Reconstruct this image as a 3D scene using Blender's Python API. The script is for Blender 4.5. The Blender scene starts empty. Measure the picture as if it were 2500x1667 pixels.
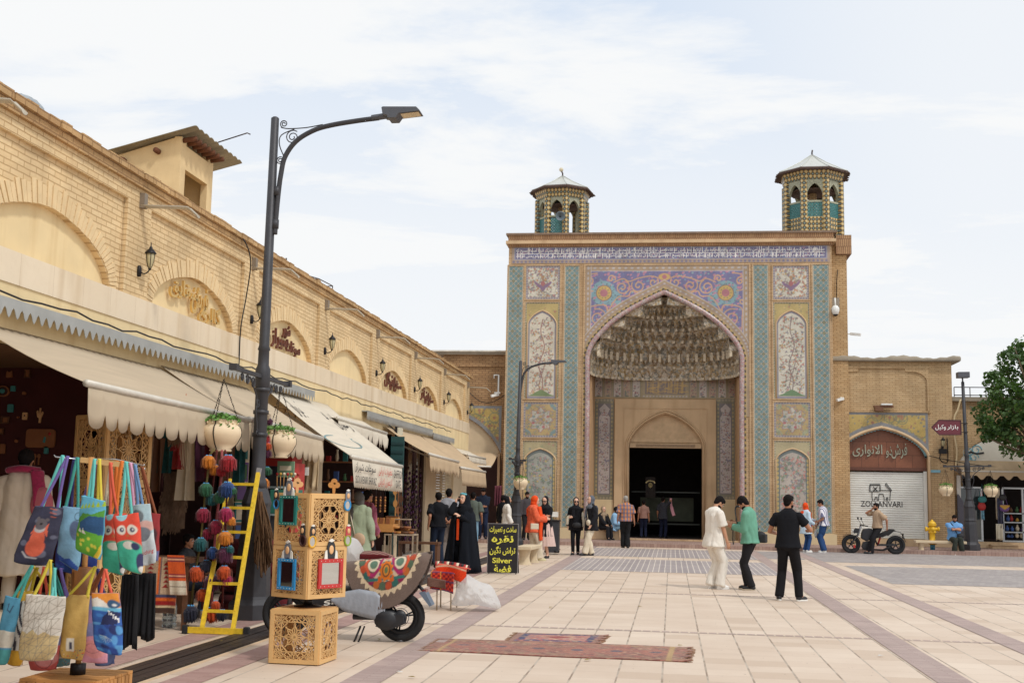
import bpy,bmesh,math,random
import numpy as np
from mathutils import Vector,Matrix,noise as mnoise
rad=math.radians;PI=math.pi
random.seed(7);rng=np.random.default_rng(11)
SC=bpy.context.scene
COL=SC.collection
CH=1.65
cam=bpy.data.cameras.new('camera');camo=bpy.data.objects.new('camera',cam);COL.objects.link(camo)
SC.camera=camo
FPX=2952.0
cam.sensor_width=36.0;cam.lens=36.0*FPX/2500.0
cam.clip_end=2000.0;cam.clip_start=0.1
_y,_p,_r=rad(7.594),rad(7.313),rad(1.154)
_f=np.array([-math.sin(_y)*math.cos(_p),math.cos(_y)*math.cos(_p),math.sin(_p)])
_rt=np.array([math.cos(_y),math.sin(_y),0.0]);_up=np.cross(_rt,_f)
_r2=_rt*math.cos(_r)+_up*math.sin(_r);_u2=-_rt*math.sin(_r)+_up*math.cos(_r)
camo.matrix_world=Matrix(((_r2[0],_u2[0],-_f[0],0),(_r2[1],_u2[1],-_f[1],0),(_r2[2],_u2[2],-_f[2],CH),(0,0,0,1)))
def at(px,py,Y=None,X=None,Z=None):
 0
 d=_r2*((px-1250.0)/FPX)+_u2*(-(py-833.5)/FPX)+_f
 if Y is not None:t=Y/d[1]
 elif X is not None:t=X/d[0]
 else:t=(Z-CH)/d[2]
 return(d[0]*t,d[1]*t,d[2]*t+CH)
SUN_EL,SUN_AZ=rad(52),rad(128)
wd=bpy.data.worlds.new('World');SC.world=wd;wd.use_nodes=True
wn,wl=wd.node_tree.nodes,wd.node_tree.links
wn.clear()
wo=wn.new('ShaderNodeOutputWorld');wb=wn.new('ShaderNodeBackground');sk=wn.new('ShaderNodeTexSky')
sk.sky_type='NISHITA';sk.sun_disc=False;sk.sun_elevation=SUN_EL;sk.sun_rotation=SUN_AZ
sk.air_density=1.0;sk.dust_density=2.5;sk.altitude=1500
wb.inputs['Strength'].default_value=0.098
tc=wn.new('ShaderNodeTexCoord')
sep=wn.new('ShaderNodeSeparateXYZ');wl.new(tc.outputs['Generated'],sep.inputs[0])
def wmath(op,a,b=None,clamp=False):
 n=wn.new('ShaderNodeMath');n.operation=op;n.use_clamp=clamp
 for i,v in enumerate((a,b)):
  if v is None:continue
  if isinstance(v,(int,float)):n.inputs[i].default_value=v
  else:wl.new(v,n.inputs[i])
 return n.outputs[0]
zz=wmath('MAXIMUM',wmath('ADD',sep.outputs[2],0.10),0.02)
px_=wmath('DIVIDE',sep.outputs[0],zz);py_=wmath('DIVIDE',sep.outputs[1],zz)
cmb=wn.new('ShaderNodeCombineXYZ');wl.new(px_,cmb.inputs[0]);wl.new(py_,cmb.inputs[1])
mp=wn.new('ShaderNodeMapping');wl.new(cmb.outputs[0],mp.inputs[0])
mp.inputs['Rotation'].default_value=(0,0,rad(38));mp.inputs['Scale'].default_value=(0.8,1.25,1);mp.inputs['Location'].default_value=(3.1,1.4,0)
n1=wn.new('ShaderNodeTexNoise');n1.inputs['Scale'].default_value=1.15;n1.inputs['Detail'].default_value=9;n1.inputs['Roughness'].default_value=0.62;n1.inputs['Distortion'].default_value=0.35
wl.new(mp.outputs[0],n1.inputs['Vector'])
n2=wn.new('ShaderNodeTexNoise');n2.inputs['Scale'].default_value=0.45;n2.inputs['Detail'].default_value=3
wl.new(mp.outputs[0],n2.inputs['Vector'])
cl=wmath('ADD',wmath('MULTIPLY',n1.outputs[0],0.7),wmath('MULTIPLY',n2.outputs[0],0.45))
mr=wn.new('ShaderNodeMapRange');mr.interpolation_type='SMOOTHSTEP'
wl.new(cl,mr.inputs[0]);mr.inputs[1].default_value=0.47;mr.inputs[2].default_value=0.62
hz=wn.new('ShaderNodeMapRange');hz.interpolation_type='SMOOTHSTEP'
wl.new(sep.outputs[2],hz.inputs[0]);hz.inputs[1].default_value=0.10;hz.inputs[2].default_value=0.50
hz.inputs[3].default_value=0.90;hz.inputs[4].default_value=0.0
hx=wn.new('ShaderNodeMapRange');hx.interpolation_type='SMOOTHSTEP';wl.new(sep.outputs[0],hx.inputs[0]);hx.inputs[1].default_value=-0.15;hx.inputs[2].default_value=0.25;hx.inputs[4].default_value=0.75
mask=wmath('MAXIMUM',wmath('MAXIMUM',mr.outputs[0],hz.outputs[0]),hx.outputs[0])
veil=wn.new('ShaderNodeMix');veil.data_type='RGBA'
veil.inputs[0].default_value=0.88;wl.new(sk.outputs[0],veil.inputs[6]);veil.inputs[7].default_value=(7.3,8.45,10.1,1)
mx=wn.new('ShaderNodeMix');mx.data_type='RGBA'
wl.new(mask,mx.inputs[0]);wl.new(veil.outputs[2],mx.inputs[6]);mx.inputs[7].default_value=(9.6,9.72,9.8,1)
wl.new(mx.outputs[2],wb.inputs['Color']);wl.new(wb.outputs[0],wo.inputs[0])
sl=bpy.data.lights.new('sun','SUN');sl.energy=1.8;sl.angle=rad(6);sl.color=(1.0,0.965,0.91)
so=bpy.data.objects.new('sun',sl);COL.objects.link(so)
sd=Vector((math.sin(SUN_AZ)*math.cos(SUN_EL),math.cos(SUN_AZ)*math.cos(SUN_EL),math.sin(SUN_EL)))
so.rotation_euler=sd.to_track_quat('Z','Y').to_euler()
SC.view_settings.view_transform='Standard';SC.view_settings.look='None'
SC.view_settings.exposure=0.0;SC.view_settings.gamma=1.0
SC.cycles.max_bounces=6
def tag(o,label=None,cat=None,group=None,kind=None):
 if label:o['label']=label
 if cat:o['category']=cat
 if group:o['group']=group
 if kind:o['kind']=kind
 return o
def thing(name,label,cat,loc=(0,0,0),rotz=0.0,group=None):
 o=bpy.data.objects.new(name,None);COL.objects.link(o)
 o.location=loc;o.rotation_euler=(0,0,rotz);o.empty_display_size=0.1
 return tag(o,label,cat,group)
def copy_tree(o,parent=None):
 c=o.copy();COL.objects.link(c)
 if parent:c.parent=parent
 for ch in list(o.children):copy_tree(ch,c)
 return c
def srgb(r,g=None,b=None):
 if g is None:r,g,b=r
 f=lambda c:(c/255.0/12.92)if c/255.0<=0.04045 else((c/255.0+0.055)/1.055)**2.4
 return(f(r),f(g),f(b))
_M={}
class NT:
 def __init__(s,name):
  s.m=bpy.data.materials.new(name);s.m.use_nodes=True
  s.n,s.l=s.m.node_tree.nodes,s.m.node_tree.links
  s.b=s.n['Principled BSDF']
 def new(s,t):return s.n.new(t)
 def link(s,a,b):s.l.new(a,b)
 def math(s,op,a,b=None,c=None,clamp=False):
  n=s.n.new('ShaderNodeMath');n.operation=op;n.use_clamp=clamp
  for i,v in enumerate((a,b,c)):
   if v is None:continue
   if isinstance(v,(int,float)):n.inputs[i].default_value=v
   else:s.l.new(v,n.inputs[i])
  return n.outputs[0]
 def mix(s,f,a,b,mode='MIX'):
  n=s.n.new('ShaderNodeMix');n.data_type='RGBA';n.blend_type=mode
  for i,v in((0,f),(6,a),(7,b)):
   if isinstance(v,(int,float)):n.inputs[i].default_value=v
   elif isinstance(v,tuple):n.inputs[i].default_value=(*v[:3],1)
   else:s.l.new(v,n.inputs[i])
  return n.outputs[2]
 def obj(s,scale=(1,1,1),rot=(0,0,0),loc=(0,0,0)):
  t=s.n.new('ShaderNodeTexCoord');m=s.n.new('ShaderNodeMapping')
  m.inputs['Scale'].default_value=scale;m.inputs['Rotation'].default_value=rot;m.inputs['Location'].default_value=loc
  s.l.new(t.outputs['Object'],m.inputs[0]);return m.outputs[0]
 def noise(s,vec,scale,detail=4,rough=0.55,dist=0.0):
  n=s.n.new('ShaderNodeTexNoise');n.inputs['Scale'].default_value=scale;n.inputs['Detail'].default_value=detail
  n.inputs['Roughness'].default_value=rough;n.inputs['Distortion'].default_value=dist
  s.l.new(vec,n.inputs['Vector']);return n.outputs[0]
 def ramp(s,v,a,b,lo=0.0,hi=1.0):
  n=s.n.new('ShaderNodeMapRange');s.l.new(v,n.inputs[0])
  for i,x in enumerate((a,b,lo,hi)):n.inputs[i+1].default_value=x
  return n.outputs[0]
 def bump(s,h,strength=0.3,dist=0.01):
  n=s.n.new('ShaderNodeBump');n.inputs['Strength'].default_value=strength;n.inputs['Distance'].default_value=dist
  s.l.new(h,n.inputs['Height']);s.l.new(n.outputs[0],s.b.inputs['Normal'])
 def col(s,c):s.l.new(c,s.b.inputs['Base Color'])
def mat(name,c,rough=0.7,metal=0.0,var=0.12,scale=8.0,bump=0.0,bscale=60.0,spec=0.5,sheen=0.0,trans=0.0,alpha=1.0):
 0
 key=(name,)
 if key in _M:return _M[key]
 if max(c)>1.0:c=srgb(c)
 t=NT(name);v=t.obj()
 n=t.noise(v,scale,5)
 f=t.ramp(n,0.25,0.75,1-var,1+var)
 cc=t.new('ShaderNodeCombineColor')
 for i in range(3):t.link(t.math('MULTIPLY',f,float(c[i])),cc.inputs[i])
 t.col(cc.outputs[0])
 t.b.inputs['Roughness'].default_value=rough;t.b.inputs['Metallic'].default_value=metal
 t.b.inputs['Specular IOR Level'].default_value=spec
 if sheen:t.b.inputs['Sheen Weight'].default_value=sheen
 if trans:t.b.inputs['Transmission Weight'].default_value=trans
 if alpha<1:t.b.inputs['Alpha'].default_value=alpha
 if bump:t.bump(t.noise(v,bscale,4),bump,0.02)
 _M[key]=t.m
 return t.m
def streak(m,c,amt=0.35,sc=(2.2,2.2,0.22),scale=1.6,lo=0.5,hi=0.75):
 0
 nt=m.node_tree;b=nt.nodes['Principled BSDF'];l=b.inputs['Base Color'].links[0].from_socket
 n=lambda t:nt.nodes.new(t);tc_=n('ShaderNodeTexCoord');mp_=n('ShaderNodeMapping');mp_.inputs['Scale'].default_value=sc;nz=n('ShaderNodeTexNoise');nz.inputs['Scale'].default_value=scale;nz.inputs['Detail'].default_value=6;mr_=n('ShaderNodeMapRange');mr_.inputs[1].default_value=lo;mr_.inputs[2].default_value=hi;mr_.inputs[4].default_value=amt;mx_=n('ShaderNodeMix');mx_.data_type='RGBA';mx_.inputs[7].default_value=(*srgb(c),1)
 L=nt.links.new;L(tc_.outputs['Object'],mp_.inputs[0]);L(mp_.outputs[0],nz.inputs['Vector']);L(nz.outputs[0],mr_.inputs[0]);L(mr_.outputs[0],mx_.inputs[0]);L(l,mx_.inputs[6]);L(mx_.outputs[2],b.inputs['Base Color'])
class MB:
 def __init__(s):s.v=[];s.f=[];s.mi=[];s.mats=[];s.sm=[]
 def m(s,material):
  if material not in s.mats:s.mats.append(material)
  return s.mats.index(material)
 def add(s,vs,fs,material,smooth=False):
  k=len(s.v);mi=s.m(material)
  s.v.extend([tuple(float(c)for c in p)for p in vs])
  for f in fs:s.f.append(tuple(i+k for i in f));s.mi.append(mi);s.sm.append(smooth)
 def box(s,x0,x1,y0,y1,z0,z1,mt):
  v=[(x0,y0,z0),(x1,y0,z0),(x1,y1,z0),(x0,y1,z0),(x0,y0,z1),(x1,y0,z1),(x1,y1,z1),(x0,y1,z1)]
  s.add(v,[(0,3,2,1),(4,5,6,7),(0,1,5,4),(1,2,6,5),(2,3,7,6),(3,0,4,7)],mt)
 def bar(s,p,q,w,h,mt,up=(0,0,1)):
  0
  p,q,up=Vector(p),Vector(q),Vector(up);d=(q-p)
  if d.length<1e-6:return
  d.normalize();sd=d.cross(up)
  if sd.length<1e-4:sd=d.cross(Vector((1,0,0)))
  sd.normalize();u=sd.cross(d);sd*=w/2;u*=h/2
  v=[p-sd-u,p+sd-u,p+sd+u,p-sd+u,q-sd-u,q+sd-u,q+sd+u,q-sd+u]
  s.add(v,[(0,1,2,3),(7,6,5,4),(0,4,5,1),(1,5,6,2),(2,6,7,3),(3,7,4,0)],mt)
 def tube(s,pts,r,mt,n=8,cap=True,smooth=True):
  pts=[Vector(p)for p in pts]
  rs=r if isinstance(r,(list,tuple))else[r]*len(pts)
  vs=[];prev=None
  for i,p in enumerate(pts):
   d=(pts[min(i+1,len(pts)-1)]-pts[max(i-1,0)])
   if d.length<1e-9:d=Vector((0,0,1))
   d.normalize()
   if prev is None:
    a=d.cross(Vector((0,0,1)))
    if a.length<1e-3:a=d.cross(Vector((0,1,0)))
    a.normalize()
   else:
    a=prev-d*prev.dot(d)
    if a.length<1e-6:a=d.orthogonal()
    a.normalize()
   prev=a;b=d.cross(a)
   rx,ry=rs[i]if isinstance(rs[i],(list,tuple))else(rs[i],rs[i])
   for k in range(n):
    t=2*PI*k/n;vs.append(p+a*(rx*math.cos(t))+b*(ry*math.sin(t)))
  fs=[(i*n+k,i*n+(k+1)%n,(i+1)*n+(k+1)%n,(i+1)*n+k)for i in range(len(pts)-1)for k in range(n)]
  if cap:fs+=[tuple(range(n-1,-1,-1)),tuple(range((len(pts)-1)*n,len(pts)*n))]
  s.add(vs,fs,mt,smooth)
 def lathe(s,prof,c,mt,n=20,sx=1.0,sy=1.0,smooth=True,rot=0.0,cap=True):
  0
  vs=[(c[0]+r*math.cos(2*PI*k/n+rot)*sx,c[1]+r*math.sin(2*PI*k/n+rot)*sy,c[2]+z)for r,z in prof for k in range(n)]
  m_=len(prof)
  fs=[(i*n+k,i*n+(k+1)%n,(i+1)*n+(k+1)%n,(i+1)*n+k)for i in range(m_-1)for k in range(n)]
  if cap:fs+=[tuple(range(n-1,-1,-1)),tuple(range((m_-1)*n,m_*n))]
  s.add(vs,fs,mt,smooth)
 def ell(s,c,r,mt,nu=14,nv=9,rot=None,smooth=True):
  if not isinstance(r,(tuple,list)):r=(r,r,r)
  vs=[]
  R=rot
  for i in range(nv+1):
   ph=PI*i/nv
   for k in range(nu):
    t=2*PI*k/nu
    p=Vector((r[0]*math.sin(ph)*math.cos(t),r[1]*math.sin(ph)*math.sin(t),r[2]*math.cos(ph)))
    if R is not None:p=R@p
    vs.append((c[0]+p[0],c[1]+p[1],c[2]+p[2]))
  fs=[((i+1)*nu+k,(i+1)*nu+(k+1)%nu,i*nu+(k+1)%nu,i*nu+k)for i in range(nv)for k in range(nu)]
  s.add(vs,fs,mt,smooth)
 def prism(s,poly,fmap,d0,d1,mt,smooth=False):
  0
  n=len(poly)
  vs=[fmap(a,b,d0)for a,b in poly]+[fmap(a,b,d1)for a,b in poly]
  fs=[tuple(range(n-1,-1,-1)),tuple(range(n,2*n))]+[(k,(k+1)%n,n+(k+1)%n,n+k)for k in range(n)]
  s.add(vs,fs,mt,smooth)
 def grid(s,P,mt,smooth=True,closed=False):
  0
  a,b=len(P),len(P[0]);vs=[P[i][j]for i in range(a)for j in range(b)]
  jb=b if closed else b-1
  fs=[(i*b+j,i*b+(j+1)%b,(i+1)*b+(j+1)%b,(i+1)*b+j)for i in range(a-1)for j in range(jb)]
  s.add(vs,fs,mt,smooth)
 def build(s,name,parent=None,fix=True,bevel=0.0,solid=0.0):
  me=bpy.data.meshes.new(name)
  me.from_pydata(s.v,[],s.f)
  for m_ in s.mats:me.materials.append(m_)
  me.polygons.foreach_set('material_index',s.mi)
  me.polygons.foreach_set('use_smooth',s.sm)
  if fix:
   bm=bmesh.new();bm.from_mesh(me)
   bmesh.ops.recalc_face_normals(bm,faces=bm.faces[:]);bm.to_mesh(me);bm.free()
  o=bpy.data.objects.new(name,me);COL.objects.link(o)
  if bevel:
   b=o.modifiers.new('bevel','BEVEL');b.width=bevel;b.segments=2;b.limit_method='ANGLE'
  if solid:
   b=o.modifiers.new('solid','SOLIDIFY');b.thickness=solid;b.offset=0
  if parent:o.parent=parent
  me.update();return o
FX=lambda X:(lambda a,b,d:(X+d,a,b))
FY=lambda Y:(lambda a,b,d:(a,Y-d,b))
FZ=lambda a,b,d:(a,b,d)
def bez(pts,n=12):
 0
 P=[Vector(p)for p in pts];out=[]
 for i in range(len(P)-1):
  p0,p1,p2,p3=P[max(i-1,0)],P[i],P[i+1],P[min(i+2,len(P)-1)]
  for k in range(n):
   t=k/n
   out.append(0.5*((2*p1)+(p2-p0)*t+(2*p0-5*p1+4*p2-p3)*t*t+(3*p1-p0-3*p2+p3)*t**3))
 out.append(P[-1]);return out
_AR={'ا':('FE8D','FE8E'),'آ':('FE81','FE82'),'ب':('FE8F','FE90','FE91','FE92'),'پ':('FB56','FB57','FB58','FB59'),'ت':('FE95','FE96','FE97','FE98'),'ث':('FE99','FE9A','FE9B','FE9C'),'ج':('FE9D','FE9E','FE9F','FEA0'),'چ':('FB7A','FB7B','FB7C','FB7D'),'ح':('FEA1','FEA2','FEA3','FEA4'),'خ':('FEA5','FEA6','FEA7','FEA8'),'د':('FEA9','FEAA'),'ذ':('FEAB','FEAC'),'ر':('FEAD','FEAE'),'ز':('FEAF','FEB0'),'ژ':('FB8A','FB8B'),'س':('FEB1','FEB2','FEB3','FEB4'),'ش':('FEB5','FEB6','FEB7','FEB8'),'ص':('FEB9','FEBA','FEBB','FEBC'),'ض':('FEBD','FEBE','FEBF','FEC0'),'ط':('FEC1','FEC2','FEC3','FEC4'),'ظ':('FEC5','FEC6','FEC7','FEC8'),'ع':('FEC9','FECA','FECB','FECC'),'غ':('FECD','FECE','FECF','FED0'),'ف':('FED1','FED2','FED3','FED4'),'ق':('FED5','FED6','FED7','FED8'),'ک':('FB8E','FB8F','FB90','FB91'),'گ':('FB92','FB93','FB94','FB95'),'ل':('FEDD','FEDE','FEDF','FEE0'),'م':('FEE1','FEE2','FEE3','FEE4'),'ن':('FEE5','FEE6','FEE7','FEE8'),'و':('FEED','FEEE'),'ه':('FEE9','FEEA','FEEB','FEEC'),'ة':('FE93','FE94'),'ی':('FBFC','FBFD','FBFE','FBFF'),'ء':('FE80',)}
def shape_ar(t):
 t=t.replace('ـ','');out=[]
 j=lambda c:c in _AR and len(_AR[c])==4
 i=0;prev=False
 while i<len(t):
  c=t[i]
  if c=='ل' and i+1<len(t)and t[i+1]=='ا':
   out.append(chr(0xFEFC if prev else 0xFEFB));i+=2;prev=False;continue
  if c in _AR:
   f=_AR[c];nxt=i+1<len(t)and t[i+1]in _AR and len(_AR[t[i+1]])>1
   if len(f)==4:k=(3 if nxt else 1)if prev else(2 if nxt else 0)
   elif len(f)==2:k=1 if prev else 0
   else:k=0
   out.append(chr(int(f[k],16)));prev=j(c)and nxt
  else:out.append(c);prev=False
  i+=1
 return ''.join(reversed(out))
_TC={}
def text_mesh(s,bold=0.0,res=3):
 0
 key=(s,bold)
 if key in _TC:return _TC[key]
 ar=any(c in _AR for c in s)
 c=bpy.data.curves.new('writing','FONT');c.body=shape_ar(s)if ar else s
 c.resolution_u=res;c.offset=bold
 o=bpy.data.objects.new('writing',c);m=o.to_mesh()
 vs=[(v.co.x,v.co.y)for v in m.vertices];fs=[tuple(p.vertices)for p in m.polygons]
 o.to_mesh_clear();bpy.data.objects.remove(o);bpy.data.curves.remove(c)
 _TC[key]=(vs,fs);return vs,fs
def write(mb,s,fmap,mt,x0,x1,y0,y1,d=0.003,thick=0.0,bold=0.0,flip=False):
 0
 vs,fs=text_mesh(s,bold)
 if not vs:return
 a=np.array(vs);mn,mx_=a.min(0),a.max(0);a=(a-mn)/np.maximum(mx_-mn,1e-6)
 if flip:a[:,0]=1-a[:,0]
 P=[(x0+(x1-x0)*p[0],y0+(y1-y0)*p[1])for p in a]
 k=len(P)
 if thick<=0:mb.add([fmap(u,v,d)for u,v in P],fs,mt);return
 edges={}
 for f in fs:
  for i in range(len(f)):
   e=(f[i],f[(i+1)%len(f)])
   if(e[1],e[0])in edges:del edges[(e[1],e[0])]
   else:edges[e]=1
 F=[tuple(f)for f in fs]+[tuple(i+k for i in reversed(f))for f in fs]+[(b,a_,a_+k,b+k)for a_,b in edges]
 mb.add([fmap(u,v,d+thick)for u,v in P]+[fmap(u,v,d)for u,v in P],F,mt)
class Cv:
 0
 def __init__(s,w,h,step,base):
  s.w,s.h=w,h;s.nx=max(2,int(round(w/step))+1);s.ny=max(2,int(round(h/step))+1)
  s.X,s.Y=np.meshgrid(np.linspace(0,w,s.nx),np.linspace(0,h,s.ny))
  s.c=np.empty((s.ny,s.nx,3));s.c[:]=srgb(base);s.st=step
 def put(s,m,c,sl=None):
  c=np.array(srgb(c));t=s.c if sl is None else s.c[sl]
  m=np.clip(m,0,1)[...,None];t[:]=t*(1-m)+c*m
 def win(s,x0,x1,y0,y1):
  i0=max(0,int(x0/s.w*(s.nx-1)));i1=min(s.nx,int(x1/s.w*(s.nx-1))+2)
  j0=max(0,int(y0/s.h*(s.ny-1)));j1=min(s.ny,int(y1/s.h*(s.ny-1))+2)
  return(slice(j0,max(j0,j1)),slice(i0,max(i0,i1)))
 def disk(s,x,y,r,c,ry=None):
  ry=ry or r;sl=s.win(x-r-s.st,x+r+s.st,y-ry-s.st,y+ry+s.st)
  X,Y=s.X[sl],s.Y[sl]
  d=(np.hypot((X-x)/r,(Y-y)/ry)-1)*min(r,ry);s.put(0.5-d/s.st,c,sl)
 def ring(s,x,y,r,w,c):
  sl=s.win(x-r-w,x+r+w,y-r-w,y+r+w);d=np.abs(np.hypot(s.X[sl]-x,s.Y[sl]-y)-r)-w/2;s.put(0.5-d/s.st,c,sl)
 def line(s,pts,w,c):
  for(x0,y0),(x1,y1)in zip(pts[:-1],pts[1:]):
   sl=s.win(min(x0,x1)-w,max(x0,x1)+w,min(y0,y1)-w,max(y0,y1)+w)
   X,Y=s.X[sl],s.Y[sl];dx,dy=x1-x0,y1-y0;L=dx*dx+dy*dy+1e-12
   t=np.clip(((X-x0)*dx+(Y-y0)*dy)/L,0,1)
   d=np.hypot(X-x0-t*dx,Y-y0-t*dy)-w/2;s.put(0.5-d/s.st,c,sl)
 def rect(s,x0,x1,y0,y1,c):
  sl=s.win(x0,x1,y0,y1);X,Y=s.X[sl],s.Y[sl]
  d=np.maximum(np.maximum(x0-X,X-x1),np.maximum(y0-Y,Y-y1));s.put(0.5-d/s.st,c,sl)
 def inside(s,poly):
  m=np.zeros(s.X.shape,bool);n=len(poly)
  for i in range(n):
   x0,y0=poly[i];x1,y1=poly[(i+1)%n]
   if y0==y1:continue
   m^=((s.Y>min(y0,y1))&(s.Y<=max(y0,y1))&(s.X<x0+(s.Y-y0)*(x1-x0)/(y1-y0)))
  return m
 def poly(s,p,c):s.put(s.inside(p).astype(float),c)
 def spiral(s,x,y,r,turns,w,c,a0=0,sgn=1):
  N=int(26*turns);s.line([(x+r*(1-0.85*k/N)*math.cos(a0+sgn*2*PI*turns*k/N),y+r*(1-0.85*k/N)*math.sin(a0+sgn*2*PI*turns*k/N))for k in range(N+1)],w,c)
 def grain(s,a=0.1,seed=3):
  g=np.random.default_rng(seed).normal(1,a,s.X.shape)[...,None];s.c=np.clip(s.c*g,0,1)
 def flowers(s,n,cols,rmin,rmax,seed,leaf=None,mask=None,stems=None):
  r_=random.Random(seed)
  for _ in range(n):
   x,y=r_.uniform(0.02,0.98)*s.w,r_.uniform(0.02,0.98)*s.h
   if mask is not None and not mask(x,y):continue
   r=r_.uniform(rmin,rmax);c=r_.choice(cols);a=r_.uniform(0,6)
   if stems:s.line([(x,y),(x+r*3*math.cos(a),y+r*3*math.sin(a)),(x+r*4.5*math.cos(a+.7),y+r*4.5*math.sin(a+.7))],rmin*0.4,stems)
   if leaf:
    for k in range(2):s.disk(x+r*1.6*math.cos(a+k*2.2),y+r*1.6*math.sin(a+k*2.2),r*0.6,leaf,r*0.35)
   for k in range(5):s.disk(x+r*0.6*math.cos(a+k*1.257),y+r*0.6*math.sin(a+k*1.257),r*0.55,c)
   s.disk(x,y,r*0.3,(235,200,120))
 def mesh(s,name,fmap,material,parent=None,keep=None,solid=0.0):
  0
  x,y,z=fmap(s.X,s.Y);co=np.stack([x+0*s.X,y+0*s.X,z+0*s.X],-1).reshape(-1,3)
  ny,nx=s.X.shape;id_=np.arange(nx*ny).reshape(ny,nx)
  q=np.stack([id_[:-1,:-1],id_[:-1,1:],id_[1:,1:],id_[1:,:-1]],-1).reshape(-1,4)
  col=s.c.reshape(-1,3)
  if keep is not None:
   kp=keep.reshape(-1);q=q[kp[q].all(1)]
   used=np.zeros(nx*ny,bool);used[q.reshape(-1)]=True
   mp_=np.cumsum(used)-1;co=co[used];col=col[used];q=mp_[q]
  me=bpy.data.meshes.new(name);me.vertices.add(len(co));me.vertices.foreach_set('co',co.reshape(-1).astype(np.float32))
  me.loops.add(q.size);me.loops.foreach_set('vertex_index',q.reshape(-1).astype(np.int32))
  me.polygons.add(len(q));me.polygons.foreach_set('loop_start',np.arange(0,q.size,4,dtype=np.int32))
  me.polygons.foreach_set('loop_total',np.full(len(q),4,np.int32))
  me.polygons.foreach_set('use_smooth',np.ones(len(q),bool))
  me.update(calc_edges=True);me.validate()
  ca=me.color_attributes.new('pigment','FLOAT_COLOR','POINT')
  ca.data.foreach_set('color',np.concatenate([col,np.ones((len(col),1))],1).reshape(-1).astype(np.float32))
  me.materials.append(material)
  o=bpy.data.objects.new(name,me);COL.objects.link(o)
  if parent:o.parent=parent
  if solid:
   b=o.modifiers.new('solid','SOLIDIFY');b.thickness=solid;b.offset=0
  return o
def pigment(name,rough=0.4,spec=0.5,bump=0.0,bscale=30,mul=1.0,sheen=0.0,dirt=0.12,dscale=1.5,fade=None):
 t=NT(name);a=t.new('ShaderNodeAttribute');a.attribute_name='pigment'
 v=t.obj();f=t.ramp(t.noise(v,dscale,6),0.3,0.7,(1-dirt)*mul,(1+dirt*0.4)*mul)
 vm=t.new('ShaderNodeVectorMath');vm.operation='SCALE';t.link(t.mix(fade[0],a.outputs['Color'],srgb(fade[1]))if fade else a.outputs['Color'],vm.inputs[0]);t.link(f,vm.inputs['Scale'])
 t.col(vm.outputs[0]);t.b.inputs['Roughness'].default_value=rough;t.b.inputs['Specular IOR Level'].default_value=spec
 if sheen:t.b.inputs['Sheen Weight'].default_value=sheen
 if bump:t.bump(t.noise(v,bscale,3),bump,0.01)
 return t.m
M_TILE=pigment('glazed_tile_paint',0.32,0.5,0.15,25,dirt=0.24,mul=0.95,fade=(0.34,(166,156,140)))
M_TILE2=pigment('girih_tile_paint',0.3,0.5,0.15,25,dirt=0.2,fade=(0.24,(160,158,146)),mul=0.93)
M_CLOTHPAINT=pigment('printed_cloth',0.85,0.2,0.4,26,dirt=0.12,dscale=9,mul=0.95,fade=(0.08,(150,140,130)))
M_WOOLPAINT=pigment('woven_wool',0.95,0.1,0.5,150,sheen=0.2,dirt=0.15)
def paving_material():
 t=NT('cream_paving_slabs');v=t.obj();s=t.new('ShaderNodeSeparateXYZ');t.link(v,s.inputs[0])
 cx=t.math('DIVIDE',t.math('ADD',s.outputs[0],0.08+42.25),0.4225);ci=t.math('FLOOR',cx);fx=t.math('SUBTRACT',cx,ci)
 w1=t.new('ShaderNodeTexWhiteNoise');w1.noise_dimensions='1D';t.link(ci,w1.inputs['W'])
 jy=t.math('MULTIPLY',w1.outputs['Value'],0.28)
 cy=t.math('ADD',t.math('DIVIDE',t.math('ADD',s.outputs[1],40),0.43),jy);ri=t.math('FLOOR',cy);fy=t.math('SUBTRACT',cy,ri)
 cb=t.new('ShaderNodeCombineXYZ');t.link(ci,cb.inputs[0]);t.link(ri,cb.inputs[1])
 w2=t.new('ShaderNodeTexWhiteNoise');w2.noise_dimensions='2D';t.link(cb.outputs[0],w2.inputs['Vector'])
 wob=t.math('MULTIPLY',t.noise(v,3.0,3),0.012)
 dx=t.math('MULTIPLY',t.math('MINIMUM',fx,t.math('SUBTRACT',1.0,fx)),0.4225)
 dy=t.math('MULTIPLY',t.math('MINIMUM',fy,t.math('SUBTRACT',1.0,fy)),0.43)
 jx=t.math('LESS_THAN',dx,t.math('ADD',wob,0.0035));jy2=t.math('LESS_THAN',dy,t.math('ADD',t.math('MULTIPLY',wob,0.6),-0.0005))
 c=t.mix(w2.outputs['Value'],srgb(210,191,172),srgb(220,203,185))
 c=t.mix(t.math('GREATER_THAN',w2.outputs['Value'],0.86),c,srgb(201,181,161))
 st=t.ramp(t.noise(v,0.55,6,0.65),0.3,0.72,0.0,0.55);c=t.mix(st,c,srgb(184,160,138))
 sp=t.ramp(t.noise(v,9.0,6,0.7),0.62,0.78,0.0,0.3);c=t.mix(sp,c,srgb(160,130,105))
 gr=t.mix(t.ramp(t.noise(v,2.2,2),0.4,0.6),srgb(142,122,104),srgb(184,170,154))
 c=t.mix(jx,c,gr);c=t.mix(jy2,c,srgb(178,158,138))
 sk_=t.math('GREATER_THAN',t.noise(v,26.0,1,0.3),0.795);c=t.mix(sk_,c,srgb(105,88,62))
 t.col(c);t.b.inputs['Roughness'].default_value=0.62
 t.bump(t.math('MULTIPLY',t.math('SUBTRACT',1.0,t.math('MAXIMUM',jx,jy2)),1.0),0.4,0.004)
 return t.m
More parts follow.
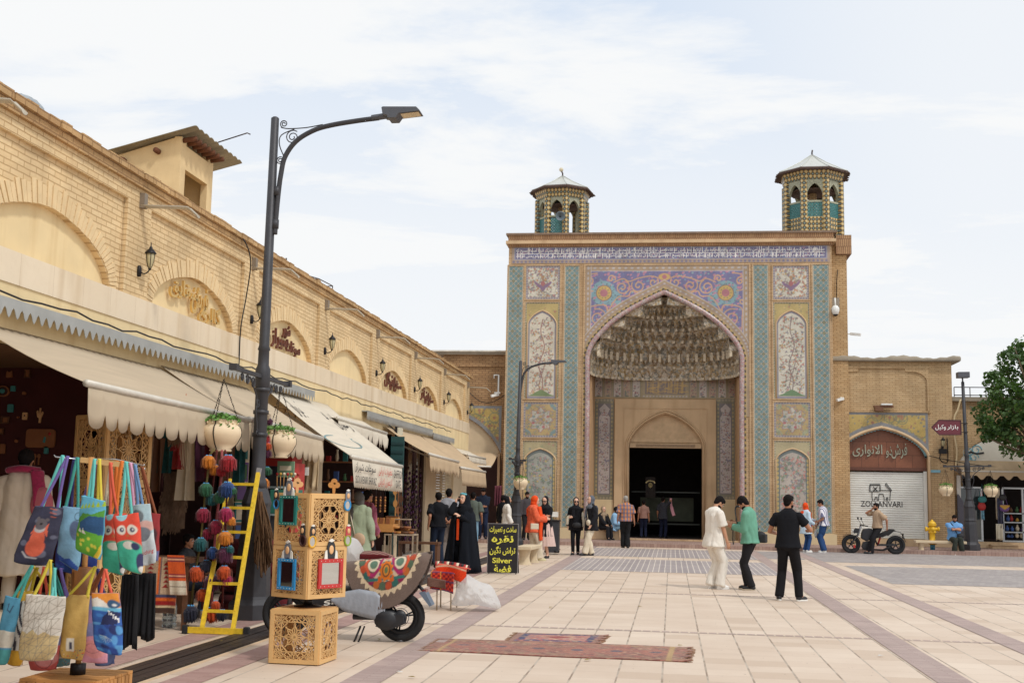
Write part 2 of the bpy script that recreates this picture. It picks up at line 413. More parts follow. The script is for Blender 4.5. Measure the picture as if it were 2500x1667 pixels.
def brick_mat(name,c1,c2,mortar,size,rot=(0,0,0),bw=0.22,bh=0.07,ms=0.006,rough=0.85,bumpd=0.006,axes='xy',stain=None,offset=0.5,bstr=0.6,swing=0.15,mottle=0.25):
 t=NT(name);tc_=t.new('ShaderNodeTexCoord');s=t.new('ShaderNodeSeparateXYZ');t.link(tc_.outputs['Object'],s.inputs[0])
 cb=t.new('ShaderNodeCombineXYZ');ax={'x':0,'y':1,'z':2}
 t.link(s.outputs[ax[axes[0]]],cb.inputs[0]);t.link(s.outputs[ax[axes[1]]],cb.inputs[1]);v=cb.outputs[0]
 nz=t.new('ShaderNodeTexNoise');nz.inputs['Scale'].default_value=2.5;t.link(v,nz.inputs['Vector'])
 dv=t.new('ShaderNodeVectorMath');dv.operation='SCALE';t.link(nz.outputs['Color'],dv.inputs[0]);dv.inputs['Scale'].default_value=0.02*size
 av=t.new('ShaderNodeVectorMath');t.link(v,av.inputs[0]);t.link(dv.outputs[0],av.inputs[1])
 b=t.new('ShaderNodeTexBrick');t.link(av.outputs[0],b.inputs['Vector']);b.inputs['Scale'].default_value=1.0
 b.inputs['Brick Width'].default_value=bw;b.inputs['Row Height'].default_value=bh;b.inputs['Mortar Size'].default_value=ms;b.inputs['Mortar Smooth'].default_value=0.2
 b.offset=offset
 b.inputs['Color1'].default_value=(*srgb(c1),1);b.inputs['Color2'].default_value=(*srgb(c2),1);b.inputs['Mortar'].default_value=(*srgb(mortar),1)
 v3=t.obj();f=t.ramp(t.noise(v3,1.1,7,0.6),0.3,0.72,1-swing,1+swing*0.7)
 vm=t.new('ShaderNodeVectorMath');vm.operation='SCALE';t.link(b.outputs['Color'],vm.inputs[0]);t.link(f,vm.inputs['Scale'])
 c=vm.outputs[0]
 if stain:c=t.mix(t.ramp(t.noise(v3,0.35,5,0.7),0.48,0.72,0,0.6),c,srgb(stain))
 c=t.mix(t.ramp(t.noise(v3,18,4,0.6),0.5,0.75,0,mottle),c,srgb(mortar))
 t.col(c);t.b.inputs['Roughness'].default_value=rough
 h=t.math('ADD',t.math('SUBTRACT',1.0,b.outputs['Fac']),t.math('MULTIPLY',t.noise(v3,40,3),0.35));t.bump(h,bstr,bumpd)
 return t.m
M_PAVE=paving_material()
M_BAND=brick_mat('brown_brick_paving',(164,143,137),(177,157,149),(142,121,115),1,bw=0.34,bh=0.062,ms=0.003,rough=0.7,bumpd=0.003,bstr=0.3)
M_BAND2=brick_mat('pink_brick_paving',(162,128,120),(176,144,135),(144,113,105),1,bw=0.36,bh=0.062,ms=0.003,rough=0.7,bumpd=0.003,bstr=0.3)
M_DASH=brick_mat('spaced_brown_bricks',(158,132,128),(168,144,138),(205,188,168),1,bw=0.118,bh=0.13,ms=0.013,rough=0.7,bumpd=0.002,offset=0.0,bstr=0.2)
M_GREY=brick_mat('grey_brick_paving',(150,142,140),(166,158,154),(136,126,122),1,bw=0.13,bh=0.24,ms=0.004,rough=0.7,bumpd=0.002,bstr=0.2)
M_GREYJ=brick_mat('grey_brick_paving_pale_joints',(150,140,140),(162,152,150),(210,200,188),1,bw=0.138,bh=60.0,ms=0.011,rough=0.7,bumpd=0.002,offset=0.0,bstr=0.2)
M_STEP=brick_mat('step_bricks',(150,122,112),(168,142,130),(118,94,84),1,bw=0.12,bh=0.25,ms=0.006,rough=0.8,bumpd=0.004)
def sheet(name,x0,x1,y0,y1,z,m,zb=None):
 b=MB()
 if zb is None:b.add([(x0,y0,z),(x1,y0,z),(x1,y1,z),(x0,y1,z)],[(0,1,2,3)],m)
 else:b.box(x0,x1,y0,y1,zb,z,m)
 o=b.build(name,fix=False);return tag(o,kind='structure')
sheet('ground',-300,300,-200,500,0.0,M_PAVE)
for X in(-2.71,2.65,4.12):sheet('paving_band',X-0.17,X+0.17,-6,42.9,0.006,M_BAND)
for X in(-5.34,-4.2):sheet('paving_band',X-0.17,X+0.17,-6,42.9,0.005,M_BAND2)
for Y in(-3.4,2.95,9.3,15.74,22.04):sheet('paving_band',-4.0,20,Y-0.06,Y+0.06,0.003,M_DASH)
sheet('grey_paving',-2.54,2.48,28.4,34.2,0.004,M_GREYJ);sheet('grey_paving',-2.54,2.48,35.7,41.6,0.004,M_GREYJ)
sheet('grey_paving',4.6,30,26.6,33.8,0.004,M_GREY);sheet('grey_paving',4.3,30,35.6,42.9,0.004,M_GREY)
sheet('grey_paving',2.83,3.9,36.6,42.0,0.004,M_GREY)
sheet('stone_step',-12,60,42.95,80,0.13,M_STEP,zb=-0.2)
M_IRON=mat('rusted_dark_iron',(72,62,58),0.5,0.6,0.25,12,0.3,40)
b=MB()
b.box(-5.07,-4.49,-6,42.9,-0.05,0.0025,mat('pale_kerb_stone',(206,178,146),0.7))
for k in range(7):
 y=-6+7*k
 for j in range(4):b.box(-5.0+j*0.115,-4.905+j*0.115,y+0.01,y+6.98,0.004,0.02+0.004*(j%2),M_IRON)
b.box(-5.01,-4.55,-6,42.9,0.0026,0.0045,mat('drain_slot_dark',(30,24,22),0.8))
tag(b.build('drain_channel',fix=False),kind='structure')
WX=-7.1
M_LBR=brick_mat('yellow_bazaar_brick',(228,202,158),(217,189,144),(186,154,110),1,axes='yz',bw=0.27,bh=0.072,ms=0.0075,bumpd=0.012,swing=0.16,mottle=0.22)
M_SOLD=mat('soldier_brick_faces',(226,200,156),0.85,var=0.10,scale=6,bump=0.3)
M_JOINT=mat('arch_joint_mortar',(196,164,118),0.9,var=0.1)
M_PLAS=mat('yellow_lime_plaster',(227,205,160),0.9,var=0.12,scale=1.1,bump=0.15,bscale=12)
M_MARB=brick_mat('cream_marble_slabs',(234,218,192),(226,208,180),(196,172,140),1,axes='yz',bw=0.72,bh=3.0,ms=0.003,rough=0.45,bumpd=0.002,bstr=0.15,swing=0.06,mottle=0.1)
M_COPE=brick_mat('coping_bricks',(198,164,116),(182,147,102),(142,110,74),1,axes='yz',bw=0.26,bh=0.075,ms=0.008,bumpd=0.015,swing=0.3,stain=(150,112,74))
PY=[15.12+4.42*k for k in range(-4,7)]
streak(M_PLAS,(196,164,112),.55);streak(M_LBR,(176,148,108),.4);streak(M_MARB,(190,160,116),.55);streak(M_SOLD,(190,160,116),.4)
bz=thing('bazaar_row','long low yellow brick bazaar building with blind arches and a cream marble band','building',(WX,0,0))
YE=42.15
def LX(b_,*a):pass
b=MB()
b.box(-9,-0.16,-8,YE,3.30,5.66,M_LBR)
for i,y in enumerate(PY):
 b.box(-0.155,0.0,y-0.36,y+0.36,4.19,5.45,M_LBR)
b.box(-0.155,0.0,-8,YE,5.45,5.66,M_LBR)
b.box(-0.155,0.0,PY[-1]+0.36,YE,4.19,5.449,M_LBR)
wall=b.build('brick_wall',bz)
for i in range(len(PY)-1):
 yc=(PY[i]+PY[i+1])/2;hw=1.83;r=1.56;rise=0.60 if i!=3 else 0.64
 z0=4.19
 arc=[(yc+r*math.cos(t)*(1-0.04*math.sin(t)),z0+rise*math.sin(t)*(1+0.06*math.exp(-((t-PI/2)/0.35)**2)))for t in np.linspace(0,PI,29)]
 arco=[(yc+(r+0.20)*math.cos(t),z0+(rise+0.25)*math.sin(t))for t in np.linspace(0,PI,29)]
 p=MB()
 p.prism([(yc+hw,z0),(yc+hw,5.449),(yc-hw,5.449),(yc-hw,z0)]+[(a,c)for a,c in reversed(arc)][0:],FX(0),-0.154,-0.055,M_LBR)
 p.build('arch_panel',bz)
 q=MB();N=46
 for k in range(N):
  t0,t1=PI*(k+0.1)/N,PI*(k+0.9)/N
  P=lambda t,e:(yc+(r+e)*math.cos(t),z0+(rise+e*1.2)*math.sin(t)*(1+0.06*math.exp(-((t-PI/2)/0.35)**2)))
  e1=0.19+0.02*((k*7)%3)
  q.prism([P(t0,0.0),P(t0,e1),P(t1,e1),P(t1,0.0)],FX(0),-0.054,-0.047+0.004*((k*5)%3),M_SOLD)
 q.build('arch_ring',bz)
 q=MB();q.prism(arc+[(yc-r,z0)],FX(0),-0.158,-0.135,M_PLAS);q.build('tympanum',bz)
b=MB();b.box(-0.155,0.022,-8,YE,3.83,4.188,M_MARB);b.build('marble_band',bz)
b=MB();b.box(-0.15,0.006,-8,YE,3.2,3.829,M_PLAS);b.build('plaster_band',bz)
b=MB()
rr=random.Random(3)
y=-8.0
while y<YE:
 L=0.25;h=rr.uniform(-0.012,0.012)
 b.box(-0.45,0.10+rr.uniform(-0.012,0.012),y,y+L-0.012,5.775,5.86+h,M_COPE);y+=L
b.box(-0.4,0.055,-8,YE+0.02,5.66,5.775,M_COPE)
b.build('coping',bz)
b=MB();b.box(-9,-0.45,-8,YE,5.66,5.72,mat('mud_roof',(170,140,104),0.95));b.build('roof',bz)
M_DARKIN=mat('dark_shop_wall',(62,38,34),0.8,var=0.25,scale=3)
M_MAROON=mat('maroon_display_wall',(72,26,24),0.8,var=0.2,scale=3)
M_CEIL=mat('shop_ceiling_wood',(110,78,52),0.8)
M_STONE=mat('cream_pilaster_stone',(214,196,166),0.55,var=0.08,scale=2)
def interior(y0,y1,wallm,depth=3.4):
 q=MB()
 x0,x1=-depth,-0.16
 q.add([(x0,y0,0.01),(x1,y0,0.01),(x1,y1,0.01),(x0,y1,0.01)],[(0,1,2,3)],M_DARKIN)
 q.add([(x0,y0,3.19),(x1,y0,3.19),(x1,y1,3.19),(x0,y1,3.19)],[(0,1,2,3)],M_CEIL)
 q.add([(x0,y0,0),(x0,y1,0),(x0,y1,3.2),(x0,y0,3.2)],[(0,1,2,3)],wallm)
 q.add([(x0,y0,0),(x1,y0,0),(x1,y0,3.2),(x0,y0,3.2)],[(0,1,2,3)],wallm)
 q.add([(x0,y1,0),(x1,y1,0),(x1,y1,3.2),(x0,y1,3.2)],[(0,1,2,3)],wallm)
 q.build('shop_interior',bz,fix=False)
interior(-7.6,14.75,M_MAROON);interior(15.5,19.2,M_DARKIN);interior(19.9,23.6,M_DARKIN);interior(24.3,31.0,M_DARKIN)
for y0,y1 in((14.75,15.5),(19.2,19.9),(23.6,24.3),(31.0,31.6),(34.9,36.5),(39.5,42.1)):
 q=MB();q.box(-0.3,-0.02,y0,y1,0,3.2,M_STONE);q.box(-0.31,0.01,y0-0.03,y1+0.03,0,0.35,M_STONE);q.build('stone_pier',bz)
q=MB();M_SHUT=mat('cream_panel_door',(222,200,160),0.6,var=0.06,scale=2)
M_GOLDL=mat('gold_door_trim',(150,112,58),0.5,0.3)
for k in range(5):
 y0=20.6+k*0.62;q.box(-0.14,-0.09,y0,y0+0.6,0.1,3.19,M_SHUT)
 for d_ in(0.05,0.09):q.box(-0.09,-0.082,y0+d_,y0+d_+0.012,0.1,3.19,M_GOLDL)
q.build('folding_door',bz)
q=MB();M_RS=mat('pale_roller_shutter',(196,180,150),0.6,0.1,0.25,3.0)
for k in range(38):q.box(-0.14,-0.10+0.012*(k%2),36.5,39.5,0.05+k*0.083,0.125+k*0.083,M_RS)
q.build('roller_shutter',bz)
q=MB();M_GLD=mat('dark_shop_glass',(40,16,24),0.08,0.0,0.2,spec=0.8)
q.box(-0.2,-0.14,31.6,34.9,0.1,3.19,M_GLD)
M_BRF=mat('brown_metal_frame',(66,46,38),0.5)
for y0 in(31.6,32.7,33.8,34.84):q.box(-0.139,-0.08,y0,y0+0.06,0.05,3.19,M_BRF)
q.build('glass_front',bz)
M_ZINC=mat('galvanised_trim',(170,172,170),0.5,0.35,0.12,3)
def trim(name,y0,y1,z0,z1,x,tooth,m=M_ZINC,label=None):
 n=int((y1-y0)/tooth);pts=[]
 for k in range(n):
  for j in range(6):
   u=(k+j/6.0)*tooth;pts.append((y0+u,z0-0.055*math.cos(2*PI*(j/6.0))**1-0.03))
 poly=[(y0,z1)]+pts+[(y0+n*tooth,z0-0.02),(y0+n*tooth,z1)]
 q=MB();
 for k in range(len(pts)-1):
  a,c=pts[k],pts[k+1]
  q.add([(x,a[0],a[1]),(x,c[0],c[1]),(x,c[0],z1),(x,a[0],z1)],[(0,1,2,3)],m)
 q.box(-0.02,x-0.002,y0,y0+n*tooth,z1-0.02,z1,m)
 o=q.build(name,bz,solid=0.006,fix=False);return o
trim('scalloped_metal_trim',-8.0,22.9,3.49,3.61,0.22,0.17)
trim('scalloped_metal_trim',27.2,35.0,3.42,3.56,0.14,0.13)
trim('scalloped_metal_trim',35.0,38.6,3.35,3.47,0.16,0.13)
M_DSP=mat('grey_downspout',(186,178,162),0.5,0.1)
for i,y in enumerate(PY[3:]):
 q=MB();yy=y+0.02
 q.box(0.0,0.07,yy-0.05,yy+0.05,5.40,5.60,mat('spout_box',(134,122,108),0.6,0.1))
 prof=[]
 for s_ in range(7):
  u=s_/6.0;x=0.02+0.8*u;z=5.44-0.03*u-(0.12*max(0,(u-0.8)/0.2)**1.5)
  prof.append([(x,yy+0.055*math.cos(t),z-0.035*math.sin(t))for t in np.linspace(0,PI,7)])
 q.grid(prof,M_DSP);q.build('rain_spout',bz,solid=0.004,fix=False)
M_BLK=mat('black_cast_iron',(38,36,38),0.45,0.5,0.15,20)
M_LGL=mat('frosted_lantern_glass',(188,178,140),0.3,var=0.05)
def lantern(y,z,x,first):
 w=thing('wall_lantern',first,'wall lantern',(x,y,z),0,'lanterns on the bazaar wall')
 q=MB();q.lathe([(0.0,-0.13),(0.045,-0.12),(0.055,-0.02),(0.05,0.05),(0.03,0.09),(0.0,0.1)],(0.02,0,0),M_BLK,10)
 q.tube(bez([(0.03,0,-0.02),(0.12,0,-0.07),(0.20,0,-0.04),(0.24,0,0.02)],5),0.013,M_BLK,6);q.build('bracket',w)
 q=MB();q.lathe([(0.018,0),(0.045,0.05),(0.07,0.13),(0.085,0.24),(0.082,0.30)],(0.24,0,0.03),M_LGL,12);q.build('glass',w)
 q=MB()
 for k in range(6):
  a=k*PI/3;q.tube([(0.24+r_*math.cos(a),r_*math.sin(a),0.03+z_)for r_,z_ in((0.02,0),(0.048,0.05),(0.074,0.13),(0.09,0.24),(0.088,0.3))],0.006,M_BLK,4)
 q.lathe([(0.02,-0.03),(0.035,-0.01),(0.02,0.01)],(0.24,0,0.03),M_BLK,8)
 q.build('cage',w)
 q=MB();q.lathe([(0.115,0.0),(0.11,0.02),(0.07,0.07),(0.035,0.10),(0.03,0.13),(0.012,0.15),(0.01,0.2),(0.0,0.24)],(0.24,0,0.33),M_BLK,12);q.build('cap',w)
 return w
L0=None
for i,y in enumerate(PY[4:]):
 lab=['largest and nearest black lantern on the brick wall, above the golden lettering arch','black wall lantern just left of the tall lamp post','black wall lantern beside the plain arch right of the lamp post','black wall lantern left of the arch with the first red lettering','black wall lantern between the two arches with red lettering','black wall lantern right of the second arch with red lettering','smallest black wall lantern on the far corner of the yellow building, against the yellow tiles'][i]
 if i==0:L0=lantern(y+0.05,4.56,WX,lab);L0.scale=(.68,.68,.68)
 else:
  c=copy_tree(L0);c.location=(WX,y+0.05,4.56);c['label']=lab
M_GOLDM=mat('polished_brass_letters',(226,190,120),0.35,0.55,0.1)
M_REDL=mat('copper_red_letters',(112,66,52),0.45,0.3,0.15)
def wall_letters(name,label,lines,i,m,w,z0,dz,yo=0.0):
 yc=(PY[i]+PY[i+1])/2+yo;q=MB()
 fm=lambda a,c,d:(WX-0.13+d,yc+a,c)
 for k,(s,xa,xb,za,zb)in enumerate(lines):write(q,s,fm,m,xa,xb,za,zb,0.04,0.035,0.02)
 return tag(q.build(name,fix=False),label,'sign')
wall_letters('arch_lettering','golden Persian lettering standing on the nearest fully visible yellow arch',[('گالری',0.15,1.05,4.20,4.52),('فرش',-0.15,0.5,4.30,4.75),('شقایق',-0.95,0.1,4.42,4.72)],4,M_GOLDM,1,0,0)
wall_letters('arch_lettering','copper coloured Persian lettering in the arch directly behind the lamp post',[('سوغات',0.0,0.85,4.22,4.5),('شیراز',-0.85,0.1,4.25,4.62),('شهر',-0.25,0.2,4.5,4.76)],5,M_REDL,1,0,0)
wall_letters('arch_lettering','dark red Persian lettering in an arch, the nearer and larger of the two red signs',[('صنایع',0.1,0.95,4.3,4.62),('دستی',-0.35,0.25,4.3,4.7),('گل',-0.95,-0.35,4.34,4.76)],7,M_REDL,1,0,0)
wall_letters('arch_lettering','dark red Persian lettering in an arch, the farther and smaller of the two red signs',[('صنایع',0.2,0.95,4.28,4.6),('دستی',-0.3,0.3,4.3,4.68),('آذر',-0.9,-0.3,4.36,4.76)],8,M_REDL,1,0,0)
M_OLDP=mat('weathered_plaster',(222,196,150),0.9,var=0.16,scale=1.8,bump=0.25,bscale=14)
M_BEAM=mat('old_round_timber',(104,64,42),0.9,var=0.3,scale=10)
wx0=-8.3;ya=at(440,400,X=wx0)[1];yb=at(521,400,X=wx0)[1];zt=at(440,345,X=wx0)[2]
xl=at(278,400,Y=ya)[0]
wc=thing('windcatcher','square plastered roof tower with a dark opening under a corrugated sheet roof','roof tower',(wx0,ya,5.6))
q=MB();H_=zt-5.6;W_=xl-wx0;D_=yb-ya;hl=H_-0.55
q.prism([(W_,0),(-0.121,0),(-0.121,H_+.08),(W_,H_+.08+.26*W_)],FY(0),-0.12,0,M_OLDP);q.prism([(W_,0),(-0.121,0),(-0.121,H_+.08),(W_,H_+.08+.26*W_)],FY(D_),0,.12,M_OLDP);q.box(W_,W_+0.12,0.121,D_-0.121,0,H_+.26*W_,M_OLDP)
q.box(-0.12,0,0,0.22,0,H_+.1,M_OLDP);q.box(-0.12,0,D_-0.24,D_,0,H_+.1,M_OLDP);q.box(-0.119,-0.001,0.22,D_-0.24,H_-0.42,H_-0.01,M_OLDP);q.box(-0.12,0,0.22,D_-0.24,0,0.35,M_OLDP)
q.build('wall',wc)
q=MB()
for k in range(7):q=MB();q.tube([(0.0,0.08+k*(D_-0.1)/6.5,H_+0.05),(0.24,0.08+k*(D_-0.1)/6.5,H_+0.08)],0.045,M_BEAM,7);q.build('roof_beam',wc)
for px_2 in(-0.4,-1.0):q=MB();q.tube([(px_2,-0.12,H_+0.26*px_2-0.06),(px_2,0.1,H_+0.26*px_2-0.06)],0.05,M_BEAM,7);q.build('roof_beam',wc)
q=MB();M_CORR=mat('corrugated_sheet',(160,156,140),0.55,0.4,0.2,2)
G=[]
for j in range(61):
 yy=-0.2+(D_+0.85)*j/60;G.append([(u,yy,H_+0.14+0.26*u+0.03*abs(math.sin(j*PI/6)))for u in(0.30,0.0,W_*0.5,W_-0.3)])
q.grid(G,M_CORR,smooth=False);q.build('sheet_roof',wc,solid=0.01,fix=False)
q=MB();q.tube([(0.3,D_*0.6,H_+0.25),(0.75,D_*0.75,H_+0.48),(0.8,D_*0.77,H_+0.46)],0.012,M_IRON,5);q.build('iron_rod',wc)
q=MB();M_DUCT=mat('aluminium_duct',(176,182,184),0.35,0.8,0.1)
P0=at(-15,262,X=-8.2);P1=at(55,256,X=-8.2);P2=at(92,300,X=-8.2)
path=bez([(P0[0],P0[1]-0.3,P0[2]),P0,P1,P2,(P2[0],P2[1]+0.05,5.6)],8)
q.tube(path,[0.13+0.007*(k%2)for k in range(len(path))],M_DUCT,14)
tag(q.build('roof_duct'),'bent silver ventilation duct on the roof at the top left corner','duct')
q=MB();fr=[at(735,668,X=-7.6),at(779,681,X=-7.6),at(812,698,X=-7.6),at(811,720,X=-7.6),at(779,700,X=-7.6),at(756,682,X=-7.6)]
for a_,c_ in((0,1),(1,2),(2,3),(1,4),(4,2),(0,5),(5,4),(5,1)):q.tube([fr[a_],fr[c_]],0.012,M_IRON,5)
for k in(0,3,4):q.tube([fr[k],(fr[k][0],fr[k][1],5.7)],0.012,M_IRON,5)
tag(q.build('roof_frame'),'thin rusty metal frame standing on the roof edge right of the lamp post','metal frame')
a_=at(699,630,X=-7.8);q=MB();q.tube([a_,(a_[0],a_[1],5.7)],0.015,M_IRON,5);q.ell((a_[0],a_[1],a_[2]-0.12),(0.03,0.03,0.05),M_IRON,8,5)
tag(q.build('roof_mast'),'short thin mast on the roof just right of the lamp post','mast')
q=MB();P_=[at(575,568,X=WX-0.1),at(598,590,X=WX+0.12),at(612,640,X=WX+0.12),at(602,720,X=WX+0.06),at(588,800,X=WX+0.05),at(584,880,X=WX+0.06),at(583,905,X=WX+0.3)]
q.tube(bez(P_,8),0.011,M_BLK,5);tag(q.build('hanging_cable'),'black cable hanging down the brick wall left of the lamp post','cable')
q=MB();P_=[(WX+0.2,yy,3.66+0.02*math.sin(yy*3)+0.015*math.sin(yy*7.3))for yy in np.arange(8,38,0.4)]
q.tube(P_,0.012,M_BLK,5);tag(q.build('trim_cable'),'black cable lying along the top of the scalloped metal trim','cable')
q=MB();fx_,fy_=WX+0.28,at(975,1038,X=WX+0.28)[1]
q.box(fx_,fx_+0.05,fy_-0.2,fy_+0.2,3.05,3.32,mat('floodlight_face',(214,210,190),0.2));q.box(fx_-0.06,fx_-0.001,fy_-0.22,fy_+0.22,3.03,3.34,M_BLK);q.tube([(fx_-0.05,fy_,3.2),(WX,fy_,3.4)],0.02,M_BLK,6)
tag(q.build('floodlight'),'rectangular floodlight hanging under the metal trim over the awnings','floodlight')
def canvas_mat(name,c):
 t=NT(name);v=t.obj();f=t.ramp(t.noise(t.obj((6,0.6,0.6)),1.5,6,0.6),0.3,0.7,0.0,0.30)
 cc=t.mix(f,srgb(c),srgb(tuple(int(x*0.8)for x in c)));t.col(cc);t.b.inputs['Roughness'].default_value=0.9
 t.bump(t.noise(v,90,2),0.15,0.003)
 tr=t.new('ShaderNodeBsdfTranslucent');t.link(cc,tr.inputs[0]);ms_=t.new('ShaderNodeMixShader');ms_.inputs[0].default_value=0.14
 out=t.n['Material Output'];t.link(t.b.outputs[0],ms_.inputs[1]);t.link(tr.outputs[0],ms_.inputs[2]);t.link(ms_.outputs[0],out.inputs[0])
 return t.m
M_CAN=canvas_mat('beige_awning_canvas',(202,184,158));M_CAN2=canvas_mat('offwhite_awning_canvas',(226,216,198));M_CAN3=canvas_mat('tan_awning_canvas',(206,180,146))
M_ROLL=mat('awning_bar',(206,200,188),0.5,0.2)
def awning(label,y0,y1,zw,xf,zf,vh,tooth,m,td=0.10,sag=0.05,loc='x',group='awnings over the bazaar shops',ragged=False,noval=False,zf1=None):
 0
 zf1=zf if zf1 is None else zf1
 a=thing('awning',label,'awning',(WX,y0,0),0,group)
 q=MB();G=[];nn=24
 for i in range(nn+1):
  u=i/nn;yy=(y1-y0)*u;zz_=zf+(zf1-zf)*u
  G.append([(0.06+(xf-WX-0.06)*v,yy,zw+(zz_-zw)*v-sag*math.sin(PI*v)*(0.6+0.4*math.sin(u*9+1)))for v in np.linspace(0,1,9)])
 q.grid(G,m);q.build('canopy',a,solid=0.006,fix=False)
 q=MB();q.tube([(xf-WX,-0.03,zf),(xf-WX,y1-y0+0.03,zf1)],0.038,M_ROLL,8);q.build('front_bar',a)
 if not noval:
  q=MB();n=max(2,int((y1-y0)/tooth));tooth=(y1-y0)/n;rr_=random.Random(int(y0*10));G=[]
  for k in range(n*8+1):
   u=k/8.0;f=abs(math.sin(PI*u));dep=vh-td+td*(f**0.33)
   if ragged:dep*=rr_.uniform(0.75,1.1)
   yy=min(u*tooth,y1-y0);zt_=zf+(zf1-zf)*yy/(y1-y0);ww=0.018*math.sin(yy*7+y0)
   G.append([(xf-WX+0.01+ww*v+0.03*v,yy,zt_-0.02-dep*v)for v in(0,0.35,0.7,1.0)])
  q.grid(G,m);q.build('valance',a,solid=0.005,fix=False)
 for yy in((1.2,y1-y0-0.8)if y0>20 else()):q=MB();q.bar((0.05,yy,zw-0.35),(xf-WX-0.03,yy,(zf if yy<1 else zf1)-0.05),0.03,0.04,M_ROLL);q.build('arm',a)
 return a
z1=at(137,920,X=-5.72)[2]
awning('nearest beige awning with a broad scalloped valance, top of the bag rack',11.25,15.88,3.32,-5.72,z1+0.0,0.42,0.30,M_CAN,0.15,zf1=at(600,1024,X=-5.72)[2])
awning('second beige awning behind the tall lamp post, with a scalloped valance',15.93,19.4,3.36,-5.72,at(609,1024,X=-5.72)[2]+0.01,0.40,0.28,M_CAN,0.15,zf1=at(767,1067,X=-5.72)[2])
zb0=at(846,1113,X=-5.44)[2];zb1=at(976,1138,X=-5.44)[2]
aw=awning('off-white awning whose valance reads SAFFRON DATE',20.3,24.2,3.45,-5.44,zb0,0.5,0.12,M_CAN2,0.05,zf1=zb1)
q=MB();M_INK=mat('black_awning_ink',(54,52,54),0.9);M_INKR=mat('red_awning_ink',(196,62,52),0.9);M_INKG=mat('faded_awning_ink',(120,148,150),0.9)
fv=lambda a_,c_,d:(-5.44+0.05+d,20.3+a_,zb0+(zb1-zb0)*a_/3.9-0.02+c_)
write(q,'SAFFRON',fv,M_INK,3.0,3.78,-0.24,-0.08,0.01);write(q,'DATE',fv,M_INK,3.2,3.62,-0.43,-0.28,0.01)
write(q,'سوغات شیراز',fv,M_INK,0.05,1.5,-0.24,-0.06,0.01,bold=0.01);write(q,'SOUVENIR SHIRAZ',fv,M_INK,-0.9+1.0,1.6,-0.42,-0.29,0.01)
write(q,'عطریات ایرانی',fv,M_INKR,1.75,2.85,-0.24,-0.06,0.01);write(q,'الزعفران الایرانی',fv,M_INKR,1.75,2.85,-0.44,-0.27,0.01)
fs_=lambda a_,c_,d:(WX+0.06+1.6*(1-c_),20.3+a_,3.45+(zb0-3.45)*(1-c_)-0.05*math.sin(PI*(1-c_))+0.012+d)
write(q,'سوغات شیراز',fs_,M_INK,0.3,2.4,0.62,0.9,0.0);write(q,'عطاری',fs_,M_INKG,1.0,2.2,0.3,0.5,0.0);write(q,'زعفران',fs_,M_INK,2.5,3.6,0.55,0.8,0.0)
q.add([fs_(0.5+1.2*math.cos(t)*r_+0.6,0.28+0.10*math.sin(t)*r_,0.0)for r_ in(1,0.9)for t in np.linspace(0,2*PI,25)],[(k,k+1,k+26,k+25)for k in range(24)],M_INKG)
wt=q.build('lettering',aw,fix=False);wt.location=(-WX,-20.3,0)
awning('small half-retracted cream awning with a torn pointed valance, above the off-white lettered awning',23.1,27.2,3.3,-6.5,at(803,1015,X=-6.5)[2],0.36,0.42,M_CAN2,0.22,ragged=True,zf1=at(931,1055,X=-6.5)[2])
awning('beige awning with jagged valance over the dark glass shop front',29.3,33.4,3.32,-5.9,at(1043,1107,X=-5.9)[2],0.42,0.3,M_CAN3,0.12,ragged=True,zf1=at(1117,1127,X=-5.9)[2])
awning('tan awning with a fine fringed valance at the far end of the bazaar row',33.7,38.2,3.32,-5.87,at(1125,1141,X=-5.87)[2],0.48,0.14,M_CAN3,0.05,zf1=at(1185,1152,X=-5.87)[2])
awning('small retracted cream awning at the very corner of the yellow building',38.3,41.9,3.2,-6.45,2.95,0.22,0.3,M_CAN2,0.08)
PYY=46.4
M_PBR=brick_mat('portal_brick',(202,174,138),(188,158,122),(158,130,98),1,axes='xz',bw=0.24,bh=0.07,ms=0.006,bumpd=0.006,swing=0.16,mottle=0.15)
M_PBRX=brick_mat('portal_side_brick',(206,174,130),(190,156,112),(152,120,84),1,axes='xz',bw=0.24,bh=0.075,ms=0.009,bumpd=0.01,swing=0.2)
M_PSTONE=mat('portal_stone',(202,174,138),0.75,var=0.12,scale=1.2,bump=0.12,bscale=10)
M_PSTONE2=mat('pale_plinth_stone',(208,188,150),0.7,var=0.1,scale=1.5)
streak(M_PSTONE,(160,126,92),.5);streak(M_PBR,(150,120,86),.45)
pt=thing('mosque_portal','tall mosque portal covered in coloured tiles with a deep pointed arch and two small towers','mosque portal',(0,PYY,0))
def A(px,py):p=at(px,py,Y=PYY);return p[0],p[2]
XL,ZT=-6.38,11.62
XR=A(2034,900)[0]
cl=[A(x,y)for x,y in((1441,1000),(1441,872),(1446,854),(1456,836),(1474,815),(1494,795),(1520,775),(1553,755),(1594,734),(1622,721))]
xm=cl[-1][0];half=[(xm-x,z)for x,z in cl]
def arch_pts(off=0.0,n=6,zb=0.13):
 0
 P=bez([(a,b,0)for a,b in half[1:]],n);P=[(p[0],p[1])for p in P]
 out=[]
 for i,(a,b)in enumerate(P):
  q0=P[max(i-1,0)];q1=P[min(i+1,len(P)-1)];dx,dz=q1[0]-q0[0],q1[1]-q0[1];L=math.hypot(dx,dz)+1e-9
  nx,nz=dz/L,-dx/L
  out.append((max(0.0,a+nx*off),b+nz*off))
 out[-1]=(0.0,P[-1][1]+off*1.15)
 out=[(half[0][0]+off,zb),(half[0][0]+off,half[0][1])]+out
 Lf=[(xm-a,z)for a,z in out];Rt=[(xm+a,z)for a,z in reversed(out)][1:]
 return Lf+Rt
op=arch_pts(0.12)
q=MB()
il=len(op)//2
